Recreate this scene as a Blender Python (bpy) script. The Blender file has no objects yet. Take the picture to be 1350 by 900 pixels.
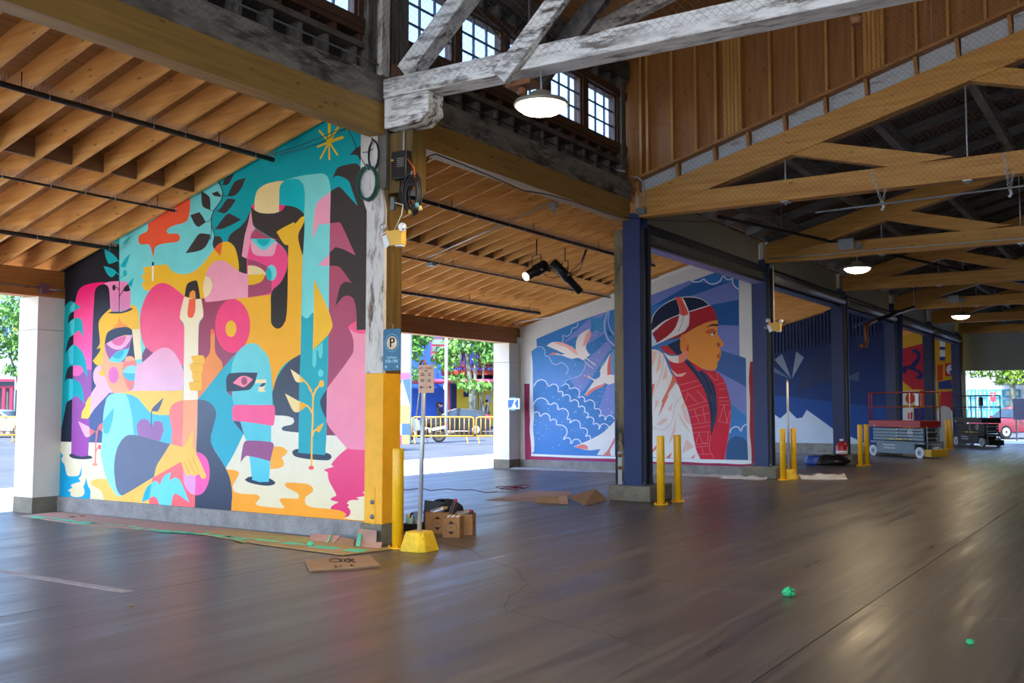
import bpy, bmesh, math, random
from mathutils import Vector, Matrix, noise

random.seed(7)
SC = bpy.context.scene
COL = SC.collection

# ---------------------------------------------------------------- camera
IMG_W, IMG_H, FPX, CAM_H = 1350, 900, 1312.5, 1.5
YAW = math.atan(856 / math.hypot(FPX, 87.0))
PITCH = math.atan(87.0 / FPX)
cam_data = bpy.data.cameras.new('camera')
cam_data.sensor_width = 36.0
cam_data.lens = 36.0 * FPX / IMG_W
cam_data.clip_end = 500
cam = bpy.data.objects.new('camera', cam_data)
COL.objects.link(cam)
cam.location = (0, 0, CAM_H)
cam.rotation_euler = (math.pi / 2 + PITCH, 0, YAW)
SC.camera = cam

# ---------------------------------------------------------------- sky, sun, exposure
world = bpy.data.worlds.new('world')
SC.world = world
world.use_nodes = True
wn = world.node_tree
wn.nodes.clear()
w_out = wn.nodes.new('ShaderNodeOutputWorld')
w_bg = wn.nodes.new('ShaderNodeBackground')
w_sky = wn.nodes.new('ShaderNodeTexSky')
w_sky.sky_type = 'NISHITA'
w_sky.sun_disc = False
w_sky.sun_elevation = math.radians(52)
w_sky.sun_rotation = math.radians(180)
w_sky.air_density = 1.0
w_sky.dust_density = 1.2
w_sky.ozone_density = 1.0
w_bg.inputs['Strength'].default_value = 0.38
# interior white balance makes daylight read cool
w_tint = wn.nodes.new('ShaderNodeVectorMath')
w_tint.operation = 'MULTIPLY'
w_tint.inputs[1].default_value = (0.88, 0.98, 1.16)
wn.links.new(w_sky.outputs[0], w_tint.inputs[0])
wn.links.new(w_tint.outputs[0], w_bg.inputs['Color'])
wn.links.new(w_bg.outputs[0], w_out.inputs['Surface'])

sun_data = bpy.data.lights.new('sun', 'SUN')
sun_data.energy = 6.5
sun_data.angle = math.radians(0.6)
sun_data.color = (1.0, 0.97, 0.94)
sun = bpy.data.objects.new('sun', sun_data)
COL.objects.link(sun)
# the sun stands high behind the camera, above the near end of the hall
sun.rotation_euler = Vector((0.03, 0.60, -0.80)).to_track_quat('-Z', 'Y').to_euler()

vs = SC.view_settings
vs.view_transform = 'Standard'
vs.look = 'None'
vs.gamma = 1.0
vs.use_curve_mapping = False
vs.exposure = 1.3
LAMP_W = 38.0

# ---------------------------------------------------------------- pixel helpers (directions only)
_F0 = Vector((-math.sin(YAW), math.cos(YAW), 0))
_R = Vector((math.cos(YAW), math.sin(YAW), 0))
_F = _F0 * math.cos(PITCH) + Vector((0, 0, math.sin(PITCH)))
_U = -_F0 * math.sin(PITCH) + Vector((0, 0, math.cos(PITCH)))
_C = Vector((0, 0, CAM_H))


def ray(u, v):
    return _F + _R * ((u - 675) / FPX) - _U * ((v - 450) / FPX)


def on(ax, val, u, v):
    d = ray(u, v)
    return _C + d * ((val - _C[ax]) / d[ax])


def onX(u, v, X): return on(0, X, u, v)
def onY(u, v, Y): return on(1, Y, u, v)
def onZ(u, v, Z=0.0): return on(2, Z, u, v)


def ext(u, v, d):
    """street frame: the street runs square to the view; d = distance ahead of the camera"""
    r = ray(u, v)
    return _C + r * (d / r.dot(_F0))


# ---------------------------------------------------------------- colour + materials
def lin(h):
    h = h.lstrip('#')
    out = []
    for i in (0, 2, 4):
        c = int(h[i:i + 2], 16) / 255
        out.append(c / 12.92 if c <= 0.04045 else ((c + 0.055) / 1.055) ** 2.4)
    return tuple(out)


MATS = {}


def new_mat(name):
    m = bpy.data.materials.new(name)
    m.use_nodes = True
    nt = m.node_tree
    return m, nt, nt.nodes['Principled BSDF']


def coords(nt, scale=(1, 1, 1), rand=True):
    tc = nt.nodes.new('ShaderNodeTexCoord')
    mp = nt.nodes.new('ShaderNodeMapping')
    mp.inputs['Scale'].default_value = scale
    nt.links.new(tc.outputs['Object'], mp.inputs['Vector'])
    if rand:
        oi = nt.nodes.new('ShaderNodeObjectInfo')
        ml = nt.nodes.new('ShaderNodeMath')
        ml.operation = 'MULTIPLY'
        ml.inputs[1].default_value = 37.0
        nt.links.new(oi.outputs['Random'], ml.inputs[0])
        nt.links.new(ml.outputs[0], mp.inputs['Location'])
    return mp


def noise_ramp(nt, vec, scale, lo, hi, detail=4, rough=0.6):
    n = nt.nodes.new('ShaderNodeTexNoise')
    n.inputs['Scale'].default_value = scale
    n.inputs['Detail'].default_value = detail
    n.inputs['Roughness'].default_value = rough
    nt.links.new(vec.outputs[0], n.inputs['Vector'])
    r = nt.nodes.new('ShaderNodeMapRange')
    r.inputs['From Min'].default_value = lo
    r.inputs['From Max'].default_value = hi
    nt.links.new(n.outputs['Fac'], r.inputs['Value'])
    return r.outputs[0]


def mixc(nt, fac, a, b):
    m = nt.nodes.new('ShaderNodeMix')
    m.data_type = 'RGBA'
    if isinstance(fac, (int, float)):
        m.inputs[0].default_value = fac
    else:
        nt.links.new(fac, m.inputs[0])
    for i, c in ((6, a), (7, b)):
        if isinstance(c, tuple):
            m.inputs[i].default_value = (*c, 1)
        else:
            nt.links.new(c, m.inputs[i])
    return m.outputs[2]


def bump(nt, bsdf, h, strength=0.3, dist=0.01):
    b = nt.nodes.new('ShaderNodeBump')
    b.inputs['Strength'].default_value = strength
    b.inputs['Distance'].default_value = dist
    nt.links.new(h, b.inputs['Height'])
    nt.links.new(b.outputs[0], bsdf.inputs['Normal'])


def plain(name, c, rough=0.6, metal=0.0, var=0.12, scale=6.0, emit=None, strength=0, alpha=None, coat=0):
    if name in MATS:
        return MATS[name]
    m, nt, b = new_mat(name)
    c = lin(c) if isinstance(c, str) else c
    d = tuple(x * (1 - var) for x in c)
    e = tuple(min(1, x * (1 + var * 0.6)) for x in c)
    vec = coords(nt)
    f = noise_ramp(nt, vec, scale, 0.3, 0.7)
    nt.links.new(mixc(nt, f, d, e), b.inputs['Base Color'])
    b.inputs['Roughness'].default_value = rough
    b.inputs['Metallic'].default_value = metal
    if coat:
        b.inputs['Coat Weight'].default_value = coat
    if emit:
        b.inputs['Emission Color'].default_value = (*(lin(emit) if isinstance(emit, str) else emit), 1)
        b.inputs['Emission Strength'].default_value = strength
    if alpha is not None:
        b.inputs['Alpha'].default_value = alpha
    MATS[name] = m
    return m


def wood(name, c1, c2, axis=0, knots=True, rough=0.6, fine=18.0):
    """sawn timber: grain stretched along the given local axis, dark knots"""
    if name in MATS:
        return MATS[name]
    m, nt, b = new_mat(name)
    c1 = lin(c1) if isinstance(c1, str) else c1
    c2 = lin(c2) if isinstance(c2, str) else c2
    s = [fine, fine, fine]
    s[axis] = 1.0
    vec = coords(nt, tuple(s))
    f = noise_ramp(nt, vec, 1.0, 0.3, 0.72, 5)
    col = mixc(nt, f, c1, c2)
    if knots:
        s2 = [9.0, 9.0, 9.0]
        s2[axis] = 3.0
        v2 = coords(nt, tuple(s2))
        vo = nt.nodes.new('ShaderNodeTexVoronoi')
        vo.inputs['Scale'].default_value = 0.9
        nt.links.new(v2.outputs[0], vo.inputs['Vector'])
        r = nt.nodes.new('ShaderNodeMapRange')
        r.inputs['From Min'].default_value = 0.05
        r.inputs['From Max'].default_value = 0.13
        r.inputs['To Min'].default_value = 0.75
        r.inputs['To Max'].default_value = 0.0
        nt.links.new(vo.outputs['Distance'], r.inputs['Value'])
        col = mixc(nt, r.outputs[0], col, tuple(x * 0.25 for x in c1))
    nt.links.new(col, b.inputs['Base Color'])
    b.inputs['Roughness'].default_value = rough
    bump(nt, b, f, 0.15, 0.004)
    MATS[name] = m
    return m


def weathered(name, paint, bare, axis=0, cover=0.5, rough=0.75, fine=8.0):
    """old timber with flaking paint"""
    if name in MATS:
        return MATS[name]
    m, nt, b = new_mat(name)
    paint = lin(paint); bare = lin(bare)
    s = [fine, fine, fine]
    s[axis] = 1.6
    vec = coords(nt, tuple(s))
    big = coords(nt, tuple(2.2 if i != axis else 0.9 for i in range(3)))
    f1 = noise_ramp(nt, vec, 1.6, cover - 0.06, cover + 0.06, 8, 0.72)
    f2 = noise_ramp(nt, big, 1.0, 0.38, 0.62, 3)
    g = noise_ramp(nt, vec, 6.0, 0.3, 0.7, 4)
    pc = mixc(nt, g, tuple(x * 0.82 for x in paint), paint)
    bc = mixc(nt, g, bare, tuple(min(1, x * 2.2) for x in bare))
    mx = nt.nodes.new('ShaderNodeMath'); mx.operation = 'MULTIPLY'
    nt.links.new(f1, mx.inputs[0]); nt.links.new(f2, mx.inputs[1])
    nt.links.new(mixc(nt, mx.outputs[0], pc, bc), b.inputs['Base Color'])
    b.inputs['Roughness'].default_value = rough
    bump(nt, b, g, 0.3, 0.006)
    MATS[name] = m
    return m


def concrete(name, c, rough=0.8, pits=True, scale=5.0):
    if name in MATS:
        return MATS[name]
    m, nt, b = new_mat(name)
    c = lin(c) if isinstance(c, str) else c
    vec = coords(nt)
    f = noise_ramp(nt, vec, scale, 0.3, 0.7, 6)
    col = mixc(nt, f, tuple(x * 0.7 for x in c), tuple(min(1, x * 1.2) for x in c))
    if pits:
        p = noise_ramp(nt, vec, 60.0, 0.62, 0.68, 2)
        col = mixc(nt, p, col, tuple(x * 0.4 for x in c))
    nt.links.new(col, b.inputs['Base Color'])
    b.inputs['Roughness'].default_value = rough
    bump(nt, b, f, 0.3, 0.01)
    MATS[name] = m
    return m


# ---------------------------------------------------------------- mesh builder
class MB:
    def __init__(self):
        self.v, self.f, self.mi, self.cur, self.sm = [], [], [], 0, False
        self.smooth = []

    def mat(self, i):
        self.cur = i
        return self

    def add(self, vs, fs, smooth=False):
        o = len(self.v)
        self.v += [Vector(p) for p in vs]
        for f in fs:
            self.f.append([i + o for i in f])
            self.mi.append(self.cur)
            self.smooth.append(smooth)
        return self

    def box(self, x0, x1, y0, y1, z0, z1):
        return self.add([(x, y, z) for z in (z0, z1) for y in (y0, y1) for x in (x0, x1)],
                        [(0, 2, 3, 1), (4, 5, 7, 6), (0, 1, 5, 4), (2, 6, 7, 3), (0, 4, 6, 2), (1, 3, 7, 5)])

    def prism(self, pts, n):
        """closed polygon (list of 3-D points) pushed along vector n"""
        k = len(pts)
        pts = [Vector(p) for p in pts]
        n = Vector(n)
        return self.add(pts + [p + n for p in pts],
                        [list(range(k))[::-1], list(range(k, 2 * k))] +
                        [(i, (i + 1) % k, k + (i + 1) % k, k + i) for i in range(k)])

    def bar(self, p0, p1, w, h, up=(0, 0, 1)):
        """rectangular bar from p0 to p1; w across, h along 'up'"""
        p0, p1, up = Vector(p0), Vector(p1), Vector(up)
        d = (p1 - p0).normalized()
        s = d.cross(up)
        s = s.normalized() if s.length > 1e-6 else d.orthogonal().normalized()
        t = s.cross(d).normalized()
        s *= w / 2; t *= h / 2
        vs = [p + a * s + b * t for p in (p0, p1) for a, b in ((-1, -1), (1, -1), (1, 1), (-1, 1))]
        return self.add(vs, [(0, 1, 2, 3), (7, 6, 5, 4), (0, 4, 5, 1), (1, 5, 6, 2), (2, 6, 7, 3), (3, 7, 4, 0)])

    def tube(self, pts, r, n=8, caps=True, closed=False):
        pts = [Vector(p) for p in pts]
        k = len(pts)
        rs = r if isinstance(r, (list, tuple)) else [r] * k
        vs, fs = [], []
        d0 = (pts[1] - pts[0]).normalized()
        a = d0.orthogonal().normalized()
        for i, p in enumerate(pts):
            if closed:
                d = (pts[(i + 1) % k] - pts[i - 1]).normalized()
            else:
                d = (pts[min(i + 1, k - 1)] - pts[max(i - 1, 0)]).normalized()
            a = (a - d * a.dot(d))
            a = a.normalized() if a.length > 1e-6 else d.orthogonal().normalized()
            b = d.cross(a)
            for j in range(n):
                t = 2 * math.pi * j / n
                vs.append(p + (a * math.cos(t) + b * math.sin(t)) * rs[i])
        for i in range(k if closed else k - 1):
            i2 = (i + 1) % k
            for j in range(n):
                fs.append((i * n + j, i * n + (j + 1) % n, i2 * n + (j + 1) % n, i2 * n + j))
        self.add(vs, fs, True)
        if caps and not closed:
            o = len(self.v) - len(vs)
            self.f.append([o + j for j in range(n)][::-1]); self.mi.append(self.cur); self.smooth.append(False)
            self.f.append([o + (k - 1) * n + j for j in range(n)]); self.mi.append(self.cur); self.smooth.append(False)
        return self

    def lathe(self, prof, c=(0, 0, 0), n=20, axis='Z'):
        """profile [(r, h)] spun about an axis through c"""
        c = Vector(c)
        vs, fs = [], []
        for r, h in prof:
            for j in range(n):
                t = 2 * math.pi * j / n
                x, y = r * math.cos(t), r * math.sin(t)
                p = {'Z': (x, y, h), 'X': (h, x, y), 'Y': (y, h, x)}[axis]
                vs.append(c + Vector(p))
        for i in range(len(prof) - 1):
            for j in range(n):
                fs.append((i * n + j, i * n + (j + 1) % n, (i + 1) * n + (j + 1) % n, (i + 1) * n + j))
        self.add(vs, fs, True)
        o = len(self.v) - len(vs)
        for i, rev in ((0, True), (len(prof) - 1, False)):
            if prof[i][0] > 1e-4:
                q = [o + i * n + j for j in range(n)]
                self.f.append(q[::-1] if rev else q); self.mi.append(self.cur); self.smooth.append(False)
        return self

    def build(self, name, mats, parent=None, bevel=0, loc=None):
        me = bpy.data.meshes.new(name)
        off = Vector(loc) if loc is not None else Vector((0, 0, 0))
        me.from_pydata([tuple(p - off) for p in self.v], [], self.f)
        for m in (mats if isinstance(mats, (list, tuple)) else [mats]):
            me.materials.append(m)
        for p, i, s in zip(me.polygons, self.mi, self.smooth):
            p.material_index = i
            p.use_smooth = s
        bm = bmesh.new()
        bm.from_mesh(me)
        bmesh.ops.recalc_face_normals(bm, faces=bm.faces)
        bm.to_mesh(me)
        bm.free()
        me.update()
        o = bpy.data.objects.new(name, me)
        COL.objects.link(o)
        if loc is not None:
            o.location = off
        if parent is not None:
            o.parent = parent
            if loc is None:
                # vertices were given in world space: keep them there
                inv = parent.matrix_basis.inverted()
                o.matrix_parent_inverse = inv
        if bevel:
            bv = o.modifiers.new('edge', 'BEVEL')
            bv.width = bevel
            bv.segments = 2
            bv.limit_method = 'ANGLE'
        return o


def tag(o, label=None, cat=None, group=None, kind=None):
    if label: o['label'] = label
    if cat: o['category'] = cat
    if group: o['group'] = group
    if kind: o['kind'] = kind
    return o


def empty(name, loc=(0, 0, 0), rz=0.0):
    o = bpy.data.objects.new(name, None)
    COL.objects.link(o)
    o.location = loc
    o.rotation_euler = (0, 0, rz)
    o.empty_display_size = 0.1
    return o


def share(src, name, parent, loc, rot=None, scale=None):
    """another object with the same mesh data"""
    o = bpy.data.objects.new(name, src.data)
    COL.objects.link(o)
    o.location = loc
    if rot: o.rotation_euler = rot
    if scale: o.scale = scale
    if parent is not None:
        o.parent = parent
        o.matrix_parent_inverse = parent.matrix_basis.inverted()
    return o


def copy_tree(o, parent=None):
    c = o.copy()
    COL.objects.link(c)
    if parent is not None:
        c.parent = parent
    for ch in list(o.children):
        copy_tree(ch, c)
    return c
# ================================================================= MATERIALS OF THE HALL
def floor_material():
    m, nt, b = new_mat('polished_concrete_floor')
    tc = nt.nodes.new('ShaderNodeTexCoord')
    def mp(s):
        n = nt.nodes.new('ShaderNodeMapping'); n.inputs['Scale'].default_value = s
        nt.links.new(tc.outputs['Object'], n.inputs['Vector']); return n
    streak = mp((3.2, 0.18, 1)); fine = mp((16.0, 0.55, 1)); blot = mp((0.5, 0.4, 1)); iso = mp((1, 1, 1))
    f1 = noise_ramp(nt, streak, 1.0, 0.36, 0.64, 6, 0.62)
    f2 = noise_ramp(nt, fine, 1.0, 0.33, 0.67, 6, 0.62)
    f3 = noise_ramp(nt, blot, 1.0, 0.35, 0.65, 3)
    g = noise_ramp(nt, iso, 90.0, 0.3, 0.7, 2)
    c = mixc(nt, f1, (0.050, 0.040, 0.033), (0.128, 0.103, 0.084))
    c = mixc(nt, f3, c, mixc(nt, f2, (0.062, 0.050, 0.041), (0.140, 0.114, 0.094)))
    m2 = nt.nodes.new('ShaderNodeMath'); m2.operation = 'MULTIPLY'; m2.inputs[1].default_value = 0.25
    nt.links.new(g, m2.inputs[0])
    c = mixc(nt, m2.outputs[0], c, (0.055, 0.046, 0.040))
    nt.links.new(c, b.inputs['Base Color'])
    r = nt.nodes.new('ShaderNodeMapRange')
    r.inputs['To Min'].default_value = 0.25; r.inputs['To Max'].default_value = 0.50
    ad = nt.nodes.new('ShaderNodeMath'); ad.operation = 'MULTIPLY_ADD'; ad.inputs[1].default_value = 0.55
    h = nt.nodes.new('ShaderNodeMath'); h.operation = 'MULTIPLY'; h.inputs[1].default_value = 0.45
    nt.links.new(f2, h.inputs[0]); nt.links.new(f1, ad.inputs[0]); nt.links.new(h.outputs[0], ad.inputs[2])
    nt.links.new(ad.outputs[0], r.inputs['Value'])
    nt.links.new(r.outputs[0], b.inputs['Roughness'])
    b.inputs['Specular IOR Level'].default_value = 0.7
    MATS['floor'] = m
    return m


M_FLOOR = floor_material()
M_CONC = concrete('curb_concrete', '#8f8a84')
M_CONC_D = concrete('old_concrete', '#77705f')
M_JOIST = wood('fir_joist', '#d99440', '#f4b868', 0)
M_DECK = wood('deck_board_wood', '#8c5c27', '#a8722f', 1, knots=False)
M_GLU = wood('glulam_timber', '#82602a', '#a07a38', 1)
M_GLUX = wood('glulam_truss_timber', '#ad722a', '#cf9948', 0)
M_EAVE = wood('eave_beam_wood', '#8f571f', '#b0742f', 1)
M_WHITE_OLD = weathered('flaking_white_paint_x', '#efebe3', '#3a281b', 0, 0.53)
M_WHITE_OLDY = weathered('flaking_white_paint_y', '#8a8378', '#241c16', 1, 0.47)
M_WHITE_OLDZ = weathered('flaking_white_paint_z', '#d6d0c5', '#4a3826', 2, 0.56)
M_GREY_OLD = weathered('grey_weathered_timber', '#5d564d', '#261e17', 1, 0.5)
M_GREY_OLDZ = weathered('grey_weathered_stud', '#6b645a', '#2a221b', 2, 0.5)
M_OLD_DARK = weathered('mouldy_timber', '#86765a', '#14160f', 2, 0.46, fine=5.0)
M_STAIN = wood('ochre_stained_post', '#4d3814', '#705622', 2)
M_BAND = weathered('silver_painted_board', '#c3c7cc', '#5b4a3c', 0, 0.6)
M_PLY = wood('plywood_sheathing', '#8c5924', '#ab7136', 2)
M_STUD = wood('stud_wood', '#ad732e', '#cd9748', 2, knots=False)
M_REDWOOD = wood('reddish_frame_wood', '#3f2614', '#57371b', 1, knots=False)
M_DARKWALL = plain('dark_sheathing', '#2e2620', 0.9, var=0.35, scale=4)
M_NAVY = plain('navy_steel_paint', '#2c3a66', 0.45, var=0.12, scale=3)
M_NAVY_D = plain('navy_channel_paint', '#141a2b', 0.5, var=0.2)
M_NAVY_LIT = plain('violet_steel_paint', '#7d7fb6', 0.5, var=0.08)  # navy underside as lit: the light is put into the colour
M_BLACK = plain('black_metal', '#17171a', 0.45, var=0.2)
M_STEEL = plain('galvanised_steel', '#b4b8ba', 0.4, 0.35, var=0.12)
M_DULLSTEEL = plain('dull_steel', '#7f8385', 0.55, 0.6, var=0.2)
M_GREYPANEL = plain('beige_grey_panel', '#aea68f', 0.8, var=0.08)
M_WHITEWALL = plain('white_wall_paint', '#e9e6e0', 0.8, var=0.04)
M_PILLAR = plain('off_white_plaster', '#d8d2c4', 0.85, var=0.05, scale=3)
M_ENDWALL = plain('grey_end_wall', '#8b8f8d', 0.9, var=0.06)
M_YPAINT = plain('yellow_post_paint', '#eda815', 0.55, var=0.10)
M_GLASS = None


def glass_material():
    m, nt, b = new_mat('window_glass')
    nt.nodes.remove(b)
    out = nt.nodes['Material Output']
    tr = nt.nodes.new('ShaderNodeBsdfTransparent')
    tr.inputs['Color'].default_value = (0.93, 0.96, 1.0, 1)
    gl = nt.nodes.new('ShaderNodeBsdfGlossy')
    gl.inputs['Roughness'].default_value = 0.02
    mx = nt.nodes.new('ShaderNodeMixShader')
    mx.inputs[0].default_value = 0.08
    nt.links.new(tr.outputs[0], mx.inputs[1])
    nt.links.new(gl.outputs[0], mx.inputs[2])
    nt.links.new(mx.outputs[0], out.inputs['Surface'])
    return m


M_GLASS = glass_material()

XROW = -7.2            # inner face of the column row
XEAVE = -13.5          # inner face of the outer pillars
YW1, YW2, YW3, YW4 = 8.65, 21.1, 33.3, 45.5     # the cross walls that carry the murals
COLY = [14.75, 20.9, 27.05, 33.2, 39.3, 45.3]   # steel columns
Y_NEAR, Y_FAR = -7.0, 46.2


def roofz(X):           # underside of the lean-to joists
    return 7.157 + 0.27 * X


# ================================================================= FLOOR
floor = tag(MB().box(-14.0, 9.0, Y_NEAR, Y_FAR, -0.25, -0.03).build('floor', M_CONC_D),
            'polished brown grey concrete floor of the open market hall', 'floor', kind='structure')
gx = [-14.0, -7.04, -1.93, 3.2, 9.0]
gy = [Y_NEAR, 1.7, 7.95, 14.2, 20.5, 26.8, 33.0, 39.5, Y_FAR]
for i in range(len(gx) - 1):
    for j in range(len(gy) - 1):
        e = 0.004
        MB().box(gx[i] + e, gx[i + 1] - e, gy[j] + e, gy[j + 1] - e, -0.03, 0).build('slab', M_FLOOR, floor)
M_LINE = plain('worn_white_line_paint', '#b3aba6', 0.7, var=0.3, scale=14)
MB().box(-13.2, -7.12, 5.15, 5.25, 0.0, 0.002).build('parking_line', M_LINE, floor)
# hairline cracks, opened in the slab surface
M_CRACK = plain('crack_dark', '#3a322b', 0.95)
for pts in ([(-7.3, 9.3), (-6.9, 9.0), (-6.2, 8.7), (-5.6, 8.2), (-5.05, 7.85), (-4.6, 7.3)],
            [(-4.6, 7.3), (-4.35, 6.6), (-4.1, 6.25), (-3.6, 6.1), (-3.2, 6.0), (-2.9, 5.85), (-2.6, 5.75)]):
    b = MB()
    fine = []
    for a, c in zip(pts[:-1], pts[1:]):
        for t in range(6):
            q = Vector(a).lerp(Vector(c), t / 6)
            fine.append((q.x + random.uniform(-.025, .025), q.y + random.uniform(-.025, .025), 0.0008))
    for p, q in zip(fine[:-1], fine[1:]):
        b.bar(p, q, 0.0035, 0.0012)
    b.build('floor_crack', M_CRACK, floor)

# ================================================================= OUTER PILLARS + EAVE BEAM
for k, (y0, y1) in enumerate(((-4.2, -3.75), (8.24, 8.69), (20.62, 21.25), (33.0, 33.5), (45.2, 45.7))):
    p = tag(empty('outer_pillar', (-13.73, (y0 + y1) / 2, 0)),
            ['white plastered pillar behind the viewer', 'white plastered pillar at the end of the pink and yellow mural',
             'white plastered pillar with a taped picture beside the crane mural', 'white plastered pillar by the navy mural',
             'white plastered pillar at the far end wall'][k], 'pillar', kind='structure')
    MB().box(-13.97, XEAVE, y0, y1, 0.22, 2.62).build('shaft', M_PILLAR, p)
    MB().box(-13.97, XEAVE - .004, y0, y1, 2.626, 3.10).build('shaft_cap', M_PILLAR, p)
    MB().box(-13.975, XEAVE + .004, y0 - .004, y1 + .004, 0, 0.22).build('pillar_base', M_CONC_D, p)
eave = tag(empty('eave_beam', (-13.7, 20, 3.1)), 'long brown timber eave beam over the open side', 'beam', kind='structure')
MB().box(-13.78, XEAVE, Y_NEAR, Y_FAR, 3.10, 3.27).build('bottom_plate', M_EAVE, eave)
MB().box(-13.76, XEAVE - .03, Y_NEAR, Y_FAR, 3.27, 3.50).build('top_plate', M_EAVE, eave)

# ================================================================= LEAN-TO ROOF
ceil = tag(empty('ceiling', (-10.5, 20, 4.3)), 'sloping lean-to ceiling of orange fir joists', 'ceiling', kind='structure')
XA, XB = -14.15, -7.63
zA, zB = roofz(XA), roofz(XB)
jm = MB().prism([(XA, 0, zA), (XB, 0, zB), (XB, 0, zB + .25), (XA, 0, zA + .25)], (0, -0.045, 0)).build('joist', M_JOIST, ceil, loc=(0, 0, 0))
jm.matrix_parent_inverse = ceil.matrix_basis.inverted()
jys, y = [], 7.28 - 0.4375 * 32
while y < Y_FAR:
    jys.append(y); y += 0.4375
first = True
for y in jys:
    if first:
        jm.location = (0, y, 0); first = False
    else:
        share(jm, 'joist', ceil, (0, y, 0))
# solid blocking between the joists at mid-span
M_BLOCK = wood('blocking_wood', '#6b4a2a', '#84603a', 1, knots=False)
zb = roofz(-10.6)
bm_ = MB().box(-0.02, 0.02, 0.0, 0.3925, 0.03, 0.245).build('blocking', M_BLOCK, ceil, loc=(0, 0, 0))
bm_.matrix_parent_inverse = ceil.matrix_basis.inverted()
bm_.location = (-10.6, jys[0], zb)
for k, y in enumerate(jys[1:-1]):
    share(bm_, 'blocking', ceil, (-10.6 + (0.04 if k % 2 else 0), y, zb))
# roof boards above, laid along the hall
n = 24
for i in range(n):
    xa, xb = XA - .1 + (XB - XA + .1) * i / n, XA - .1 + (XB - XA + .1) * (i + 1) / n - .006
    MB().prism([(xa, Y_NEAR, roofz(xa) + .25), (xb, Y_NEAR, roofz(xb) + .25), (xb, Y_NEAR, roofz(xb) + .29), (xa, Y_NEAR, roofz(xa) + .29)],
               (0, Y_FAR - Y_NEAR, 0)).build('roof_board', M_DECK, ceil)
MB().prism([(XA - .12, Y_NEAR, roofz(XA) + .27), (XB, Y_NEAR, roofz(XB) + .30), (XB, Y_NEAR, roofz(XB) + .36), (XA - .12, Y_NEAR, roofz(XA) + .33)],
           (0, Y_FAR - Y_NEAR, 0)).build('roof_sheet', M_DULLSTEEL, ceil)

# ================================================================= COLUMN-ROW WALL: GLULAM, OLD BEAM, CLERESTORY
def glulam(y0, y1, label):
    o = MB().box(-7.42, XROW, y0, y1, 4.56, 4.90).build('glulam_beam', M_GLU)
    return tag(o, label, 'beam', kind='structure')


glulam(Y_NEAR, 8.44, 'glued laminated timber beam above the pink and yellow mural')
glulam(8.78, 14.62, 'glued laminated timber beam between the white post and the navy column')
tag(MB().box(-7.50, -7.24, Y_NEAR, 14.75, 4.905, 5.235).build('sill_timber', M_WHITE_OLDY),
    'flaking whitewashed old timber lying on the laminated beam', 'beam', kind='structure')
wall_c = tag(empty('wall_clerestory', (-7.4, 8, 5.3)), 'upper wall of weathered girts and blocks under the clerestory windows', 'wall', kind='structure')
MB().box(-7.62, -7.53, Y_NEAR, 14.9, 4.9, 5.78).build('sheathing', M_DARKWALL, wall_c)
MB().box(-7.50, -7.30, Y_NEAR, 14.75, 5.49, 5.56).build('girt', M_GREY_OLD, wall_c)
MB().box(-7.50, -7.32, Y_NEAR, 14.75, 5.66, 5.72).build('girt', M_REDWOOD, wall_c)
MB().box(-7.53, -7.30, Y_NEAR, 14.75, 5.72, 5.83).build('window_sill', M_REDWOOD, wall_c)
MB().box(-7.53, -7.30, Y_NEAR, 14.75, 6.62, 6.74).build('window_head', M_REDWOOD, wall_c)
MB().box(-7.55, -7.25, Y_NEAR, 14.75, 6.95, 7.25).build('top_plate', M_GREY_OLD, wall_c)
MB().box(-7.62, -7.54, Y_NEAR, 14.9, 6.74, 7.5).build('upper_sheathing', M_DARKWALL, wall_c)
blk = MB().box(-7.53, -7.34, 0, .05, 5.235, 5.49).build('block', M_GREY_OLDZ, wall_c, loc=(0, 0, 0))
blk.matrix_parent_inverse = wall_c.matrix_basis.inverted()
blk2 = MB().box(-7.53, -7.34, 0, .05, 5.56, 5.66).build('block', M_REDWOOD, wall_c, loc=(0, 0, 0))
blk2.matrix_parent_inverse = wall_c.matrix_basis.inverted()
blk3 = MB().box(-7.53, -7.34, 0, .05, 6.74, 6.95).build('block', M_GREY_OLDZ, wall_c, loc=(0, 0, 0))
blk3.matrix_parent_inverse = wall_c.matrix_basis.inverted()
y = 3.6
for s in (blk, blk2, blk3): s.location = (0, y, 0)
while y < 14.3:
    y += 0.405
    if abs(y - 8.6) < .25: continue
    share(blk, 'block', wall_c, (0, y + random.uniform(-.03, .03), 0))
    share(blk2, 'block', wall_c, (0, y + .1, 0))
    share(blk3, 'block', wall_c, (0, y + .05, 0))
# posts of the clerestory
for yy in (8.22, 8.40, 8.62, 8.80):
    MB().box(-7.52, -7.26 + (.05 if yy == 8.40 else 0), yy, yy + .13, 5.235, 7.2).build('stud', M_WHITE_OLDZ if yy == 8.40 else M_GREY_OLDZ, wall_c)
MB().box(-7.50, -7.28, 14.50, 14.62, 5.24, 7.2).build('stud', M_GREY_OLDZ, wall_c)
M_MUNTIN = plain('blue_grey_muntin_paint', '#4a5563', 0.6)


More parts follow.
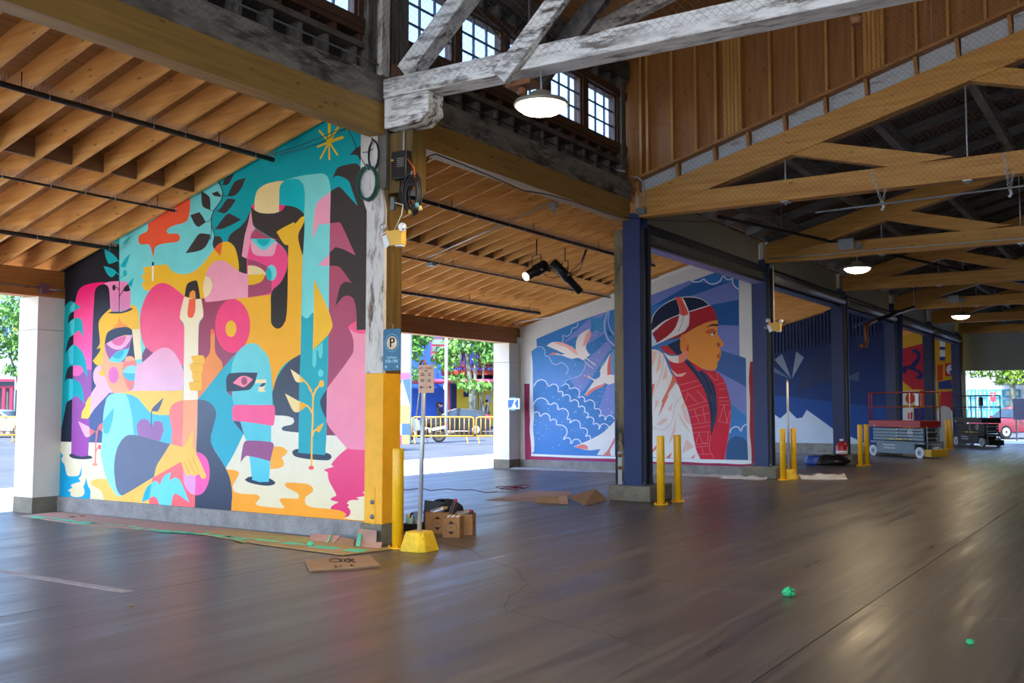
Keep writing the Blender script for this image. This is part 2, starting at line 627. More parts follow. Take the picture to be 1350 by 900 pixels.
def clerestory_window(n, y0, y1, label):
    z0, z1 = 5.83, 6.62
    w = tag(empty('window_%d' % n, (-7.4, (y0 + y1) / 2, z0)), label, 'window', kind='structure')
    f = .045
    fm = M_REDWOOD
    for a in ((y0, y0 + f, z0, z1), (y1 - f, y1, z0, z1), (y0 + f, y1 - f, z0, z0 + f * .6), (y0 + f, y1 - f, z1 - f * .6, z1)):
        MB().box(-7.44, -7.36, *a).build('window_frame', fm, w)
    iy0, iy1, iz0, iz1 = y0 + f, y1 - f, z0 + f * .6, z1 - f * .6
    for k in (1, 2):
        yy = iy0 + (iy1 - iy0) * k / 3
        MB().box(-7.415, -7.385, yy - .011, yy + .011, iz0, iz1).build('muntin', M_MUNTIN, w)
        zz = iz0 + (iz1 - iz0) * k / 3
        for c in range(3):
            ya = iy0 + (iy1 - iy0) * c / 3 + (.011 if c else 0); yb = iy0 + (iy1 - iy0) * (c + 1) / 3 - (.011 if c < 2 else 0)
            MB().box(-7.413, -7.387, ya, yb, zz - .011, zz + .011).build('muntin', M_MUNTIN, w)
    for c in range(3):
        for r in range(3):
            ya = iy0 + (iy1 - iy0) * c / 3; yb = iy0 + (iy1 - iy0) * (c + 1) / 3
            za = iz0 + (iz1 - iz0) * r / 3; zb_ = iz0 + (iz1 - iz0) * (r + 1) / 3
            MB().box(-7.402, -7.398, ya + .011, yb - .011, za + .011, zb_ - .011).build('pane', M_GLASS, w)
    return w


wins = [(7.17, 8.14), (6.02, 7.0), (4.88, 5.85), (8.96, 9.95), (10.10, 11.08), (11.22, 12.17), (12.32, 13.29), (13.46, 14.45)]
wl = ['clerestory window with nine panes beside the white post over the pink and yellow mural',
      'second clerestory window over the pink and yellow mural, counted away from the white post',
      'third clerestory window over the pink and yellow mural, counted away from the white post',
      'nine-pane clerestory window crossed by the first white truss diagonal',
      'nine-pane clerestory window between the two white truss diagonals',
      'nine-pane clerestory window behind the second white truss diagonal',
      'nine-pane clerestory window behind the glowing round lamp',
      'nine-pane clerestory window next to the plywood stud wall']
for i, (a, c) in enumerate(wins):
    clerestory_window(i + 1, a, c, wl[i])
yy = sorted(wins)
edges = [Y_NEAR] + [e for w_ in yy for e in w_] + [14.75]
for a, c in zip(edges[::2], edges[1::2]):
    if c - a > .02:
        MB().box(-7.50, -7.33, a + .001, c - .001, 5.83, 6.62).build('window_post', M_REDWOOD, wall_c)

# conduits on the old beam
MB().tube([onX(330 + i * 8, 12 + (i * 8) * 0.475, -7.2) if False else Vector((-7.22, 5.2 + i * .45, 5.33)) for i in range(8)], .011, 6).build('conduit', M_DULLSTEEL, wall_c)
MB().tube([(-7.24, y_, 5.30) for y_ in (8.9, 11, 14.2)], .010, 6).build('conduit', M_BLACK, wall_c)

# ================================================================= WHITE POST + OLD TRUSS (Y = 8.5)
post = tag(empty('timber_post', (-7.3, 8.6, 0)), 'old timber post with flaking white face and yellow painted foot', 'post', kind='structure')
MB().box(-7.46, -7.20, 8.45, 8.76, 0.22, 1.88).build('painted_foot', M_YPAINT, post, bevel=.008)
MB().box(-7.46, -7.205, 8.45, 8.50, 1.88, 3.72).build('white_facing', M_WHITE_OLDZ, post)
MB().prism([(-7.46, 8.45, 3.72), (-7.205, 8.45, 3.72), (-7.25, 8.45, 3.95), (-7.56, 8.45, 3.95)], (0, .05, 0)).build('scarf_piece', M_WHITE_OLDZ, post)
MB().box(-7.46, -7.20, 8.505, 8.76, 1.88, 4.90).build('stained_core', M_STAIN, post)
MB().box(-7.56, -7.31, 8.45, 8.50, 3.95, 4.88).build('white_facing', M_WHITE_OLDZ, post)
MB().box(-7.309, -7.19, 8.46, 8.503, 3.95, 4.88).build('grey_facing', M_GREY_OLDZ, post)
MB().box(-7.57, -7.17, 8.43, 8.77, 4.885, 4.95).build('cap_plate', M_REDWOOD, post)
MB().box(-7.195, -6.86, 8.52, 8.76, 3.90, 4.58).build('bolster_post', M_STAIN, post)
MB().box(-7.50, -7.19, 8.43, 8.77, 0, 0.22).build('post_base', M_CONC_D, post)
MB().box(-7.36, -7.30, 8.444, 8.449, 0.05, 0.62).build('foot_strap', M_YPAINT, post)
for zz in (0.46, 0.30):
    MB().lathe([(0.0, -.03), (.016, -.03), (.016, -.012), (.026, -.012), (.026, 0)], (-7.33, 8.444, zz), 8, 'Y').build('bolt', M_DULLSTEEL, post)

tr = tag(empty('white_truss', (-7.1, 8.5, 4.8)), 'whitewashed old timber truss with flaking paint crossing overhead', 'truss', kind='structure')
MB().prism([(-7.16, 8.36, 4.94), (7.1, 8.36, 4.80), (7.1, 8.36, 5.06), (-7.16, 8.36, 5.16)], (0, .30, 0)).build('bottom_chord', M_WHITE_OLD, tr, bevel=.012)
MB().prism([(-7.15, 8.37, 4.935), (-7.15, 8.37, 4.60), (-6.68, 8.37, 4.60), (-6.53, 8.37, 4.70), (-6.53, 8.37, 4.93)], (0, .28, 0)).build('corbel', M_WHITE_OLD, tr, bevel=.01)
def diag(p, q, y, w=.2, t=.08, name='diagonal', m=M_WHITE_OLD):
    MB().bar((p[0], y, p[1]), (q[0], y, q[1]), t, w, (0, 0, 1)).build(name, m, tr)
MB().bar((-6.94, 8.50, 5.20), (-4.9, 8.50, 6.98), .22, .20).build('diagonal', M_WHITE_OLD, tr, bevel=.01)
MB().bar((-5.54, 8.30, 4.86), (-3.1, 8.30, 7.25), .09, .20).build('diagonal', M_WHITE_OLD, tr, bevel=.01)
MB().bar((-5.40, 8.72, 4.86), (-2.96, 8.72, 7.25), .09, .20).build('diagonal', M_GREY_OLD, tr, bevel=.01)
MB().bar((-2.9, 8.5, 5.05), (-1.2, 8.5, 6.9), .2, .18).build('diagonal', M_WHITE_OLD, tr, bevel=.01)
MB().prism([(-7.07, 8.38, 5.16), (-6.86, 8.38, 5.15), (-6.96, 8.38, 5.27), (-7.05, 8.38, 5.33)], (0, .24, 0)).build('heel_block', M_REDWOOD, tr)
for xx in (-5.33, -2.1):
    MB().tube([(xx, 8.52, 4.95), (xx, 8.52, 7.5)], .013, 8).build('tie_rod', plain('rusty_rod', '#5b4238', .6, .4), tr)
MB().box(-5.55, -5.25, 8.40, 8.62, 4.79, 4.84).build('washer_plate', plain('rusty_plate', '#7d4f2c', .8), tr)
MB().lathe([(.05, 0), (.05, .05), (.03, .09)], (-5.4, 8.5, 4.715), 8).build('rod_nut', plain('rusty_plate', '#7d4f2c', .8), tr)
MB().lathe([(.04, 0), (.05, .06)], (-2.05, 8.5, 4.74), 8).build('rod_nut', plain('rusty_plate', '#7d4f2c', .8), tr)
MB().tube([onX(624, 0, -7.15), onX(645, 32, -7.15), onX(680, 78, -7.15)], .008, 6).build('sash_cord', M_BLACK, tr)

# roof over the tall near part of the hall
roof_t = tag(empty('ceiling_high', (0, 4, 7.5)), 'high board roof over the tall near part of the hall', 'ceiling', kind='structure')
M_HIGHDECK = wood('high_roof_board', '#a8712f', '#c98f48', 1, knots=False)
def hz(x): return 7.35 + .27 * (x + 7.5)
n = 26
for i in range(n):
    xa, xb = -7.75 + 7.75 * i / n, -7.75 + 7.75 * (i + 1) / n - .008
    for s in (1, -1):
        MB().prism([(s * xa, Y_NEAR, hz(xa)), (s * xb, Y_NEAR, hz(xb)), (s * xb, Y_NEAR, hz(xb) + .04), (s * xa, Y_NEAR, hz(xa) + .04)],
                   (0, 22.0, 0)).build('roof_board', M_HIGHDECK, roof_t)
MB().prism([(-7.75, Y_NEAR, hz(-7.75) + .05), (0, Y_NEAR, hz(0) + .05), (7.75, Y_NEAR, hz(-7.75) + .05), (0, Y_NEAR, hz(0) + .12)], (0, 22.0, 0)).build('roof_sheet', M_DULLSTEEL, roof_t)
for yy in (-6.0, -3.6, -1.2, 1.2, 3.6, 6.0, 8.5, 10.9, 13.3):
    for s in (1, -1):
        MB().prism([(s * -7.5, yy, hz(-7.5) - .26), (0, yy, hz(0) - .26), (0, yy, hz(0) - .002), (s * -7.5, yy, hz(-7.5) - .002)], (0, .14, 0)).build('rafter', M_WHITE_OLD, roof_t)

# ================================================================= GABLE STUD WALL (Y = 14.75)
gable = tag(empty('wall_gable', (-3, 14.8, 5.5)), 'plywood gable wall with exposed studs above the near laminated truss', 'wall', kind='structure')
def platez(x): return 5.23 + .285 * (x + 6.99)
def chord_top(x): return 5.0 + .272 * (x + 6.92)
def chord_bot(x): return 4.91 + .27 * (x + 5.88)
xs = [-7.5, -5.02, -2.55, -0.08]
for xa, xb in zip(xs[:-1], xs[1:]):
    za, zb_ = platez(xa), platez(xb)
    MB().prism([(xa + .002, 14.86, za), (xb - .002, 14.86, zb_), (xb - .002, 14.86, 6.15), (xa + .002, 14.86, 6.15)] if zb_ < 6.15 else
               [(xa + .002, 14.86, za), (xb - .002, 14.86, zb_), (xb - .002, 14.86, hz(xb) - .01), (xa + .002, 14.86, hz(xa) - .01)], (0, .03, 0)).build('plywood_sheet', M_PLY, gable)
    if zb_ < 6.15:
        MB().prism([(xa + .002, 14.86, 6.155), (xb - .002, 14.86, 6.155), (xb - .002, 14.86, hz(xb) - .01), (xa + .002, 14.86, hz(xa) - .01)], (0, .03, 0)).build('plywood_sheet', M_PLY, gable)
MB().prism([(7.5, 14.86, platez(-7.5)), (-.08, 14.86, platez(-.08)), (-.08, 14.86, hz(-.08)), (7.5, 14.86, hz(-7.5))], (0, .03, 0)).build('plywood_sheet', M_PLY, gable)
studs = [-7.05, -6.93, -6.49, -6.08, -5.74, -4.86, -4.44, -4.0, -3.61, -2.73, -2.31, -1.83, -1.42, -1.0, -.6]
for x in studs:
    MB().box(x - .02, x + .02, 14.72, 14.858, platez(x) + .01, hz(x) - .05).build('stud', M_STUD, gable)
for x in (-5.56, -5.50, -5.44, -5.38, -5.32, -3.42, -3.36, -3.30, -3.24, -3.18):
    MB().box(x - .026, x + .026, 14.66, 14.858, platez(x) + .01, hz(x) - .05).build('packed_stud', M_STUD, gable)
M_PLATE = wood('plate_wood', '#96602a', '#b57a38', 0, knots=False)
MB().prism([(-7.1, 14.55, platez(-7.1)), (0, 14.55, platez(0)), (0, 14.55, platez(0) + .045), (-7.1, 14.55, platez(-7.1) + .045)], (0, .31, 0)).build('sloping_plate', M_PLATE, gable)
bx = [-7.05, -6.35, -5.72, -5.18, -4.6, -3.99, -3.40, -2.72, -2.17, -1.51, -.9, -.3]
for a, c in zip(bx[:-1], bx[1:]):
    MB().prism([(a + .022, 14.72, chord_top(a) - .02), (c - .022, 14.72, chord_top(c) - .02), (c - .022, 14.72, platez(c)), (a + .022, 14.72, platez(a))], (0, .03, 0)).build('band_board', M_BAND, gable)
    MB().prism([(a + .022 - .045, 14.62, chord_top(a) + .005), (a + .022, 14.62, chord_top(a) + .01), (a + .0, 14.62, platez(a) - .002), (a - .045, 14.62, platez(a) - .012)], (0, .10, 0)).build('band_block', M_PLATE, gable)

# ================================================================= LAMINATED TRUSSES
def make_truss(y, k):
    t = tag(empty('laminated_truss', (-7.0, y, 4.58)),
            ['laminated timber truss under the plywood gable wall', 'laminated timber truss carrying the round lamp past the crane mural',
             'laminated timber truss between the two glowing lamps', 'laminated timber truss carrying the farthest round lamp',
             'laminated timber truss behind the farthest round lamp', 'laminated timber truss against the grey end wall'][k], 'truss',
            'laminated trusses along the hall', 'structure')
    y0, y1 = y - .11, y + .11
    for s in (1, -1):
        heel = [(-7.0, chord_bot(-7.0) + .0), (0, chord_bot(0)), (0, chord_top(0)), (-7.0, chord_top(-7.0))]
        heel[0] = (-6.99, 4.60)
        # top chord with its heel
        MB().prism([(s * x, y0, z) for x, z in ((-7.0, 4.60), (-5.88, 4.885), (0, chord_bot(0)), (0, chord_top(0)), (-7.0, chord_top(-7.0)))], (0, .22, 0)).build('top_chord', M_GLUX, t, bevel=.006)
        for pts in (((-4.50, 5.27), (-4.15, 5.42), (-2.25, 4.93), (-3.05, 4.88)), ((-2.02, 5.94), (-1.70, 6.08), (0.0, 5.60), (0.0, 5.36))):
            MB().prism([(s * x, y - .09, z) for x, z in pts], (0, .18, 0)).build('web', M_GLUX, t, bevel=.006)
        for xr in (-4.62, -2.1):
            MB().tube([(s * xr, y, 4.53), (s * xr, y, chord_bot(xr) + .02)], .012, 6).build('tie_rod', M_STEEL, t)
            MB().box(s * xr - .06, s * xr + .06, y - .09, y + .09, 4.575, 4.588).build('rod_plate', M_STEEL, t)
    MB().box(-.09, .09, y - .085, y + .085, 4.90, chord_bot(0)).build('king_post', M_GLUX, t, bevel=.006)
    MB().box(-7.0, 7.0, y0 + .005, y1 - .005, 4.59, 4.90).build('bottom_chord', M_GLUX, t, bevel=.006)
    return t


for k, y in enumerate(COLY):
    make_truss(y - .1, k)

# low roof beyond the gable: purlins, rafters, boards
roof_l = tag(empty('ceiling_low', (0, 30, 6)), 'dark board roof on grey purlins over the far part of the hall', 'ceiling', kind='structure')
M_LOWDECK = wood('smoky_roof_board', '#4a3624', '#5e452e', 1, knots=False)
M_PURLIN = weathered('grey_purlin_paint', '#8d8982', '#4d443a', 1, 0.5)
M_RAFTER = weathered('grey_rafter_paint', '#7d7972', '#443b32', 0, 0.5)
def lz(x): return chord_top(x) + .42
n = 18
for i in range(n):
    xa, xb = -7.4 + 7.4 * i / n, -7.4 + 7.4 * (i + 1) / n - .008
    for s in (1, -1):
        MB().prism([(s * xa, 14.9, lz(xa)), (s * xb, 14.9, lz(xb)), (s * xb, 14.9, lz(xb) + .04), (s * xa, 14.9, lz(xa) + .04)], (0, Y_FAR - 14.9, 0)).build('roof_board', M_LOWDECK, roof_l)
MB().prism([(-7.5, 14.9, lz(-7.5) + .05), (0, 14.9, lz(0) + .05), (7.5, 14.9, lz(-7.5) + .05), (0, 14.9, lz(0) + .12)], (0, Y_FAR - 14.9, 0)).build('roof_sheet', M_DULLSTEEL, roof_l)
for x in (-6.4, -5.0, -3.6, -2.2, -.8):
    for s in (1, -1):
        MB().prism([(s * (x - .06), 14.9, chord_top(x)), (s * (x + .06), 14.9, chord_top(x) + .02), (s * (x + .06), 14.9, chord_top(x) + .24), (s * (x - .06), 14.9, chord_top(x) + .22)], (0, Y_FAR - 14.9, 0)).build('purlin', M_PURLIN, roof_l)
yy = 15.5
while yy < Y_FAR:
    for s in (1, -1):
        MB().prism([(s * -7.3, yy, lz(-7.3) - .17), (0, yy, lz(0) - .17), (0, yy, lz(0) - .002), (s * -7.3, yy, lz(-7.3) - .002)], (0, .06, 0)).build('rafter', M_RAFTER, roof_l)
    yy += 1.22

MB().box(-7.80, -7.08, 14.92, Y_FAR, 5.385, 5.42).build('valley_flashing', M_DULLSTEEL, roof_l)  # added strip that shuts the roof gap against the sun
# ================================================================= STEEL COLUMNS + HEADERS
clab = ['navy steel column with a dark old timber strapped to it', 'navy steel column at the edge of the crane mural',
        'navy steel column beside the heap of bags', 'navy steel column behind the red scissor lift',
        'navy steel column beside the scorpion mural', 'navy steel column at the end wall opening']
for k, y in enumerate(COLY):
    y0, y1 = y - .15, y + .15
    c = tag(empty('steel_column', (-7.18, y, 0)), clab[k], 'column', kind='structure')
    # H section: near flange, far flange, web, black guide channel on the hall side
    MB().box(-7.33, -7.02, y0, y0 + .022, .27, 4.66).build('flange', M_NAVY, c)
    MB().box(-7.33, -7.02, y1 - .022, y1, .27, 4.66).build('flange', M_NAVY, c)
    MB().box(-7.185, -7.165, y0 + .022, y1 - .022, .27, 4.66).build('column_web', M_NAVY, c)
    MB().box(-7.018, -6.955, y0 + .02, y0 + .05, .27, 4.45).build('guide_channel', M_NAVY_D, c)
    MB().box(-7.018, -6.955, y1 - .05, y1 - .02, .27, 4.45).build('guide_channel', M_NAVY_D, c)
    MB().box(-7.018, -7.0, y0 + .05, y1 - .05, .27, 4.45).build('guide_back', M_NAVY_D, c)
    MB().box(-7.36, -6.94, y0 - .03, y1 + .03, .25, .27).build('base_plate', M_NAVY, c)
    for sx in (-7.345, -6.965):
        for sy in (y0 - .015, y1 + .015):
            MB().lathe([(.014, .27), (.014, .31), (.0, .315)], (sx, sy, 0), 6).build('anchor_bolt', M_DULLSTEEL, c)
    MB().box(-7.56, -6.82, y0 - .12, y1 + .45, 0, .25).build('pedestal', M_CONC_D, c, bevel=.015)
    MB().box(-7.33, -7.02, y0, y1, 4.66, 4.675).build('cap_plate', M_NAVY, c)
ot = tag(empty('old_timber_post', (-7.43, 14.8, .25)), 'mouldy dark timber strapped against the near navy column', 'post', kind='structure')
MB().box(-7.52, -7.345, 14.66, 14.92, .25, 4.44).build('shaft', M_OLD_DARK, ot)
MB().box(-7.47, -7.40, 14.652, 14.659, .25, .78).build('strap', M_STEEL, ot)
for zz in (.52, .72):
    MB().lathe([(0, -.02), (.03, -.016), (.036, 0)], (-7.435, 14.652, zz), 8, 'Y').build('bolt', plain('rusty_plate', '#7d4f2c', .8), ot)

hl = ['navy header with ridged vent strip above the crane mural bay', 'navy header with rolled shutter beyond the crane mural',
      'navy header with rolled shutter above the bags', 'navy header with rolled shutter by the orange pipe', 'navy header next to the end wall']
for k in range(5):
    ya, yb = COLY[k] + .16, COLY[k + 1] - .16
    h = tag(empty('door_header', (-7.15, (ya + yb) / 2, 4.2)), hl[k], 'beam', kind='structure')
    MB().box(-7.30, -7.06, ya, yb, 4.16, 4.185).build('bottom_flange', M_NAVY_LIT if k == 0 else M_NAVY, h)
    MB().box(-7.30, -7.28, ya, yb, 4.185, 4.50).build('header_web', M_NAVY, h)
    MB().box(-7.30, -7.02, ya, yb, 4.50, 4.53).build('top_flange', M_NAVY_D, h)
    MB().box(-7.24, -7.16, ya, yb, 4.53, 5.10).build('wall_panel', M_GREYPANEL, h)
    if k == 0:
        MB().box(-7.10, -7.04, ya, yb, 4.39, 4.50).build('hood', M_NAVY_D, h)
        MB().box(-7.10, -7.08, ya, yb, 4.19, 4.39).build('vent_backing', M_BLACK, h)
        nv = 90
        v0 = MB().box(-.015, .015, -.013, .013, -.07, .07).build('vent_rib', plain('dull_vent_metal', '#6f6a60', .6, .3), h, loc=(0, 0, 0))
        v0.matrix_parent_inverse = h.matrix_basis.inverted()
        v0.location = (-7.062, ya + .05, 4.315)
        for i in range(1, nv):
            share(v0, 'vent_rib', h, (-7.062, ya + .05 + (yb - ya - .1) * i / (nv - 1), 4.315))
    else:
        M_SHUT = plain('rolled_shutter_metal', '#8f8d8c', .45, .5, var=.25, scale=30)
        MB().tube([(-7.0, ya, 4.31), (-7.0, yb, 4.31)], .095, 14).build('shutter_roll', M_SHUT, h)
        MB().box(-7.10, -6.98, ya, yb, 4.43, 4.445).build('hood_lip', M_STEEL, h)

# ================================================================= CROSS WALLS (panels come with the murals)
for yw, lab in ((YW1, 'low concrete curb under the pink and yellow mural'), (YW2, 'low concrete curb under the crane mural'),
                (YW3, 'low concrete curb under the navy mountain mural'), (YW4, 'low concrete curb under the scorpion mural')):
    tag(MB().box(XEAVE + .005, -7.56, yw - .03, yw + .26, 0, .21 if yw < 30 else .32).build('curb', M_CONC), lab, 'curb', kind='structure')

# far end wall with its big opening
we = tag(empty('wall_far', (0, 46.0, 0)), 'grey end wall above the wide far opening', 'wall', kind='structure')
MB().box(-7.36, -6.93, 45.9, 46.1, 0, 6.9).build('wall_panel', M_ENDWALL, we)
MB().box(-6.925, 9.0, 45.9, 46.1, 3.05, 7.6).build('wall_panel', M_ENDWALL, we)
MB().box(2.5, 9.0, 45.9, 46.1, 0, 3.05).build('wall_panel', M_ENDWALL, we)
# hall side opposite the murals: a plain wall on a low plinth, open doorways between
wr = tag(empty('wall_right', (7.4, 20, 0)), 'shed side wall opposite the murals', 'wall', kind='structure')
for a, c in ((-7, -1.5), (3.5, 12.5), (12.5, 25.5), (25.5, 38.5), (38.5, 46)):
    MB().box(7.3, 7.5, a, c, 0, 7.4 if a < 14 else 5.3).build('wall_panel', M_ENDWALL, wr)
for a, c in ((-1.5, 3.5),):
    MB().box(7.3, 7.5, a, c, 3.2, 7.4 if a < 10 else 5.3).build('wall_panel', M_ENDWALL, wr)

# bird netting of thin wire, stretched before the gable and the clerestory
M_WIRE = plain('net_wire', '#3f4044', .6, .3)
def net(name, label, org, ex, ez_, w, h, step=.06, t=.0022):
    b = MB(); org = Vector(org); ex = Vector(ex); ez_ = Vector(ez_); nrm = ex.cross(ez_)
    def seg(p, q):
        d = (q - p).normalized(); s = d.cross(nrm) * t * .5
        b.add([p - s, p + s, q + s, q - s], [(0, 1, 2, 3)])
    c = -h
    while c < w:
        for sg in (1, -1):
            x0, x1 = max(0, c), min(w, c + h)
            z0, z1 = x0 - c, x1 - c
            if x1 > x0:
                if sg > 0: seg(org + ex * x0 + ez_ * z0, org + ex * x1 + ez_ * z1)
                else: seg(org + ex * x0 + ez_ * (h - z0), org + ex * x1 + ez_ * (h - z1))
        c += step * 1.414
    o = b.build(name, M_WIRE)
    return tag(o, label, 'netting', kind='stuff')
net('bird_netting', 'fine wire bird netting stretched before the plywood gable wall', (-7.0, 14.50, 4.6), (1, 0, 0), (0, 0, 1), 6.6, 2.9)
net('bird_netting', 'fine wire bird netting over the clerestory windows', (-7.19, 3.5, 5.0), (0, 1, 0), (0, 0, 1), 10.9, 2.2)
net('bird_netting', 'fine wire bird netting on the white truss', (-6.9, 8.235, 4.95), (1, 0, 0), (0, 0, 1), 6.8, 2.0)
# ================================================================= MURALS (flat paint on real wall panels)
from mathutils.geometry import delaunay_2d_cdt
TILES = {'A': (350, 150), 'B': (220, 220), 'C': (350, 240), 'D': (70, 300), 'E': (210, 310), 'F': (350, 330), 'G': (70, 380),
         'H': (200, 390), 'I': (350, 420), 'J': (70, 470), 'K': (200, 480), 'L': (340, 510), 'M': (70, 560), 'N': (190, 570),
         'O': (280, 600), 'P': (350, 600), 'Q': (680, 380), 'R': (680, 460), 'S': (680, 530), 'T': (850, 345), 'V': (850, 430),
         'W': (850, 520)}


def parse(s):
    out, o, k = [], (0, 0), 1.0
    for t in s.split():
        if t in TILES:
            o, k = TILES[t], 9.0
        elif t == '@':
            o, k = (0, 0), 1.0
        else:
            a, b = t.split(',')
            out.append(Vector((o[0] + float(a) / k, o[1] + float(b) / k)))
    return out


def smooth_closed(p, thr=50, steps=4):
    n = len(p)
    corner = []
    for i in range(n):
        a, b = p[i] - p[i - 1], p[(i + 1) % n] - p[i]
        if a.length < 1e-6 or b.length < 1e-6:
            corner.append(True); continue
        corner.append(math.degrees(a.angle(b)) > thr)
    out = []
    for i in range(n):
        p1, p2 = p[i], p[(i + 1) % n]
        out.append(p1)
        L = (p2 - p1).length
        if (corner[i] and corner[(i + 1) % n]) or L < 1.0:
            continue
        p0 = p[i - 1] if not corner[i] else p1 * 2 - p2
        p3 = p[(i + 2) % n] if not corner[(i + 1) % n] else p2 * 2 - p1
        # keep tangents short next to long neighbours so that straight edges stay straight
        m1 = (p2 - p0); m2 = (p3 - p1)
        m1 = m1.normalized() * L if m1.length > 1e-6 else m1
        m2 = m2.normalized() * L if m2.length > 1e-6 else m2
        for s in range(1, steps):
            t = s / steps
            t2, t3 = t * t, t * t * t
            out.append(p1 * (2 * t3 - 3 * t2 + 1) + m1 * (t3 - 2 * t2 + t) + p2 * (-2 * t3 + 3 * t2) + m2 * (t3 - t2))
    return out


def ell(tile, cx, cy, rx, ry, n=20):
    o = TILES[tile]
    return [Vector((o[0] + (cx + rx * math.cos(2 * math.pi * i / n)) / 9, o[1] + (cy + ry * math.sin(2 * math.pi * i / n)) / 9)) for i in range(n)]


def smooth_open(p, steps=4):
    out = []
    for i in range(len(p) - 1):
        p1, p2 = p[i], p[i + 1]
        p0 = p[i - 1] if i else p1 * 2 - p2
        p3 = p[i + 2] if i + 2 < len(p) else p2 * 2 - p1
        L = (p2 - p1).length
        m1 = (p2 - p0).normalized() * L; m2 = (p3 - p1).normalized() * L
        for s in range(steps):
            t = s / steps; t2, t3 = t * t, t * t * t
            out.append(p1 * (2 * t3 - 3 * t2 + 1) + m1 * (t3 - 2 * t2 + t) + p2 * (-2 * t3 + 3 * t2) + m2 * (t3 - t2))
    out.append(p[-1])
    return out


def stroke(s, w, cap=True):
    """ribbon of w pixels along a polyline -> list of quads (one polygon)"""
    p = smooth_open(s if isinstance(s, list) else parse(s))
    L, Rr = [], []
    for i, q in enumerate(p):
        d = (p[min(i + 1, len(p) - 1)] - p[max(i - 1, 0)]).normalized()
        nrm = Vector((-d.y, d.x)) * w / 2
        L.append(q + nrm); Rr.append(q - nrm)
    if cap:
        d0 = (p[0] - p[1]).normalized() * w / 2; d1 = (p[-1] - p[-2]).normalized() * w / 2
        L = [p[0] + d0] + L + [p[-1] + d1]
    return L + Rr[::-1]


def mural_paint(name, parts, Y, parent, step=0.00008, gloss=0.55):
    """parts: list of (colour[, colour2], polygon); colour2 = colour at the bottom of the shape (sprayed fade)"""
    key = 'mural_paint'
    if key not in MATS:
        m, nt, b = new_mat('mural_paint')
        at = nt.nodes.new('ShaderNodeAttribute'); at.attribute_name = 'paint'
        vec = coords(nt, rand=False)
        f = noise_ramp(nt, vec, 3.0, 0.25, 0.75, 6)
        g = nt.nodes.new('ShaderNodeMapRange'); g.inputs['To Min'].default_value = .92; g.inputs['To Max'].default_value = 1.03
        nt.links.new(f, g.inputs['Value'])
        mm = nt.nodes.new('ShaderNodeVectorMath'); mm.operation = 'SCALE'
        nt.links.new(at.outputs['Color'], mm.inputs[0]); nt.links.new(g.outputs[0], mm.inputs['Scale'])
        nt.links.new(mm.outputs[0], b.inputs['Base Color'])
        b.inputs['Roughness'].default_value = gloss
        b.inputs['Specular IOR Level'].default_value = 0.25
        MATS[key] = m
    vs, fs, cs = [], [], []
    boxes = []          # coats only stack where shapes overlap
    for k, (c, c2, poly) in enumerate(parts):
        bx0, bx1 = min(q.x for q in poly), max(q.x for q in poly)
        by0, by1 = min(q.y for q in poly), max(q.y for q in poly)
        lv = 1 + max([l for (p0, p1, r0, r1, l) in boxes if p0 < bx1 and p1 > bx0 and r0 < by1 and r1 > by0] or [0])
        boxes.append((bx0, bx1, by0, by1, lv))
        y = Y - step * lv
        pts = [onY(q.x, q.y, y) for q in poly]
        zs = [p.z for p in pts]
        z0, z1 = min(zs), max(zs)
        o = len(vs)
        # constrained triangulation keeps crossings from overlapping in one plane
        n2 = len(pts)
        tv, _e, tf, *_r = delaunay_2d_cdt([Vector((p.x, p.z)) for p in pts], [(i, (i + 1) % n2) for i in range(n2)], [], 1, 1e-5)
        pts = [Vector((q.x, y, q.y)) for q in tv]
        vs += [tuple(p) for p in pts]
        fs += [[i + o for i in f] for f in tf]
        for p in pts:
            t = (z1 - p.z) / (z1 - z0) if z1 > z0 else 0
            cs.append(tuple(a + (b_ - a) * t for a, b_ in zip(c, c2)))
    me = bpy.data.meshes.new(name)
    me.from_pydata(vs, [], fs)
    ca = me.color_attributes.new('paint', 'FLOAT_COLOR', 'POINT')
    for i, c in enumerate(cs):
        ca.data[i].color = (*c, 1)
    me.materials.append(MATS[key])
    o = bpy.data.objects.new(name, me)
    COL.objects.link(o)
    o.parent = parent
    o.matrix_parent_inverse = parent.matrix_basis.inverted()
    return o


def S(col, s, thr=50):
    c = col.split('>')
    return (lin(c[0]), lin(c[-1]), smooth_closed(parse(s), thr))
def PX(col, poly):
    c = col.split('>')
    return (lin(c[0]), lin(c[-1]), poly)


BLK, TEAL, AQUA, YEL, HOT, PALE, MAR, CRM = '#433a35', '#00bfc0', '#7fdfd8', '#ffc633', '#ff5a8c', '#ffadbb', '#bd5b74', '#fde8b8'
SLT = '#5c6577'
m1 = []
a = m1.append
# --- backgrounds
a(S('#00bdbe', '@ 76,390 76,300 300,180 440,130 490,130 490,705 470,702 76,661', 5))
a(S('#38373a>#2f3b55', 'D 60,560 600,170 790,200 785,640 500,900 J 235,300 235,900 M 215,200 60,200 J 90,700 D 110,900', 5))
a(S(BLK, 'A 1250,380 1135,378 1060,420 1000,490 1070,487 1105,515 1148,658 1085,592 1045,588 870,630 830,680 788,780 830,740 900,745 985,795 1025,900 C 1095,285 900,72 870,52 845,62 772,110 765,490 F 757,180 757,600 1080,900 I 1080,130 1150,142 1240,135 F 1260,500 C 1260,100'))
a(S(AQUA, 'D 785,100 1000,-20 B 270,280 610,170 660,300 640,410 560,510 525,620 535,740 570,830 E 650,0 632,100 662,180 560,450 300,540 0,520 H 0,900 J 1130,140 985,140 785,100 D 785,900', 25))
# ground
a(S('#f3efe0>#efdfb6', 'M 62,197 580,212 N 955,200 L 160,300 560,300 925,572 1290,700 1290,980 P 1200,915 N 60,940 M 40,905', 5))
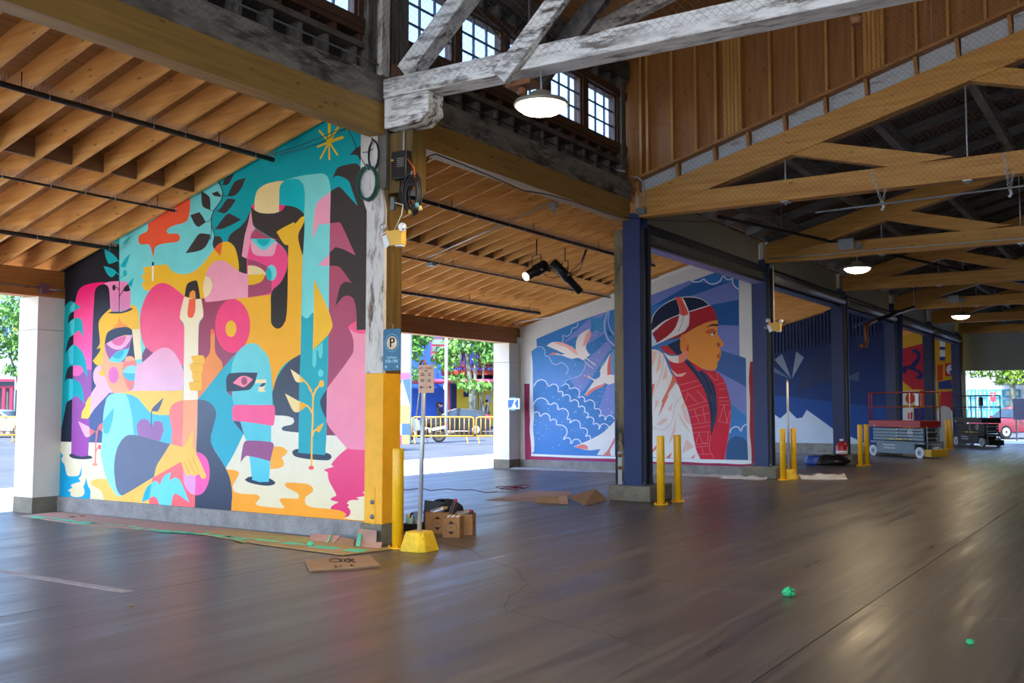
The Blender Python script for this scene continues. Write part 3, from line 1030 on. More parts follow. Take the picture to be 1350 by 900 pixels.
# --- right: maroon fronds, pale pink vessel, magenta
a(S('#c4576f>#c56478', 'C 762,489 850,477 880,476 905,510 1068,868 920,795 830,770 762,838'))
a(S('#c56376>#b5607c', 'F 757,182 860,188 900,218 1020,385 960,372 915,390 880,440 830,660 900,570 950,538 1010,545 1045,578 1075,700 1085,850 I 1080,40 975,95 990,115 1035,220 1046,330 1030,420 728,828 745,0'))
a(S('#a8637f', 'L 810,380 930,575 808,571'))
a(S('#fdb0bc>#f7a6bb', 'I 985,105 1080,165 1140,178 1240,160 1240,900 L 1290,100 1290,747 1200,745 1060,725 1020,685 925,575 812,400 815,0 I 728,828 1030,420 1046,330 1035,220'))
a(S('#ff7397', 'I 976,95 1020,60 1080,28 1080,135 1240,128 1240,160 1140,178 1060,160 1005,128'))
a(S('#f5729b>#e84886', 'L 1060,725 1120,738 1290,748 1290,990 P 1178,420 1150,440 1172,455 1170,485 1075,500 1107,520 1100,530 1000,535 965,570 990,585 985,605 970,608 1005,650 1005,690 985,722 920,738 955,715 955,690 900,660 770,637 790,600 870,555 780,530 773,515 790,500 835,483 838,460 800,390 750,290 738,200 700,182 700,168 740,155 815,135 785,120 785,100 870,0'))
# --- cream/aqua ribbon and column
a(S(TEAL, 'C 160,270 160,60 A 165,900 175,850 215,805 300,775 370,772 420,800 455,880 C 464,120 460,385 400,325 330,290 235,272'))
a(S('#ffc73a>#ffb93a', 'E 880,750 1055,738 1330,680 F 75,490 265,100 C 270,750 390,760 F 430,60 425,760 I 415,430 250,520 150,650 85,860 70,650 40,480 0,400 H 1340,670 1250,590 1090,620 1000,35', 40))
a(S('#84e0d4', 'A 200,797 390,742 600,712 690,711 740,752 768,850 C 773,110 765,490 F 757,180 752,725 720,740 570,735 505,798 475,806 430,770 440,0 C 460,380 465,120 445,20 A 440,830 410,790 370,772 310,772 230,790'))
a(S('#ffa8b8', 'C 773,110 765,490 635,503 550,682 575,400 600,270 640,215'))
a(S('#ffa8b8', 'F 760,40 757,182 618,182'))
a(S('#5f6672>#6b7583', 'I 415,422 300,490 200,600 130,720 85,870 L 172,100 205,335 350,345 420,370 432,410 400,445 310,465 278,490 300,517 490,540'))
a(S('#5b6474', 'L 820,0 820,45 765,105 738,180 760,270 812,385 I 728,828'))
a(S('#566173', 'L 405,770 430,745 480,735 600,760 800,780 860,800 875,835 850,862 800,870 600,855 470,832 425,810'))
a(S('#3dbdc2>#46b8c0', 'F 425,765 475,806 505,798 570,735 I 560,370 680,270 748,188 728,828 L 770,100 740,160 745,225 812,385 800,808 480,780 490,0 I 415,420'))
a(S('#5b6474', 'L 818,30 765,105 738,180 760,270 812,385'))
a(S('#ffca45', 'F 578,340 750,720 785,830 795,880 I 793,100 745,190 560,370 570,0'))
a(S('#83dbd4', 'I 560,368 600,340 680,275 676,430 655,477 635,450 622,372 606,368 600,540 578,583 557,550'))
a(PX('#83dbd4', ell('I', 655, 645, 32, 45)))
for s, w in (('P 545,135 L 637,870 640,600 650,400 652,280 657,120 690,20 I 590,850 640,790', 2.3), ('L 655,130 640,60 600,0 I 550,870 500,780 420,695', 2.0),
             ('L 645,310 600,235 495,178', 2.2), ('L 650,580 665,525 700,500 740,475', 2.0)):
    a(PX('#fcc963', stroke(s, w)))
a(PX('#fcc963', ell('I', 665, 770, 30, 45)))
a(S('#fbe6b4', 'I 295,595 408,672 408,757 370,750 345,720'))
a(S('#fcc963', 'I 408,672 460,730 450,747 408,757'))
a(S('#fbe2ac', 'L 320,75 495,172 492,292 450,300 410,270'))
a(S('#fcc14a', 'L 495,172 575,225 550,250 492,292'))
a(S('#fcc14a', 'L 783,425 740,520 720,540 690,515 710,470'))
a(PX('#fb6f6a', ell('P', 543, 147, 32, 24)))
# --- star and plants on top
for q, w in (('757,105', 3.6), ('640,200', 2.8), ('872,140', 3.0), ('915,278', 3.8), ('618,392', 2.6), ('650,532', 2.0), ('757,542', 2.3), ('855,488', 2.2)):
    a(PX('#ffc80a', stroke('A 755,335 %s' % q, w)))
a(S('#ff5f35', 'D 1125,-50 B 275,330 276,480 255,600 215,655 100,690 20,725 -5,760 20,795 120,790 155,825 148,865 115,890 E 100,92 0,112 D 1210,235 1195,320 1185,352 1175,290 1150,215 1120,195 1050,200 1018,175 1010,130 1025,90 1060,70 1110,45 1125,10'))
for s in ('B 660,215 690,140 800,80 765,150 720,210', 'B 935,130 890,240 830,320 780,345 718,348 780,210 830,160', 'B 820,390 760,480 690,550 660,548 600,528 650,470 710,385 760,375',
          'B 885,625 760,690 640,738 572,735 700,570 740,550', 'B 408,285 480,330 510,370 517,512 440,480 415,440', 'B 532,312 600,288 622,312 650,352 570,345',
          'B 278,572 385,535 420,580 462,655 380,712 340,690', 'B 515,800 400,788 365,810 E 313,214 470,185 540,145 590,60 605,0', 'B 570,820 630,825 655,860 E 750,85 700,110 653,165 635,120 640,60'):
    a(S(BLK, s))
for s, w in (('B 610,175 645,240 665,310 640,400 570,500 530,600 530,735', 1.3), ('B 530,735 515,860 E 600,20', .8), ('B 540,735 565,800 555,880', .8), ('B 665,320 690,345 720,348', .8),
             ('B 655,350 620,350', .8), ('B 620,180 650,210 680,210', .8), ('B 575,495 610,525', .8), ('B 570,500 545,520 515,512', .8), ('B 530,600 500,640 460,655', .8), ('B 530,700 560,735 580,735', .8)):
    a(PX(BLK, stroke(s, w)))
# --- big face, upper middle
a(S(BLK, 'B 720,900 740,820 790,770 880,702 945,620 990,520 1010,500 E 1015,0 980,250 1055,290 1055,470 930,430 E 900,150 800,90'))
a(S('#ff3d7f', 'B 1003,462 1040,435 1340,440 C 165,265 237,275 215,320 160,350 0,380 B 1180,555 1060,525 1003,495'))
a(S('#ffdf94>#ffe3a0', 'C 0,35 A 0,845 120,803 225,795 180,840 165,900 C 165,60 160,350 100,370 0,375 B 1180,552 1100,542 1040,512 1040,420 1060,310 1100,250 1200,195 1300,175'))
a(S(BLK, 'B 1000,472 1040,512 1100,542 1180,553 1290,548 C 0,378 110,368 190,340 237,277 330,290 410,330 460,398 448,830 F 440,60 420,0 270,0 C 270,895 235,805 130,700 0,630 B 1300,872 1080,740 1022,685 1003,600'))
a(S('#ff5489', 'E 1085,35 B 990,850 1280,860 1350,870 C 60,660 190,760 250,840 268,900 F 266,100 250,225 180,380 72,495 E 1340,700 1050,740 1040,275'))
a(S('#ffa5b7', 'B 998,505 1020,680 1050,730 1010,775 990,860 E 1085,45 1040,277 978,248 1015,0 B 950,720'))
a(S('#c2526c', 'B 1062,735 1240,852 988,852 1010,780'))
a(S('#b6546f', 'E 1052,285 1150,308 1285,372 F 10,190 60,235 72,270 72,490 0,525 E 1290,700 1052,738'))
a(S('#ffb0bd', 'E 1085,60 1085,130 1110,210 1170,242 1290,250 1350,240 F 40,72 90,58 112,15 C 140,712 118,692 60,750 E 1250,170'))
a(S('#6fdbd6', 'E 1083,42 1140,112 1200,165 1240,175 1290,155 1350,95 C 60,755 122,700 90,672 0,670'))
a(S('#00bfbf', 'E 1150,44 1175,95 1225,132 1270,120 1310,70 1318,44'))
a(S('#fde2a6', 'E 1050,358 1130,362 1210,395 1268,452 1262,463 1050,468'))
a(S('#fec62e', 'E 1050,468 1264,461 1220,540 1140,580 1050,592'))
a(PX('#7ce0d8', ell('F', 70, 265, 62, 95)))
a(S('#00bfbf', 'F 30,200 60,230 73,270 70,358 30,340 8,290 10,230'))
a(S('#423b38', 'F 266,95 262,500 250,760 230,880 I 240,20 195,95 150,118 110,105 72,60 65,0 F 65,700 75,490 180,380 250,230'))
a(S('#ffc52a>#ffbb33', 'C 130,590 200,545 335,475 355,492 420,420 462,400 455,480 400,590 388,650 400,730 440,870 F 440,60 425,500 272,500 270,0 C 272,748 235,742 205,715'))
# --- shoulder, hand with cigarette
a(S('#ffc52f', 'D 1350,435 1195,450 1068,475 1072,500 1095,545 1053,555 1060,595 1092,637 1053,655 1060,695 1080,730 1110,748 1145,740 1200,700 E 0,600 300,740 490,757 530,748 560,500 900,470 942,425 935,290 900,155 850,93 800,75 720,95 650,165 540,310 450,400 370,445 280,462 180,440 130,400 95,345'))
a(S('#fff0cf', 'D 1172,452 1196,450 1194,630 1170,630'))
a(S('#2e2a28', 'D 1174,408 1196,406 1196,450 1172,452'))
a(S('#ff6a35', 'E 750,83 726,247 652,165 690,115'))
a(S('#ffacba', 'E 545,490 580,400 640,325 710,297 780,310 860,365 940,425 1000,450 1053,459 1053,739 900,750 700,780 550,793 530,720 525,600'))
a(S('#fee6b4', 'E 545,488 590,500 620,550 629,610 600,690 560,730 535,745 522,640 530,550'))
a(S('#b2556f>#bb7289', 'E 490,755 530,745 550,793 700,780 830,762 H 1000,690 700,1050 K 552,400 H 548,700 560,350 612,240 590,50', 40))
a(S('#ff568a>#ff87a6', 'D 1075,880 1100,820 1160,730 1240,668 1310,655 E 0,572 60,567 150,605 220,660 302,727 H 335,255 387,380 380,900 K 375,20 J 1140,20 G 1180,767 1090,692 1045,560 1030,400 1040,270'))
a(S('#fdebc4>#fdf0d9', 'H 383,12 480,30 587,35 596,70 612,240 570,300 557,370 551,700 K 547,420 375,427 H 380,880 387,380 375,320 333,255'))
a(S('#403833', 'E 300,722 325,590 360,555 430,533 452,552 487,752 430,757 360,742'))
a(S('#ffa54a', 'E 355,743 365,680 400,650 425,665 433,752'))
a(S('#ff7350', 'H 445,35 521,36 515,180 490,250 460,261 430,245 424,200'))
a(PX('#ff5d8e', ell('H', 960, 355, 207, 320, 40)))
a(PX('#ffc83f', ell('H', 940, 388, 65, 98, 24)))
a(S('#ffab62>#fca974', 'H 700,440 697,600 680,690 630,750 605,800 K 600,100 590,300 548,330 548,420 860,20 H 845,850 830,780 765,690 748,610 746,440 722,400'))
a(PX('#ff7f66', ell('H', 720, 422, 25, 32, 16)))
# yellow fist on the lance
a(S('#ffcf62', 'H 468,712 600,703 625,720 628,795 605,805 H 605,880 K 603,90 595,110 595,195 590,300 575,315 460,312 445,260 442,212 500,205 482,150 480,95 460,60 450,0 H 450,805 490,795'))
for s in ('H 480,800 600,803', 'K 485,93 598,90', 'K 500,205 592,203'):
    a(PX('#f2b83f', stroke(s, .7, False)))
# --- teal body + light aqua face
a(S('#55c3cd>#4fbccb', 'H 1010,680 940,745 K 550,412 640,432 730,490 766,590 738,715 702,850 N 795,60 800,130 860,245 968,420 1060,262 1180,15 K 1095,830 1100,200 H 1020,780'))
a(S('#90dedb>#6acdd9', 'H 945,880 960,790 1010,680 1090,595 1190,560 1260,580 1340,665 I 0,400 40,480 68,640 80,880 L 168,200 158,460 155,655 140,890 O 685,65 670,315 560,318 470,290 N 1250,290 1210,100 1190,40 K 1050,680 975,480 950,330 945,0'))
a(S('#5d6576', 'K 890,150 920,108 1050,98 1256,100 1225,215 1180,285 1140,305 890,327 883,230'))
a(S('#fea4b5', 'K 962,222 1040,152 1090,137 1150,150 1199,180 1140,240 1090,271 1040,255'))
a(PX('#b9728a', ell('K', 1098, 198, 36, 47)))
a(S('#b56d92', 'K 890,325 950,320 955,382'))
a(S('#fbe7bd', 'K 1240,180 1358,180 1358,222 1225,226'))
a(S('#fbe7bd', 'K 1266,264 1354,262 1328,292 1358,325 1268,326'))
a(S('#5d6576', 'K 1320,224 1356,222 1320,262 1275,266'))
a(S('#ff7fa9', 'K 970,488 1010,480 1260,485 L 175,213 195,225 204,290 190,440 170,458 0,432 K 960,667 955,540', 60))
a(S('#667088', 'K 965,670 1050,682 1092,832'))
a(S('#4c5669', 'O 383,290 430,257 560,250 680,275 735,308 748,330 720,350 650,360 540,348 430,320'))
a(S('#7fd6dc>#6fd0da', 'N 1250,282 O 690,62 670,315 560,318 470,290 N 1280,520', 10))
a(S('#b0739a', 'N 1143,355 1165,200 1185,120 1215,97 1340,97 L 60,642 160,655 188,682 180,870 160,882 0,838 N 1250,280 1210,278 1180,305'))
# --- orange ground shapes
a(S('#ffb94a>#ffb433', 'O 165,165 250,175 305,190 315,215 290,270 240,370 260,430 340,455 520,465 563,490 555,520 510,565 530,590 600,605 840,630 855,615 800,540 800,515 830,508 1010,515 1030,490 1010,450 880,380 858,345 880,325 1050,330 1150,350 1195,390 1190,430 1110,490 1098,540 1110,580 1180,615 1350,632 P 770,637 900,660 955,690 955,715 920,738 1000,760 1175,773 1175,920 1100,905 O 1350,880 215,755 230,500 215,320'))
a(S('#ffbe58', 'L 188,705 290,712 350,755 335,795 282,835 300,890 O 822,30 850,90 830,135 760,158 685,160 690,60'))
a(S('#ffd274', 'M 645,638 500,645 450,668 445,690 470,720 550,760 585,810 608,925 N 62,925 62,775 100,540 M 1180,630 800,850'))
# --- left: pink arch, purple column, teal fronds
a(S('#39393c>#687da6', 'G 490,10 665,0 680,240 800,400 J 600,300 720,430 600,800 M 572,212 420,206 J 430,850 455,50 G 470,450', 30))  # part of this fade is daylight put into the paint
a(S('#ff1a7e>#ff84c4', 'D 258,930 280,800 320,720 400,675 520,650 625,648 625,668 545,685 500,740 488,850 G 470,450 458,880 J 456,160 400,155 350,185 310,222 270,232 235,225 G 242,600 250,150'))
a(S('#ff96bf>#dc93ba', 'D 620,652 700,638 790,635 870,645 905,690 918,760 G 920,245 850,265 680,278 675,150 665,10 D 670,760 650,695 605,667'))
a(S('#b37bb9>#b464b5', 'J 235,225 270,232 310,222 350,182 400,153 440,152 457,170 440,700 M 415,378 330,378 215,340 J 228,480'))
a(S('#00bcbc>#00b9c6', 'G 115,250 150,200 190,160 220,152 260,178 330,220 260,265 210,290 185,340 175,418 220,375 270,353 320,353 345,400 362,582 320,512 300,500 250,540 190,590 160,690 143,778 190,710 240,662 300,698 350,760 390,880 J 412,257 370,180 335,118 290,105 235,105 185,125 160,180 136,298 165,262 230,265 290,290 330,330 350,390 373,558 292,472 270,465 220,500 165,540 140,640 90,900 M 68,197 50,197'))
a(S('#5cd3d8', 'G 250,165 262,180 255,265 210,290 200,230'))
a(S('#59d2da', 'G 252,353 252,540 215,570 200,400'))
a(S('#56d3de', 'G 242,662 240,900 195,900 190,720'))
a(S('#56d3de', 'J 235,265 228,490 185,525 190,262'))
a(S('#465068', 'M 190,355 215,338 330,375 415,362 460,375 470,390 430,402 340,407 240,396 200,375'))
a(S('#00b4d6', 'M 62,205 78,260 85,310 122,365 95,402 110,440 135,470 160,580 182,605 280,605 310,590 342,482 332,600 303,635 327,670 220,705 208,716 232,742 173,775 212,802 203,835 250,854 330,850 365,825 372,780 358,725 375,702 390,628 418,730 443,775 435,930 30,905'))
for s, w in (('M 500,460 508,200 515,100 490,55 440,38', 1.6), ('M 510,320 520,282 545,262', 1.1), ('M 512,150 530,60 575,0', 1.5)):
    a(PX('#fb8f88', stroke(s, w)))
a(PX('#ffad8c', ell('M', 497, 468, 33, 17, 14)))
a(PX('#fb7f78', ell('M', 550, 262, 18, 32, 14)))
a(S('#f1c2e6', 'J 295,763 434,835 M 435,132 405,148 375,128'))
a(S('#ff8f88', 'J 432,835 500,885 M 492,80 432,142'))
a(S('#ff9288', 'J 592,772 540,820 515,900 M 545,45 585,85'))
# dark panel leaves
for s in ('D 608,258 680,290 755,360 768,390 720,415 660,432 625,350', 'D 598,455 660,470 730,500 752,530 720,575 685,590 640,545', 'D 917,308 860,468 810,470 800,450 860,360',
          'D 925,90 890,150 845,195 822,190', 'D 957,593 930,705 900,690 888,665'):
    a(S('#00b9ba', s))
a(PX('#00b9ba', ell('D', 853, 540, 22, 38, 14)))
for s, w in (('D 765,385 785,410 787,640', 1.2), ('D 750,530 783,560', 1.0), ('D 845,555 800,600', 1.0)):
    a(PX('#00b9ba', stroke(s, w)))
a(PX('#2b2627', ell('D', 722, 710, 20, 35, 14)))
a(S('#2b2627', 'D 890,668 917,742 880,757 830,750 842,712'))
for s, w in (('D 786,640 G 783,280', 1.0), ('D 786,820 800,790 840,735', .9), ('D 740,705 765,715 786,750', .9)):
    a(PX('#2b2627', stroke(s, w)))
# --- left face
a(S('#ffcf4f', 'G 682,236 600,310 550,380 540,440 555,600 553,660 516,720 563,704 555,745 472,860 J 510,95 545,103 580,95 575,150 534,195 575,227 607,228 700,200 G 900,500 970,498 1027,482 1017,330 1000,240 960,200 918,195 918,245 800,290 700,290'))
a(S('#434e63', 'G 643,292 690,277 780,279 850,265 915,236 954,235 920,262 820,293 720,298'))
a(S('#ffa95a', 'G 788,333 802,385 885,452 860,468 690,485 760,420'))
a(S('#ffc09b', 'G 625,600 612,665 590,800 J 588,80 605,210 640,310 715,433 830,433 908,407 960,300 985,60 G 972,845 930,600'))
a(S('#fce8c4', 'G 938,490 1029,480 1051,836 972,848'))
a(S('#4f5b73', 'G 612,665 625,580 650,520 720,480 800,463 885,460 935,490 942,553 850,555 750,590'))
a(S('#b07ab5', 'G 612,667 640,650 800,600 940,555 880,780 843,872 790,872 670,852 630,760'))
a(S('#55607e', 'G 940,553 972,848 930,803 890,810 870,815 905,700'))
a(S('#f8c2da', 'G 632,656 690,620 790,572 942,553 900,640 830,712 760,728 690,705'))
a(S('#ef83b1', 'G 690,622 790,577 868,562 850,620 810,672 770,680 720,660'))
a(S('#83dfe9', 'G 663,852 700,805 780,742 907,711 870,800 820,862 760,877 690,868'))
a(S('#54c3d6', 'G 703,806 780,747 842,730 835,780 790,829 750,831'))
a(S('#ffc296', 'G 845,872 870,815 910,803 950,815 972,850 J 970,48'))
a(S('#ff9f9a', 'J 848,60 985,42 990,110 967,280 930,390 905,407 870,340 818,190 835,100'))
a(S('#a6e4e8', 'J 818,188 870,125 930,105 992,108 982,202 850,196'))
a(S('#6ecbd8', 'J 820,192 982,200 965,282 910,286 860,255'))
a(PX('#ef90c6', ell('J', 716, 218, 61, 100, 24)))
a(S('#9b6389', 'G 1055,885 1060,780 1100,700 1185,765 1120,830'))
a(S('#fac0d3>#f6d0e1', 'J 905,407 945,380 970,250 990,110 1060,65 1140,0 H 0,690 80,632 155,612 235,640 310,735 360,845 377,900 K 372,308 180,312 J 1350,406'))
a(S('#f2cae8', 'J 578,100 520,115 485,170 475,240 490,310 512,345 440,470 442,692 560,560 668,430 712,430 650,330 615,240 605,228 575,227 534,195 573,150'))
a(S('#6b7fa8', 'J 442,690 668,428 720,430 640,480 600,650 590,780 540,815 505,890 430,845', 40))
a(S('#ffda72', 'J 430,470 450,468 442,690 412,735 333,730 345,650 385,580 385,550'))
a(S('#ffd981', 'J 820,433 900,408 1350,405 K 374,307 371,427 290,452 230,505 208,600 100,605 0,582 J 1350,692 1250,690 1160,667 1010,502 930,457'))
a(S('#76cfe0', 'J 825,433 930,455 1010,500 1080,580 1160,667 1250,690 1350,693 K 207,607 240,780 N 330,20 315,137 0,60 M 960,125 J 930,900', 40))
a(S('#aae4ef', 'J 622,540 640,485 690,443 830,432 870,460 900,530 935,700 M 958,120 900,118 850,150 770,260 735,380 725,520 740,700 780,790 812,836 785,852 740,820 640,650 580,430 565,300 580,200 J 590,780 600,650'))
a(S('#6fcbdc', 'J 720,605 710,720 670,880 M 650,105 600,97 588,0 J 592,772'))
a(S('#b78eb8', 'J 1165,835 1140,770 1090,740 1030,755 993,810 1000,900 M 1020,135 1130,170 1272,190 1300,100 J 1311,880 1300,790 1250,762 1200,770'))
a(PX('#656f88', stroke('J 1163,830 1166,680 1175,625', 1.1)))
a(S('#7b849c', 'J 1313,483 1260,620 1235,652 1172,645 1180,610 1250,540'))
a(S('#848da0', 'M 860,135 920,118 1000,124 1130,160 N 0,58 310,136 270,200 200,310 150,390 115,532 M 1180,625 830,833 795,825 755,760 733,640 725,480 750,310 800,200'))
# --- guitar body
a(S('#7d8799>#454f64', 'K 545,419 600,420 680,450 740,510 766,590 745,690 702,840 N 790,60 795,130 860,250 960,410 1010,520 1040,660 1046,800 O 233,500 216,760 0,735 N 600,930 605,740 625,0 K 540,900'))
a(S('#ffa09b', 'K 372,426 290,450 230,500 209,590 225,700 243,800 N 330,0 318,133 452,170 455,0'))
a(S('#ffbd97', 'K 373,426 546,418 N 627,0 617,232 560,180 450,172 455,0'))
a(S('#ff9294>#ff7d80', 'N 437,343 120,522 100,540 62,780 60,935 600,935 605,735 470,550 470,440', 20))
a(S('#ff7cba', 'N 617,224 680,248 745,310 775,420 772,560 730,672 680,727 620,745 603,738 612,480'))
a(S('#f1b3d8', 'N 467,450 468,580 500,665 550,720 604,740 613,495 540,500'))
a(S('#ffd37a', 'K 489,770 497,840 N 580,150 620,250 737,510 730,540 700,552 678,537 650,490 620,508 590,512 560,500 520,512 500,505 468,440 438,345 115,530 150,390 200,310 310,134 450,170 475,168 550,20'))
for s in ('N 475,350 540,490', 'N 525,315 605,490', 'N 572,290 648,470'):
    a(PX('#eeb45c', stroke(s, .7)))
a(S('#3ec3dc', 'N -30,830 0,720 40,640 95,598 62,778 0,815'))
a(S('#8adfee', 'N 92,600 130,570 160,585 187,622 210,560 250,505 319,469 297,570 370,527 420,560 480,680 537,832 440,760 372,720 340,760 310,935 192,935 170,820 140,770 110,755 62,778'))

mp1 = tag(empty('mural_panel', (-10.5, 8.7, .21)), 'plywood wall painted with a pink, yellow and teal mural of stylised faces', 'mural')
M_PANEL = plain('panel_side_paint', '#c9c3b8', 0.8)
MB().prism([(XEAVE + .006, 8.655, .21), (-7.47, 8.655, .21), (-7.47, 8.655, 5.0), (-8.0, 8.655, roofz(-8.0) - .01), (XEAVE + .006, 8.655, roofz(XEAVE) - .01)], (0, .09, 0)).build('backing_board', M_PANEL, mp1)
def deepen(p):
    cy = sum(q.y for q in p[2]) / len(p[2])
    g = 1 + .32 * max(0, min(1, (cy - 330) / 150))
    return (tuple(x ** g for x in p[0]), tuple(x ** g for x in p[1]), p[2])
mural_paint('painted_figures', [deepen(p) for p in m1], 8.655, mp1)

# ----------------------------------------------------------------- crane mural
m2 = []
a = m2.append
a(S('#d9d6cf', '@ 688,432 1012,318 1012,620 690,607', 5))
a(S('#2f78bd>#4a86c8', 'Q 245,600 500,490 800,370 1170,245 @ 870,385 T 900,105 1115,170 1120,740 V 1125,350 1200,380 1205,720 W 1215,280 1235,640 1235,775 700,765 S 1175,640 200,605 215,560 210,300 215,180 200,0 R 190,200 185,30 Q 195,740 250,700', 20))
# light rays
for s in ('Q 560,650 900,490 1080,280 880,350', 'Q 840,670 1040,545 1045,460 880,530 720,640', 'R 750,530 820,470 Q 1140,690 1085,625 860,830 R 830,190 800,290 650,370 740,520', 'R 985,700 1090,400 1170,210 1170,740 1150,810 1000,790'):
    a(S('#7d8fd2', s, 15))
a(S('#7485c6', 'T 60,400 550,215 600,235 90,525 60,510', 15)); a(S('#6f80c0', 'T 540,405 1020,235 1050,300 1115,330 1115,450 780,510 700,430', 20))
a(S('#7b86c6', 'T 870,750 1125,755 V 1130,350 900,285 860,60', 15)); a(S('#8088c6', 'V 830,515 1205,720 1215,900 W 1215,265 1010,95 V 990,800 920,620', 15))
a(S('#235c9e', 'T 90,525 600,235 800,260 1020,235 540,405 350,440', 20)); a(S('#1d5a99', 'T 790,510 1115,450 1120,755 870,750', 15)); a(S('#41669f', 'V 905,285 1200,380 1205,720 835,515 880,400', 20))
a(S('#3f8fc6', 'Q 880,350 1080,350 1040,540 900,480', 30)); a(S('#6f9fcf', 'R 1000,200 1170,0 1170,210 1100,400', 20))
# clouds
a(S('#3f86cd>#6a98da', 'Q 190,760 250,700 320,710 350,790 R 560,60 700,130 825,160 812,240 760,310 660,350 590,390 500,500 210,480 190,200', 40))
def puffs(col, fill, s, w):
    p = parse(s)
    arcs = []
    for q0, q1 in zip(p[:-1], p[1:]):
        mid = (q0 + q1) / 2; d = q1 - q0; nrm = Vector((d.y, -d.x)) * .42
        arcs += [q0, q0.lerp(q1, .2) + nrm * .75, mid + nrm * 1.05, q0.lerp(q1, .8) + nrm * .75]
    arcs.append(p[-1])
    a(PX(fill, arcs + [Vector((p[-1].x, 612)), Vector((p[0].x, 612))]))
    a(PX(col, stroke(arcs, w)))
for s in ('R 550,440 640,470 745,575 815,625 935,705 990,800 1060,840 1170,830',):
    puffs('#dfe6f6', '#3f80c4>#4f86c4', s, 1.2)
puffs('#e4eaf7', '#4684c6>#4b85c6', 'R 215,440 390,440 505,505 555,555 645,620 745,685 815,745 840,815 920,890 985,950 S 1110,300', 1.25)
puffs('#e4eaf7', '#4f89cc>#4783c8', 'R 200,680 405,660 500,715 610,830 640,875 S 770,305 830,405 885,440', 1.25)
puffs('#e4eaf7', '#5a90d2>#3f7fc8', 'S 205,140 290,165 410,215 485,265 565,440 655,490 780,495', 1.25)
for s, w in (('Q 740,410 720,460 670,475 650,540 600,570 555,560 565,600 545,640', 1.0), ('Q 250,695 310,695 350,750 345,790 390,810 410,850 440,890 R 490,185 540,160 600,200 622,240 600,300', 1.0),
             ('R 830,160 810,240 760,310 660,350 590,375 590,400 550,440', .8)):
    a(PX('#b9c6ee', stroke(s, w)))
random.seed(3)
for k in range(120):
    u, v = random.uniform(704, 809), random.uniform(508, 590)
    if v > 603 - (u - 704) * .05: continue
    if u > 760 and v > 575: continue
    r = random.uniform(.35, .7)
    a(PX('#dbe6f8', [Vector((u - r, v)), Vector((u, v - r)), Vector((u + r, v)), Vector((u, v + r))]))
for k in range(40):
    u, v = random.uniform(745, 809), random.uniform(425, 520)
    if v < 470 - (u - 700) * .55: continue
    r = random.uniform(.35, .8)
    a(PX('#dbe6f8', [Vector((u - r, v)), Vector((u, v - r)), Vector((u + r, v)), Vector((u, v + r))]))
# crane one
a(S('#f0e6e0', 'Q 395,790 450,762 540,785 585,780 480,730 365,680 430,640 540,640 640,680 710,730 720,620 770,540 880,475 895,540 840,660 835,720 878,790 800,855 740,825 660,835 560,800 480,785'))
a(S('#f3b3a8', 'Q 460,640 540,640 640,680 710,730 740,800 690,770 600,700 480,660')); a(S('#f3aaa0', 'Q 880,475 895,545 840,660 790,690 830,560')); a(S('#e8837a', 'Q 395,790 440,762 500,770 450,785'))
a(S('#1c86d6', 'Q 885,480 925,425 905,500 895,530'))
for s in ('Q 830,830 940,900', 'Q 815,850 850,900 R 920,232', 'R 840,110 950,200'):
    a(PX('#e9e4df', stroke(s, .8)))
# crane two
a(S('#f0e6e0', 'R 805,325 850,312 900,345 950,360 1000,320 1005,240 1060,160 1120,45 1125,300 1170,310 1170,400 1100,420 1060,400 940,460 810,555 900,420 930,380 870,340'))
a(S('#e8675f', 'R 1120,45 1125,300 1085,310 1090,180')); a(S('#ee8279', 'R 810,555 900,470 1070,400 1030,445 930,490 860,545')); a(S('#e8837a', 'R 805,325 850,312 870,320 840,332'))
# moon ring
a(PX('#a9b5e3', stroke('Q 1090,270 1055,400 1060,520 1100,610 1170,680', 2.4))); a(PX('#a9b5e3', stroke('Q 1110,275 1095,380 1120,480 1170,550', 1.4)))
a(S('#1c4f86', 'Q 1075,480 1135,545 1110,570'))
# big feather wedge at the foot of the crane panel
a(S('#ece7e4', 'S 690,525 880,445 1020,370 1110,290 1175,220 1175,640 965,625 1005,555 880,570 760,550', 40)); a(S('#f0837b', 'S 700,525 800,500 850,520 860,560 760,550'))
a(S('#dc7f80', 'S 1025,635 1090,570 1175,410 1175,470 1120,570 1130,638'))
# figure: hat, face, robe
a(S('#e8e3df', 'T 60,850 70,740 100,630 190,530 340,440 450,415 590,415 700,450 770,515 400,640 100,830'))
a(S('#16223f', 'T 75,820 80,740 110,630 200,530 350,447 450,425 590,425 690,455 760,512 500,595 250,690'))
a(S('#b51f28>#a3202a', 'T 95,850 250,710 430,620 780,515 830,580 862,690 700,740 500,840 V 420,130 150,190', 35))
a(PX('#d8d4d6', stroke('T 85,845 250,700 420,625 600,570 770,514', 1.2)))
a(S('#e8913f>#f59a3c', 'T 500,840 620,770 760,710 862,690 872,740 860,830 V 880,120 938,200 930,235 890,250 905,315 890,385 865,430 860,480 835,518 760,520 690,500 645,540 510,390 420,260 420,130', 45))
a(S('#f08a3a', 'V 415,170 440,100 480,90 500,160 500,230 450,270 425,240'))
a(S('#3b2b23', 'T 725,785 790,742 872,740 870,765 800,760')); a(S('#d9622f', 'T 710,835 760,800 830,795 850,830 780,860')); a(S('#f0e9e2', 'T 780,855 832,835 828,870 795,872')); a(S('#2f3a3a', 'T 810,840 835,828 832,868 815,865'))
a(S('#c85a34', 'V 850,350 905,305 890,340 895,380 870,375')); a(S('#b5622a', 'V 850,205 880,190 900,235 870,250'))
a(S('#22314f', 'V 270,220 420,150 425,280 450,320 380,345 320,290'))
a(S('#e5422f', 'V 500,250 520,200 515,330 460,420 400,435 470,340'))
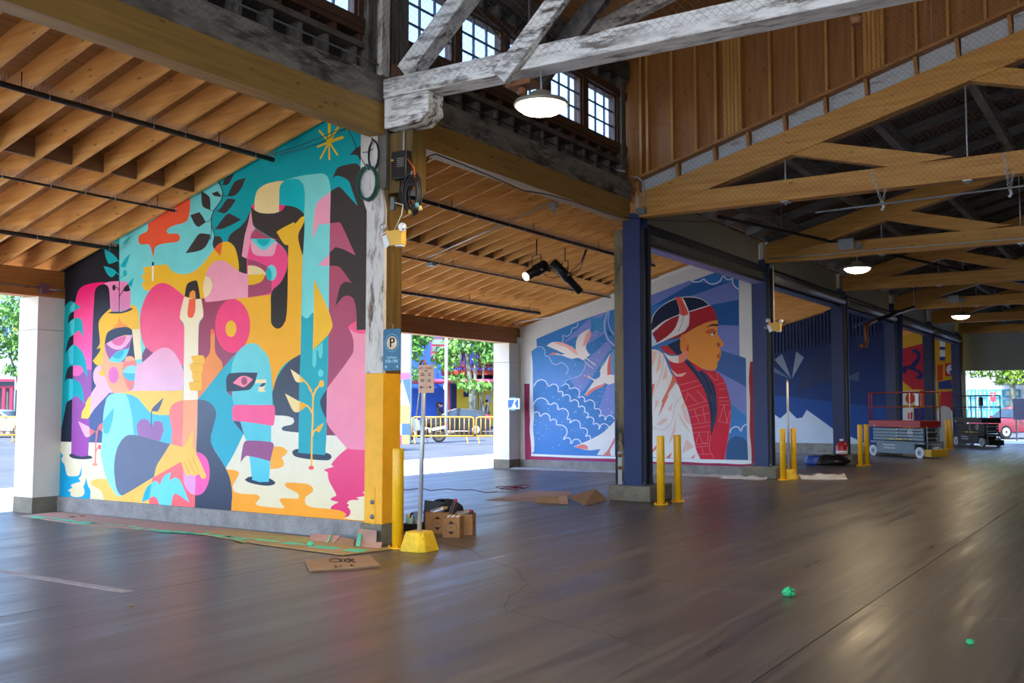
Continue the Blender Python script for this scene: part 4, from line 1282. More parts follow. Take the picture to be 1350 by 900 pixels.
a(S('#ee7b4c', 'V 510,390 690,505 645,545 600,500', 30))
a(S('#f2ebe6', 'V 60,270 150,280 220,330 330,600 420,740 480,900 W 560,400 610,650 660,765 60,740', 30))
a(S('#d4dfee', 'V 60,30 140,190 60,260', 20))
a(S('#f0e7e1', 'V 60,250 260,160 470,60 520,-10 T 520,780 530,620 480,480 450,430 T 360,415 410,560 400,680 350,800 V 250,130', 30))
a(S('#ef5d4c', 'T 358,415 440,425 455,470 500,560 520,620 460,640 415,620 410,540')); a(PX('#5a3030', stroke('T 425,470 455,560 455,680 400,830', .5)))
a(S('#d42b3a>#e01f3f', 'V 270,380 340,560 400,700 470,900 W 520,200 560,400 610,650 665,765 950,770 1000,450 1025,250 1010,60 V 940,640 850,530 700,510 480,390', 30))
a(S('#c9303a', 'V 175,240 270,225 380,340 260,320'))
a(S('#27304f', 'V 470,420 510,390 640,540 680,520 760,600 830,720 855,900 W 860,200 840,320 785,490 780,250 750,80 V 700,740 600,580'))
a(S('#f4e8e0', 'V 220,310 300,350 400,345 500,330 470,400 400,435 300,410')); a(S('#f28d72', 'V 400,345 505,280 515,330 460,420 400,432')); a(S('#f3b9a4', 'V 300,500 390,570 500,545 440,595 370,595'))
for s in ('V 330,560 380,650 210,900 200,890 310,660', 'V 60,690 120,680 110,740 70,900', 'W 230,20 290,0 160,270', 'W 60,690 140,600 140,640 70,710', 'W 250,750 330,680 295,755', 'W 545,755 600,705 580,755'):
    a(S('#e97a5f', s, 30))
for s in ('V 190,290 190,480 130,560 160,400', 'V 260,450 265,610 210,640', 'V 60,290 140,300 130,380 70,520', 'W 130,60 170,80 110,210', 'W 270,180 330,90 315,190', 'W 140,355 220,280 280,290 200,360', 'W 430,120 470,90 545,360 480,300', 'W 370,240 350,480 270,610 330,430',
          'W 490,530 590,620 440,700', 'W 390,200 560,470 440,330', 'W 60,370 100,400 70,520'):
    a(S('#f3c8b8', s, 40))
for s in ('W 65,360 150,410 240,410 320,320 360,130 450,0', 'V 220,330 200,560 70,880'):
    a(PX('#d98a78', stroke(s, .45)))
for s in ('V 400,700 640,640', 'V 420,780 680,690', 'W 490,150 735,75', 'W 515,190 760,120', 'W 540,270 770,215', 'W 560,355 770,325', 'W 565,400 775,370', 'W 575,450 775,440', 'V 510,790 480,900', 'V 510,790 620,900', 'V 620,760 730,890',
          'W 590,180 640,330', 'W 685,140 720,320', 'W 640,455 715,580 755,450', 'W 600,590 755,580', 'W 610,620 760,610', 'W 620,710 770,705', 'W 675,615 695,705', 'W 780,490 770,650 815,745', 'W 640,455 605,590',
          'V 760,560 860,640 850,540', 'V 860,690 940,670', 'V 880,750 960,740', 'V 885,850 980,840', 'W 880,35 990,30', 'W 885,75 1000,80', 'W 885,120 1010,125', 'W 940,125 975,330', 'W 940,125 885,310', 'W 975,330 1010,180', 'W 870,310 1005,345', 'W 1020,180 1000,450 945,765'):
    a(PX('#e98a92', stroke(s, .5)))
for s in ('V 500,400 620,540 720,740 770,900', 'V 560,450 680,600 760,780 800,900', 'V 680,530 780,680 830,900', 'W 790,0 820,200 800,400', 'W 830,0 845,200 810,420'):
    a(PX('#4d5a80', stroke(s, .5)))
# scalloped cloud top right and bottom right
for s in ('T 545,222 600,240 660,232 700,205 720,225 780,262 850,255 900,220 930,170 970,205 1010,212 1040,195 1040,240 1075,300 1118,325', 'W 1010,450 1030,405 1080,380 1120,395 1140,430 1160,385 1200,355 1235,350'):
    a(PX('#d5d6ee', stroke(s, 1.7)))
a(S('#3c628f', 'W 985,560 1080,490 1180,520 1230,620 1235,775 960,770'))
# wall borders
a(S('#dcd9d2', 'T 1115,165 1300,220 V 1305,415 1245,420 1235,900 W 1240,300 1245,640 1250,780 1228,780 1215,500 1210,300 1210,280 V 1205,720 1200,380 1125,352', 15))
a(S('#a02a2c>#b02a42', 'V 1310,415 1250,420 1235,640 1250,900 W 1245,430 1265,650 1268,830 1320,880 1320,0', 12))
a(S('#eef0f2', 'S 180,610 500,625 1175,645 W 60,755 700,768 1265,785 1268,815 1150,825 900,812 700,810 450,795 300,800 60,790 S 1175,670 900,665 590,655 400,645 180,640', 12))
a(S('#a82f55', 'S 110,640 180,640 400,648 590,658 900,668 1175,672 W 60,792 300,802 450,797 700,812 900,814 1150,827 1268,817 1330,800 1330,888 700,868 60,845 S 1175,712 560,690 110,680', 12))
a(S('#2f80d8', 'S 110,680 560,690 1175,712 1175,730 560,708 110,692', 12))
a(S('#8e2448>#b02f5c', 'R 100,410 165,412 165,560 160,700 172,880 S 165,330 185,560 180,660 110,660', 12))
a(S('#eef0f2', 'R 185,30 200,200 205,560 215,800 S 205,300 220,480 215,590 185,600 175,430 165,330 R 172,800 165,500 175,200', 12))

mp2 = tag(empty('mural_panel', (-10.5, 21.1, .21)), 'white wall painted with a blue mural of cranes and a figure in red', 'mural')
MB().prism([(XEAVE + .006, 21.1, .21), (-7.34, 21.1, .21), (-7.34, 21.1, roofz(-7.34) - .01), (XEAVE + .006, 21.1, roofz(XEAVE) - .01)], (0, .10, 0)).build('backing_board', M_WHITEWALL, mp2)
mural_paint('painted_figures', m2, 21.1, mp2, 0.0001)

# ----------------------------------------------------------------- navy mountain mural (Y = 33.3)
mp3 = tag(empty('mural_panel', (-10.5, 33.3, .32)), 'dark navy wall painted with pale mountains and kite shapes', 'mural')
M_DNAVY = plain('mural_navy_base', '#1b2b58', .6, var=.1)
MB().prism([(XEAVE + .006, 33.3, .32), (-7.36, 33.3, .32), (-7.36, 33.3, roofz(-7.36) - .01), (XEAVE + .006, 33.3, roofz(XEAVE) - .01)], (0, .10, 0)).build('backing_board', M_DNAVY, mp3)
m3 = [S('#1a2448>#17408a', '@ 1015,440 1060,436 1100,400 1190,400 1190,600 1010,600', 5),
      S('#24365f', '@ 1062,474 1098,452 1098,500 1050,515', 10), S('#1d4b96', '@ 1015,520 1190,540 1190,600 1015,600', 5),
      S('#7f93ab', '@ 1021,474 1031,466.5 1043,499', 10), S('#8599b1', '@ 1049.5,463 1060,471 1044,499', 10), S('#5a6f92', '@ 1012,478 1043,500 1012,487', 10),
      S('#c9d7ea', '@ 1000,540 1020.7,546 1028.5,551.5 1040,541 1050.5,551.5 1058,550 1063.5,540 1101,567 1120.5,575 1139,584 1160,589 1160,596 1000,592', 5),
      S('#5d7596', '@ 1125,429 1151,417.5 1153,420 1126,432.5', 5), S('#22365a', '@ 1126,432.5 1153,420 1131,464', 5), S('#44597d', '@ 1119,496 1133,489 1132,502 1119,500', 5)]
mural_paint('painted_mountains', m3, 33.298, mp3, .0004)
rib = MB().box(-.02, .02, -.03, 0, 0, 1).build('corrugation_rib', plain('navy_corrugated', '#2a3a5f', .5, .2), mp3, loc=(0, 0, 0))
rib.matrix_parent_inverse = mp3.matrix_basis.inverted()
x = -13.3
firstr = True
while x < -7.5:
    zt = roofz(x) - .03
    zbot = 3.32 + .17 * max(0, (x + 11.0))
    if zt - zbot > .1:
        if firstr:
            rib.location = (x, 33.29, zbot); rib.scale = (1, 1, zt - zbot); firstr = False
        else:
            share(rib, 'corrugation_rib', mp3, (x, 33.29, zbot), None, (1, 1, zt - zbot))
    x += .115

# ----------------------------------------------------------------- scorpion mural (Y = 45.5)
mp4 = tag(empty('mural_panel', (-10.5, 45.5, .32)), 'wall painted with a red scorpion panel and yellow squares', 'mural')
MB().prism([(XEAVE + .006, 45.5, .32), (-7.3, 45.5, .32), (-7.3, 45.5, roofz(-7.36) - .01), (XEAVE + .006, 45.5, roofz(XEAVE) - .01)], (0, .10, 0)).build('backing_board', plain('mural_ochre', '#c89a10', .6), mp4)
m4 = [S('#c79a0f', '@ 1180,462 1270,440 1270,590 1180,590', 5), S('#b2243a', '@ 1187,460 1220,452 1220,513 1203,513 1187,500', 5)]
SC_ = '@ 1202,462 1206,459.5 1211,462 1214,468 1212,476 1210,480 1206,484 1210,487 1214,489 1217,494 1216,499 1210,500 1207,497 1212,494 1209,490 1202,488 1198,486 1195,489 1193,493 1190,490 1190,485 1193,482 1199,482 1203,478 1207,474 1210,469 1207,464 1204,466'
m4 += [S('#1c2a66', SC_), S('#d8d5cc', '@ 1187,515 1212,515 1212,532 1187,534', 5), PX('#c8461a', [Vector((1200 + 6.5 * math.cos(t * .35), 525 + 7.5 * math.sin(t * .35))) for t in range(18)]),
       S('#d8d5cc', '@ 1187,538 1204,536 1204,556 1187,556', 5), S('#c52c38', '@ 1197,544 1203,543 1203,553 1197,552', 5), S('#c8461a', '@ 1213,515 1222,515 1222,535 1213,535', 5),
       S('#1d2f73', '@ 1205,538 1222,537 1222,556 1205,556', 5),
       S('#c23a20', '@ 1236,481 1243,480 1243,501 1236,502', 5), S('#b3283a', '@ 1246,479 1262,478 1262,495 1246,496', 5),
       PX('#d9dce2', [Vector((1253.5 + 6 * math.cos(t * .35), 486.8 + 6.5 * math.sin(t * .35))) for t in range(18)]),
       PX('#233a80', [Vector((1253.5 + 6 * math.cos(t), 486.8 + 6.5 * math.sin(t))) for t in (-1.2, -.8, -.4, 0, .4, .8, 1.2, 1.57)] + [Vector((1251, 490)), Vector((1256, 487)), Vector((1253, 483))]),
       S('#22387f', '@ 1237,503 1262,499 1262,512 1237,513', 5), PX('#d93a4a', [Vector((1256 + 2.2 * math.cos(t * .7), 504 + 4.5 * math.sin(t * .7))) for t in range(9)]),
       S('#b12a3a', '@ 1240,516 1263,515 1263,540 1240,545', 5), S('#dadce0', '@ 1239,449 1246,449 1246,474 1239,474', 5), S('#233a80', '@ 1239,457 1246,457 1246,461 1239,461', 5), S('#233a80', '@ 1239,470 1246,470 1246,475 1239,475', 5)]
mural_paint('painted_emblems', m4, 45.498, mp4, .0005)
# ================================================================= OBJECTS IN THE HALL
def text_mesh(body, size, origin, right, up, mat, parent, name='lettering', align='CENTER', squash=1.0, depth=.0008):
    """flat lettering as real mesh: origin = centre of the line"""
    cu = bpy.data.curves.new('tmp', 'FONT')
    cu.body = body; cu.size = size; cu.align_x = align; cu.align_y = 'CENTER'; cu.extrude = depth
    tmp = bpy.data.objects.new('tmp', cu)
    me = bpy.data.meshes.new_from_object(tmp)
    bpy.data.objects.remove(tmp); bpy.data.curves.remove(cu)
    r, u_ = Vector(right).normalized(), Vector(up).normalized()
    n = r.cross(u_)
    for v in me.vertices:
        c = v.co
        v.co = Vector(origin) + r * c.x * squash + u_ * c.y + n * c.z
    me.materials.clear(); me.materials.append(mat)
    o = bpy.data.objects.new(name, me)
    o['kind'] = 'stuff'
    COL.objects.link(o)
    o.parent = parent
    o.matrix_parent_inverse = parent.matrix_basis.inverted()
    return o


# ---------------------------------------------------------------- bollards
M_BOLL = plain('bollard_yellow', '#f0b312', .4, var=.08)
def bollard(x, y, label, h=1.06):
    t = tag(empty('bollard', (x, y, 0)), label, 'bollard', 'yellow steel bollards guarding the columns')
    MB().lathe([(.062, .012), (.062, h - .012), (.056, h), (.0, h)], (x, y, 0), 20).build('pipe', M_BOLL, t)
    MB().lathe([(.0, 0), (.115, 0), (.115, .014), (.064, .016)], (x, y, 0), 20).build('flange', M_BOLL, t)
    for a_ in (.6, 2.2, 3.75, 5.3):
        MB().lathe([(.013, .014), (.013, .034), (.0, .036)], (x + .09 * math.cos(a_), y + .09 * math.sin(a_), 0), 6).build('anchor_bolt', M_BOLL, t)
bollard(-6.90, 8.36, 'yellow bollard beside the yellow footed timber post')
for (x, y, l) in ((-6.55, 14.30, 'yellow bollard at the near corner of the first column pedestal'), (-6.54, 14.92, 'yellow bollard at the back corner of the first column pedestal'),
                  (-6.62, 20.48, 'yellow bollard before the pole sign at the crane mural column'), (-6.62, 21.2, 'yellow bollard behind the pole sign at the crane mural column'),
                  (-6.52, 26.42, 'yellow bollard next to the bag heap, hall corner of the pedestal'), (-6.50, 27.0, 'yellow bollard next to the bag heap, behind its twin'),
                  (-6.52, 38.8, 'yellow bollard in front of the plastic wrapped boards'), (-6.46, 39.2, 'yellow bollard beside the black scissor lift')):
    bollard(x, y, l)

# ---------------------------------------------------------------- pole signs on yellow concrete feet
M_YCONC = concrete('yellow_painted_concrete', '#e3b517', .7)
M_TAN = plain('tan_sign_board', '#c9a184', .7, var=.04)
M_INK = plain('black_ink', '#1b1718', .8)
def pole_sign(x, y, tilt, label, sign, ph=1.9):
    t = tag(empty('pole_sign', (x, y, 0)), label, 'sign')
    b = MB(); n = 8
    def octa(r, z, cut=.35):
        c = r * cut
        return [(x + p, y + q, z) for p, q in ((r, -r + c), (r, r - c), (r - c, r), (-r + c, r), (-r, r - c), (-r, -r + c), (-r + c, -r), (r - c, -r))]
    vs = octa(.175, 0) + octa(.17, .02) + octa(.12, .20)
    b.add(vs, [(i + 8 * k, (i + 1) % 8 + 8 * k, (i + 1) % 8 + 8 * (k + 1), i + 8 * (k + 1)) for k in (0, 1) for i in range(8)] + [tuple(range(7, -1, -1)), tuple(range(16, 24))])
    b.build('concrete_foot', M_YCONC, t, bevel=.008)
    top = Vector((x + tilt[0], y + tilt[1], ph))
    MB().tube([(x, y, .19), top], .024, 12).build('pole', M_STEEL, t)
    MB().tube([top + Vector((0, 0, 0)), top + Vector((-.01, 0, .04))], [.03, .012], 8).build('pole_cap', M_DULLSTEEL, t)
    return t, top
ps, top = pole_sign(-6.605, 8.36, (.055, 0, 0), 'steel pole sign with tan card on a yellow concrete foot', True, 1.93)
q0, q1 = onY(551.5, 481, 8.32), onY(571.5, 517.5, 8.32)
sg = MB().box(q0.x, q1.x, 8.322, 8.33, q1.z, q0.z).build('sign_card', M_TAN, ps)
cx, w_, h_ = (q0.x + q1.x) / 2, q1.x - q0.x, q0.z - q1.z
RX, UP = (1, 0, 0), (0, 0, 1)
def on_card(fx, fy): return (q0.x + w_ * fx, 8.3205, q0.z - h_ * fy)
for i, ch in enumerate('ART SPLASH'):
    if ch != ' ':
        text_mesh(ch, .034, on_card(.12 + .084 * i, .125), RX, UP, [M_INK, plain('rust_ink', '#b5602a', .8), M_INK, plain('maroon_ink', '#7a2a2e', .8)][i % 4], ps, 'sign_letter', squash=.8)
for fx, fy, wd in ((.5, .215, .25), (.28, .31, .2), (.28, .375, .27), (.73, .31, .14), (.73, .375, .18), (.27, .53, .28), (.73, .53, .16), (.27, .585, .2), (.70, .585, .2)):
    p = Vector(on_card(fx, fy))
    MB().box(p.x - wd * w_ / 2, p.x + wd * w_ / 2, 8.3195, 8.3205, p.z - .006, p.z + .005).build('print_line', plain('brown_print', '#6e4f42', .8), ps)
for fx, s in ((.25, -1), (.73, 1)):
    c = Vector(on_card(fx, .80))
    MB().prism([c + Vector((s * .03, 0, 0)), c + Vector((s * .005, 0, .016)), c + Vector((s * .005, 0, .004)), c + Vector((-s * .032, 0, .003)), c + Vector((-s * .032, 0, -.003)), c + Vector((s * .005, 0, -.004)), c + Vector((s * .005, 0, -.016))], (0, .001, 0)).build('arrow', M_INK, ps)
MB().bar(on_card(.5, .28), on_card(.5, .9), .002, .001, (0, 1, 0)).build('divider', plain('faint_line', '#a8836a', .8), ps)
MB().tube([top + Vector((-.05, -.02, .02)), top + Vector((-.02, -.02, .07)), top + Vector((.03, -.02, .05)), top + Vector((.03, -.02, -.02))], .014, 6).build('clamp', plain('bronze_clamp', '#9a6a32', .5, .4), ps)
ps2, top2 = pole_sign(-6.62, 20.86, (.0, 0, 0), 'steel pole sign on a yellow concrete foot between two bollards', True, 2.05)
MB().prism([(-6.63, 20.83, 1.62), (-6.72, 21.12, 1.62), (-6.72, 21.12, 2.04), (-6.63, 20.83, 2.04)], (.004, .001, 0)).build('sign_card', plain('white_plastic', '#e6e8ea', .5, var=.03), ps2)

# ---------------------------------------------------------------- parking plate on the post
pk = tag(empty('parking_sign', (-6.98, 8.40, 1.9)), 'teal parking plate with a black letter P on the timber post', 'sign')
M_PTEAL = plain('teal_sign_enamel', '#0a6183', .4, var=.05)
M_PCREAM = plain('sign_cream', '#e6cfae', .5, var=.02)
M_PLITE = plain('sign_pale_print', '#bfe0ea', .5, var=.02)
q0, q1 = onY(505.3, 434, 8.40), onY(528.0, 488, 8.40)
w_, h_ = q1.x - q0.x, q0.z - q1.z
r = .025
def rrect(x0, x1, z0, z1, y, r):
    pts = []
    for cx_, cz_, a0 in ((x1 - r, z1 - r, 0), (x0 + r, z1 - r, 90), (x0 + r, z0 + r, 180), (x1 - r, z0 + r, 270)):
        for k in range(5):
            t = math.radians(a0 + 22.5 * k)
            pts.append((cx_ + r * math.cos(t), y, cz_ + r * math.sin(t)))
    return pts
MB().prism(rrect(q0.x, q1.x, q1.z, q0.z, 8.40, r), (0, .004, 0)).build('plate', M_PTEAL, pk)
cxp, czp = (q0.x + q1.x) / 2, q0.z - h_ * .34
MB().lathe([(0, 0), (.073, 0), (.073, .001)], (cxp, 8.3985, czp), 28, 'Y').build('letter_disc', M_PCREAM, pk)
for k in range(30):
    a_ = 2 * math.pi * k / 30
    MB().bar((cxp + .096 * math.cos(a_), 8.399, czp + .096 * math.sin(a_)), (cxp + .096 * math.cos(a_ + .15), 8.399, czp + .096 * math.sin(a_ + .15)), .003, .001, (0, 1, 0)).build('ring_dash', M_PLITE, pk)
text_mesh('P', .15, (cxp, 8.3975, czp), RX, UP, M_INK, pk, depth=.0006)
text_mesh('P', .15, (cxp + .006, 8.3975, czp), RX, UP, M_INK, pk, depth=.0006)
text_mesh('Pay/Payant', .038, (cxp, 8.3985, q0.z - h_ * .685), RX, UP, M_PLITE, pk, squash=.85)
text_mesh('0700-1900', .05, (cxp, 8.3985, q0.z - h_ * .78), RX, UP, M_PLITE, pk, squash=.82)
for sx in (-.08, .08):
    text_mesh('+', .07, (cxp + sx, 8.3985, q0.z - h_ * .915), RX, UP, M_PLITE, pk, depth=.001)
for zz in (q0.z - .02, q1.z + .02):
    MB().lathe([(0, -.004), (.006, -.003), (.007, 0)], (cxp, 8.3995, zz), 8, 'Y').build('screw', M_BLACK, pk)
MB().tube([(cxp, 8.41, q0.z - .01), (cxp - .005, 8.43, q0.z + .05), (cxp - .06, 8.46, q0.z + .06)], .006, 6).build('bracket', M_DULLSTEEL, pk)
MB().box(-7.19, cxp + .02, 8.405, 8.44, q1.z + .1, q1.z + .16).build('bracket_arm', M_DULLSTEEL, pk)

# ---------------------------------------------------------------- round high-bay lamps
def lamp(x, y, z, hang, label, watts=260, driver=True):
    t = tag(empty('high_bay_lamp', (x, y, z)), label, 'lamp', 'round warm hall lamps')
    mh = plain('lamp_housing', '#8d8674', .5, .3)
    me_ = plain('lamp_lens_glow', '#fff3d6', .4, var=0, emit=(1.0, .88, .62), strength=11.0)
    MB().lathe([(.05, .16), (.10, .14), (.13, .06), (.265, .045), (.28, .02), (.275, .0)], (x, y, z), 36).build('housing', mh, t)
    MB().lathe([(.0, -.095), (.10, -.088), (.19, -.062), (.245, -.02), (.262, .012)], (x, y, z), 36).build('lens', me_, t)
    MB().tube([(x, y, z + .15), (x + .005, y, z + .2), (x - .005, y, hang)], .008, 6).build('chain', M_STEEL, t)
    if driver:
        MB().box(x - .33, x - .02, y - .17, y - .12, hang + .12, hang + .34).build('driver_box', plain('driver_grey', '#9aa0a3', .5, .3), t)
        MB().box(x + .03, x + .13, y - .16, y - .12, hang + .12, hang + .25).build('junction_box', M_DULLSTEEL, t)
        pts = [(x - .42 + .07 * math.cos(a_), y - .15, hang + .18 + .07 * math.sin(a_)) for a_ in [i * .45 for i in range(14)]]
        MB().tube(pts, .006, 5, closed=True).build('cable_loop', M_STEEL, t)
    li = bpy.data.lights.new('lamp_light', 'AREA')
    li.shape = 'DISK'; li.size = .5; li.energy = watts; li.color = (1.0, .74, .42); li.spread = math.radians(175)
    lo = bpy.data.objects.new('lamp_light', li); COL.objects.link(lo)
    lo.location = (0, 0, -.10); lo.parent = t
    return t
lamp(-5.18, 8.5, 4.56, 4.93, 'round warm lamp hanging from the white truss', LAMP_W, False)
lamp(-5.11, 20.8, 4.33, 4.60, 'round warm lamp hanging from the truss past the crane mural', LAMP_W)
lamp(-5.07, 33.1, 4.30, 4.60, 'round warm lamp hanging farthest down the hall', LAMP_W)
# unseen lamps added behind and beside the view for more light
for (x, y, l) in ((5.1, 8.5, 'round warm lamp over the side of the hall opposite the face mural'), (-5.1, -3.6, 'round warm lamp over the near end, mural side'), (5.1, -3.6, 'round warm lamp over the near end, opposite the murals')):
    lamp(x, y, 4.5, 4.9, l, LAMP_W, False)

# ---------------------------------------------------------------- black pipes with bird spikes under the joists
M_PIPE = plain('black_iron_pipe', '#2a221e', .5, .3, var=.2)
M_SPIKE = plain('spike_wire', '#c4ab92', .45, .2)
def spiked_pipe(x, z, y0, y1, label, r=.030):
    t = tag(empty('spiked_pipe', (x, y0, z)), label, 'pipe', 'black pipes with bird spikes under the joists')
    MB().tube([(x, y0, z), (x, y1, z)], r, 10).build('pipe', M_PIPE, t)
    b = MB(); rnd = random.Random(int(abs(x) * 100) + int(y0))
    y = y0
    while y < y1:
        for k in (-1, 0, 1):
            dx, dy = k * .045 + rnd.uniform(-.012, .012), rnd.uniform(-.02, .02)
            p = Vector((x, y, z + r)); q = Vector((x + dx, y + dy, z + r + .11))
            s = Vector((.0022, .0022, 0))
            b.add([p - s, p + s, q], [(0, 1, 2)])
            s = Vector((.0022, -.0022, 0))
            b.add([p - s, p + s, q], [(0, 1, 2)])
        y += .03
    so = b.build('bird_spikes', M_SPIKE, t); so['kind'] = 'stuff'
    y = y0 + .25
    while y < y1:
        MB().tube([(x + .026, y, z - .03), (x + .026, y, z + .03), (x + .02, y, z + .05)], .004, 5).build('hook', M_STEEL, t)
        y += rnd.uniform(.38, .7)
    y = y0 + .9
    while y < y1:
        MB().tube([(x, y, z), (x, y, roofz(x) + .02)], .006, 5).build('hanger_rod', M_BLACK, t)
        y += 2.4
spiked_pipe(-9.08, 4.55, 2.0, 8.55, 'black spiked pipe hanging highest by the face mural')
spiked_pipe(-10.83, 4.09, 2.5, 8.50, 'thin black spiked pipe in the middle of the ceiling by the face mural', .015)
spiked_pipe(-12.17, 3.71, 3.0, 8.58, 'black spiked pipe hanging lowest by the face mural')
spiked_pipe(-9.08, 4.56, 8.95, 19.6, 'black spiked pipe carrying the stage lights')
spiked_pipe(-10.83, 4.09, 8.95, 20.9, 'thin black spiked pipe behind the stage lights', .015)
spiked_pipe(-12.17, 3.71, 8.95, 19.9, 'short black spiked pipe hanging lowest in the bay with the stage lights')

# ---------------------------------------------------------------- stage lights
def stage_light(p, d, L, r, label, front, fcol, seed=0):
    p, d = Vector(p), Vector(d).normalized()
    t = tag(empty('stage_light', tuple(p)), label, 'stage light')
    e = p + d * L
    MB().tube([p, p + d * L * .55, p + d * L * .6, e], [r, r, r * .8, r * .8], 14).build('body', M_BLACK, t)
    MB().tube([e, e + d * .015], [r * .78, r * .78], 14).build('lens', fcol, t)
    for k in range(5):
        c = p + d * (L * (.08 + .1 * k))
        MB().tube([c, c + d * .012], r * 1.08, 14).build('cooling_fin', M_BLACK, t)
    s = d.cross(Vector((0, 0, 1))).normalized()
    m = p + d * L * .45
    MB().tube([m + s * r * 1.15, m + s * r * 1.2 + Vector((0, 0, .28)), m - s * r * 1.2 + Vector((0, 0, .28)), m - s * r * 1.15], .009, 6).build('yoke', M_BLACK, t)
    top_ = m + Vector((0, 0, .28))
    MB().tube([top_, top_ + Vector((0, 0, roofz(top_.x) - top_.z + .03))], .012, 6).build('hanger', M_BLACK, t)
    for sgn in (-1, 1):
        c = m + s * sgn * r * 1.15
        MB().tube([c, c + s * sgn * .05], .018, 8).build('yoke_knob', M_STEEL, t)
    return t
l1 = onX(709, 352, -9.55); l2 = onX(729, 346, -9.75)
stage_light(l1 + Vector((.05, .18, .05)), (-.25, -.75, -.42), .52, .105, 'round faced black stage light', True, plain('warm_lamp_glass', '#ffe0b0', .2, emit=(1, .75, .5), strength=1.6))
stage_light(l2, (.35, .62, -.62), .80, .095, 'long black stage light with green lens', True, plain('green_lens', '#1f7a5a', .2))
cb = tag(empty('stage_cable', tuple(onX(773, 330, -9.08))), 'black taped cable drooping from the spiked pipe to the stage lights', 'cable')
pp = [onX(u, v, X_) for u, v, X_ in ((773, 329, -9.08), (770, 337, -9.15), (767, 345, -9.25), (762, 350, -9.4), (755, 356, -9.6), (748, 361, -9.7))]
MB().tube(pp, .008, 6).build('cable', M_BLACK, cb)
MB().tube([pp[0], pp[1], pp[2]], .022, 8).build('connector', M_BLACK, cb)
MB().tube([onX(750, 362, -9.7), onX(758, 363, -9.6), onX(765, 355, -9.4), onX(768, 346, -9.25)], .006, 6).build('cable', M_BLACK, cb)
MB().tube([onX(u, v, -9.6) for u, v in ((716, 360), (722, 365), (730, 366), (738, 364))], .006, 6).build('cable', M_BLACK, cb)
# steel conduit crossing the joists with its small box
cd = tag(empty('steel_conduit', (-9.5, 16, 4.5)), 'thin steel conduit crossing under the joists near the stage lights', 'conduit')
c0, c1 = onX(536, 357, -11.0), onX(783, 302, -8.6)
c0.z = roofz(c0.x) - .03; c1 = Vector((c1.x, c0.y + .3, roofz(c1.x) - .03))
yk = 14.0
MB().tube([(-10.95, yk, roofz(-10.95) - .03), (-8.1, yk, roofz(-8.1) - .03)], .012, 6).build('conduit_pipe', M_STEEL, cd)
MB().box(-8.35, -8.23, yk - .05, yk + .05, roofz(-8.3) - .14, roofz(-8.3) - .04).build('conduit_box', M_STEEL, cd)
MB().tube([(-8.29, yk, roofz(-8.3) - .14), (-8.29, yk, roofz(-8.3) - .22)], .02, 8).build('sensor', M_STEEL, cd)
MB().box(-10.90, -10.76, yk - .06, yk + .06, 4.02, 4.075).build('box_plate', plain('pale_blue_plastic', '#9fb6c8', .5), cd)

# ---------------------------------------------------------------- things fixed to the white post
bx_ = tag(empty('control_box', (-7.06, 8.44, 3.9)), 'black equipment box on the stained side of the timber post', 'box')
q0, q1 = onY(517.5, 201, 8.44), onY(536.5, 234, 8.44)
MB().box(q0.x, q1.x, 8.42, 8.51, q1.z, q0.z).build('case', M_BLACK, bx_, bevel=.008)
for k in range(5):
    MB().box(q0.x + .08, q1.x - .03, 8.4185, 8.4195, q0.z - .09 - .022 * k, q0.z - .082 - .022 * k).build('label_line', plain('faded_print', '#8b8578', .7), bx_)
MB().lathe([(0, -.03), (.015, -.028), (.016, 0)], (q0.x + .03, 8.419, q0.z - .10), 8, 'Y').build('cable_gland', plain('brass', '#b49a4e', .4, .6), bx_)
for k in range(4):
    MB().tube([(q0.x + .1 + k * .03, 8.47, q1.z), (q0.x + .09 + k * .035, 8.46, q1.z - .15), (q0.x + .12 + k * .03, 8.46, q1.z - .3)], .008, 6).build('cable', M_BLACK, bx_)
MB().tube([(-6.97, 8.50, 4.58), (-6.97, 8.50, 3.93)], .012, 6).build('conduit_pipe', M_STEEL, bx_)
MB().tube([(q1.x, 8.45, q0.z - .1), (q1.x + .10, 8.44, q0.z - .22), (q1.x + .13, 8.44, q0.z - .45), (q1.x + .05, 8.44, q0.z - .35)], .007, 6).build('orange_cable', plain('orange_cable', '#d8622a', .5), bx_)

def coil(name, c, axis_n, rx, rz, n, mat, r, label, seed, sag=.0, drift=.03):
    t = tag(empty(name, tuple(c)), label, 'cable')
    rnd = random.Random(seed)
    pts = []
    wob = [rnd.uniform(*((.45, 1.08) if n > 10 else (.92, 1.06))) for _ in range(n + 2)]
    for k in range(n * 14 + 1):
        a_ = 2 * math.pi * k / 14
        t_ = k / 14; i_ = int(t_)
        j = (1 + rnd.uniform(-.02, .02)) * (wob[i_] + (wob[i_ + 1] - wob[i_]) * (t_ - i_))
        pts.append(Vector(c) + Vector((rx * j * math.sin(a_), -.012 * ((k // 14) % 5) - r, rz * j * math.cos(a_) + (sag if math.cos(a_) < 0 else 0) * -1)))
    MB().tube(pts, r, 6).build('coil_loops', mat, t)
    MB().tube([Vector(c) + Vector((0, .0, rz)), Vector(c) + Vector((.0, -.05, rz + .02)), Vector(c) + Vector((0, -.05, rz - .02))], .012, 6).build('hook', M_DULLSTEEL, t)
    return t
coil('cable_coil', onY(494, 205, 8.44), None, .075, .165, 3, plain('black_cable', '#1d2224', .5), .006, 'thin black cable loop hanging on the white post', 1)
coil('cable_coil', onY(487, 242, 8.43), None, .135, .19, 8, plain('green_cable', '#1f5347', .5), .007, 'green cable coil hanging on the white post', 2)
coil('cable_coil', onY(546, 258, 8.48), None, .12, .24, 16, plain('black_rubber_cable', '#191817', .5), .011, 'heavy black cable coil on the stained side of the timber post', 3)
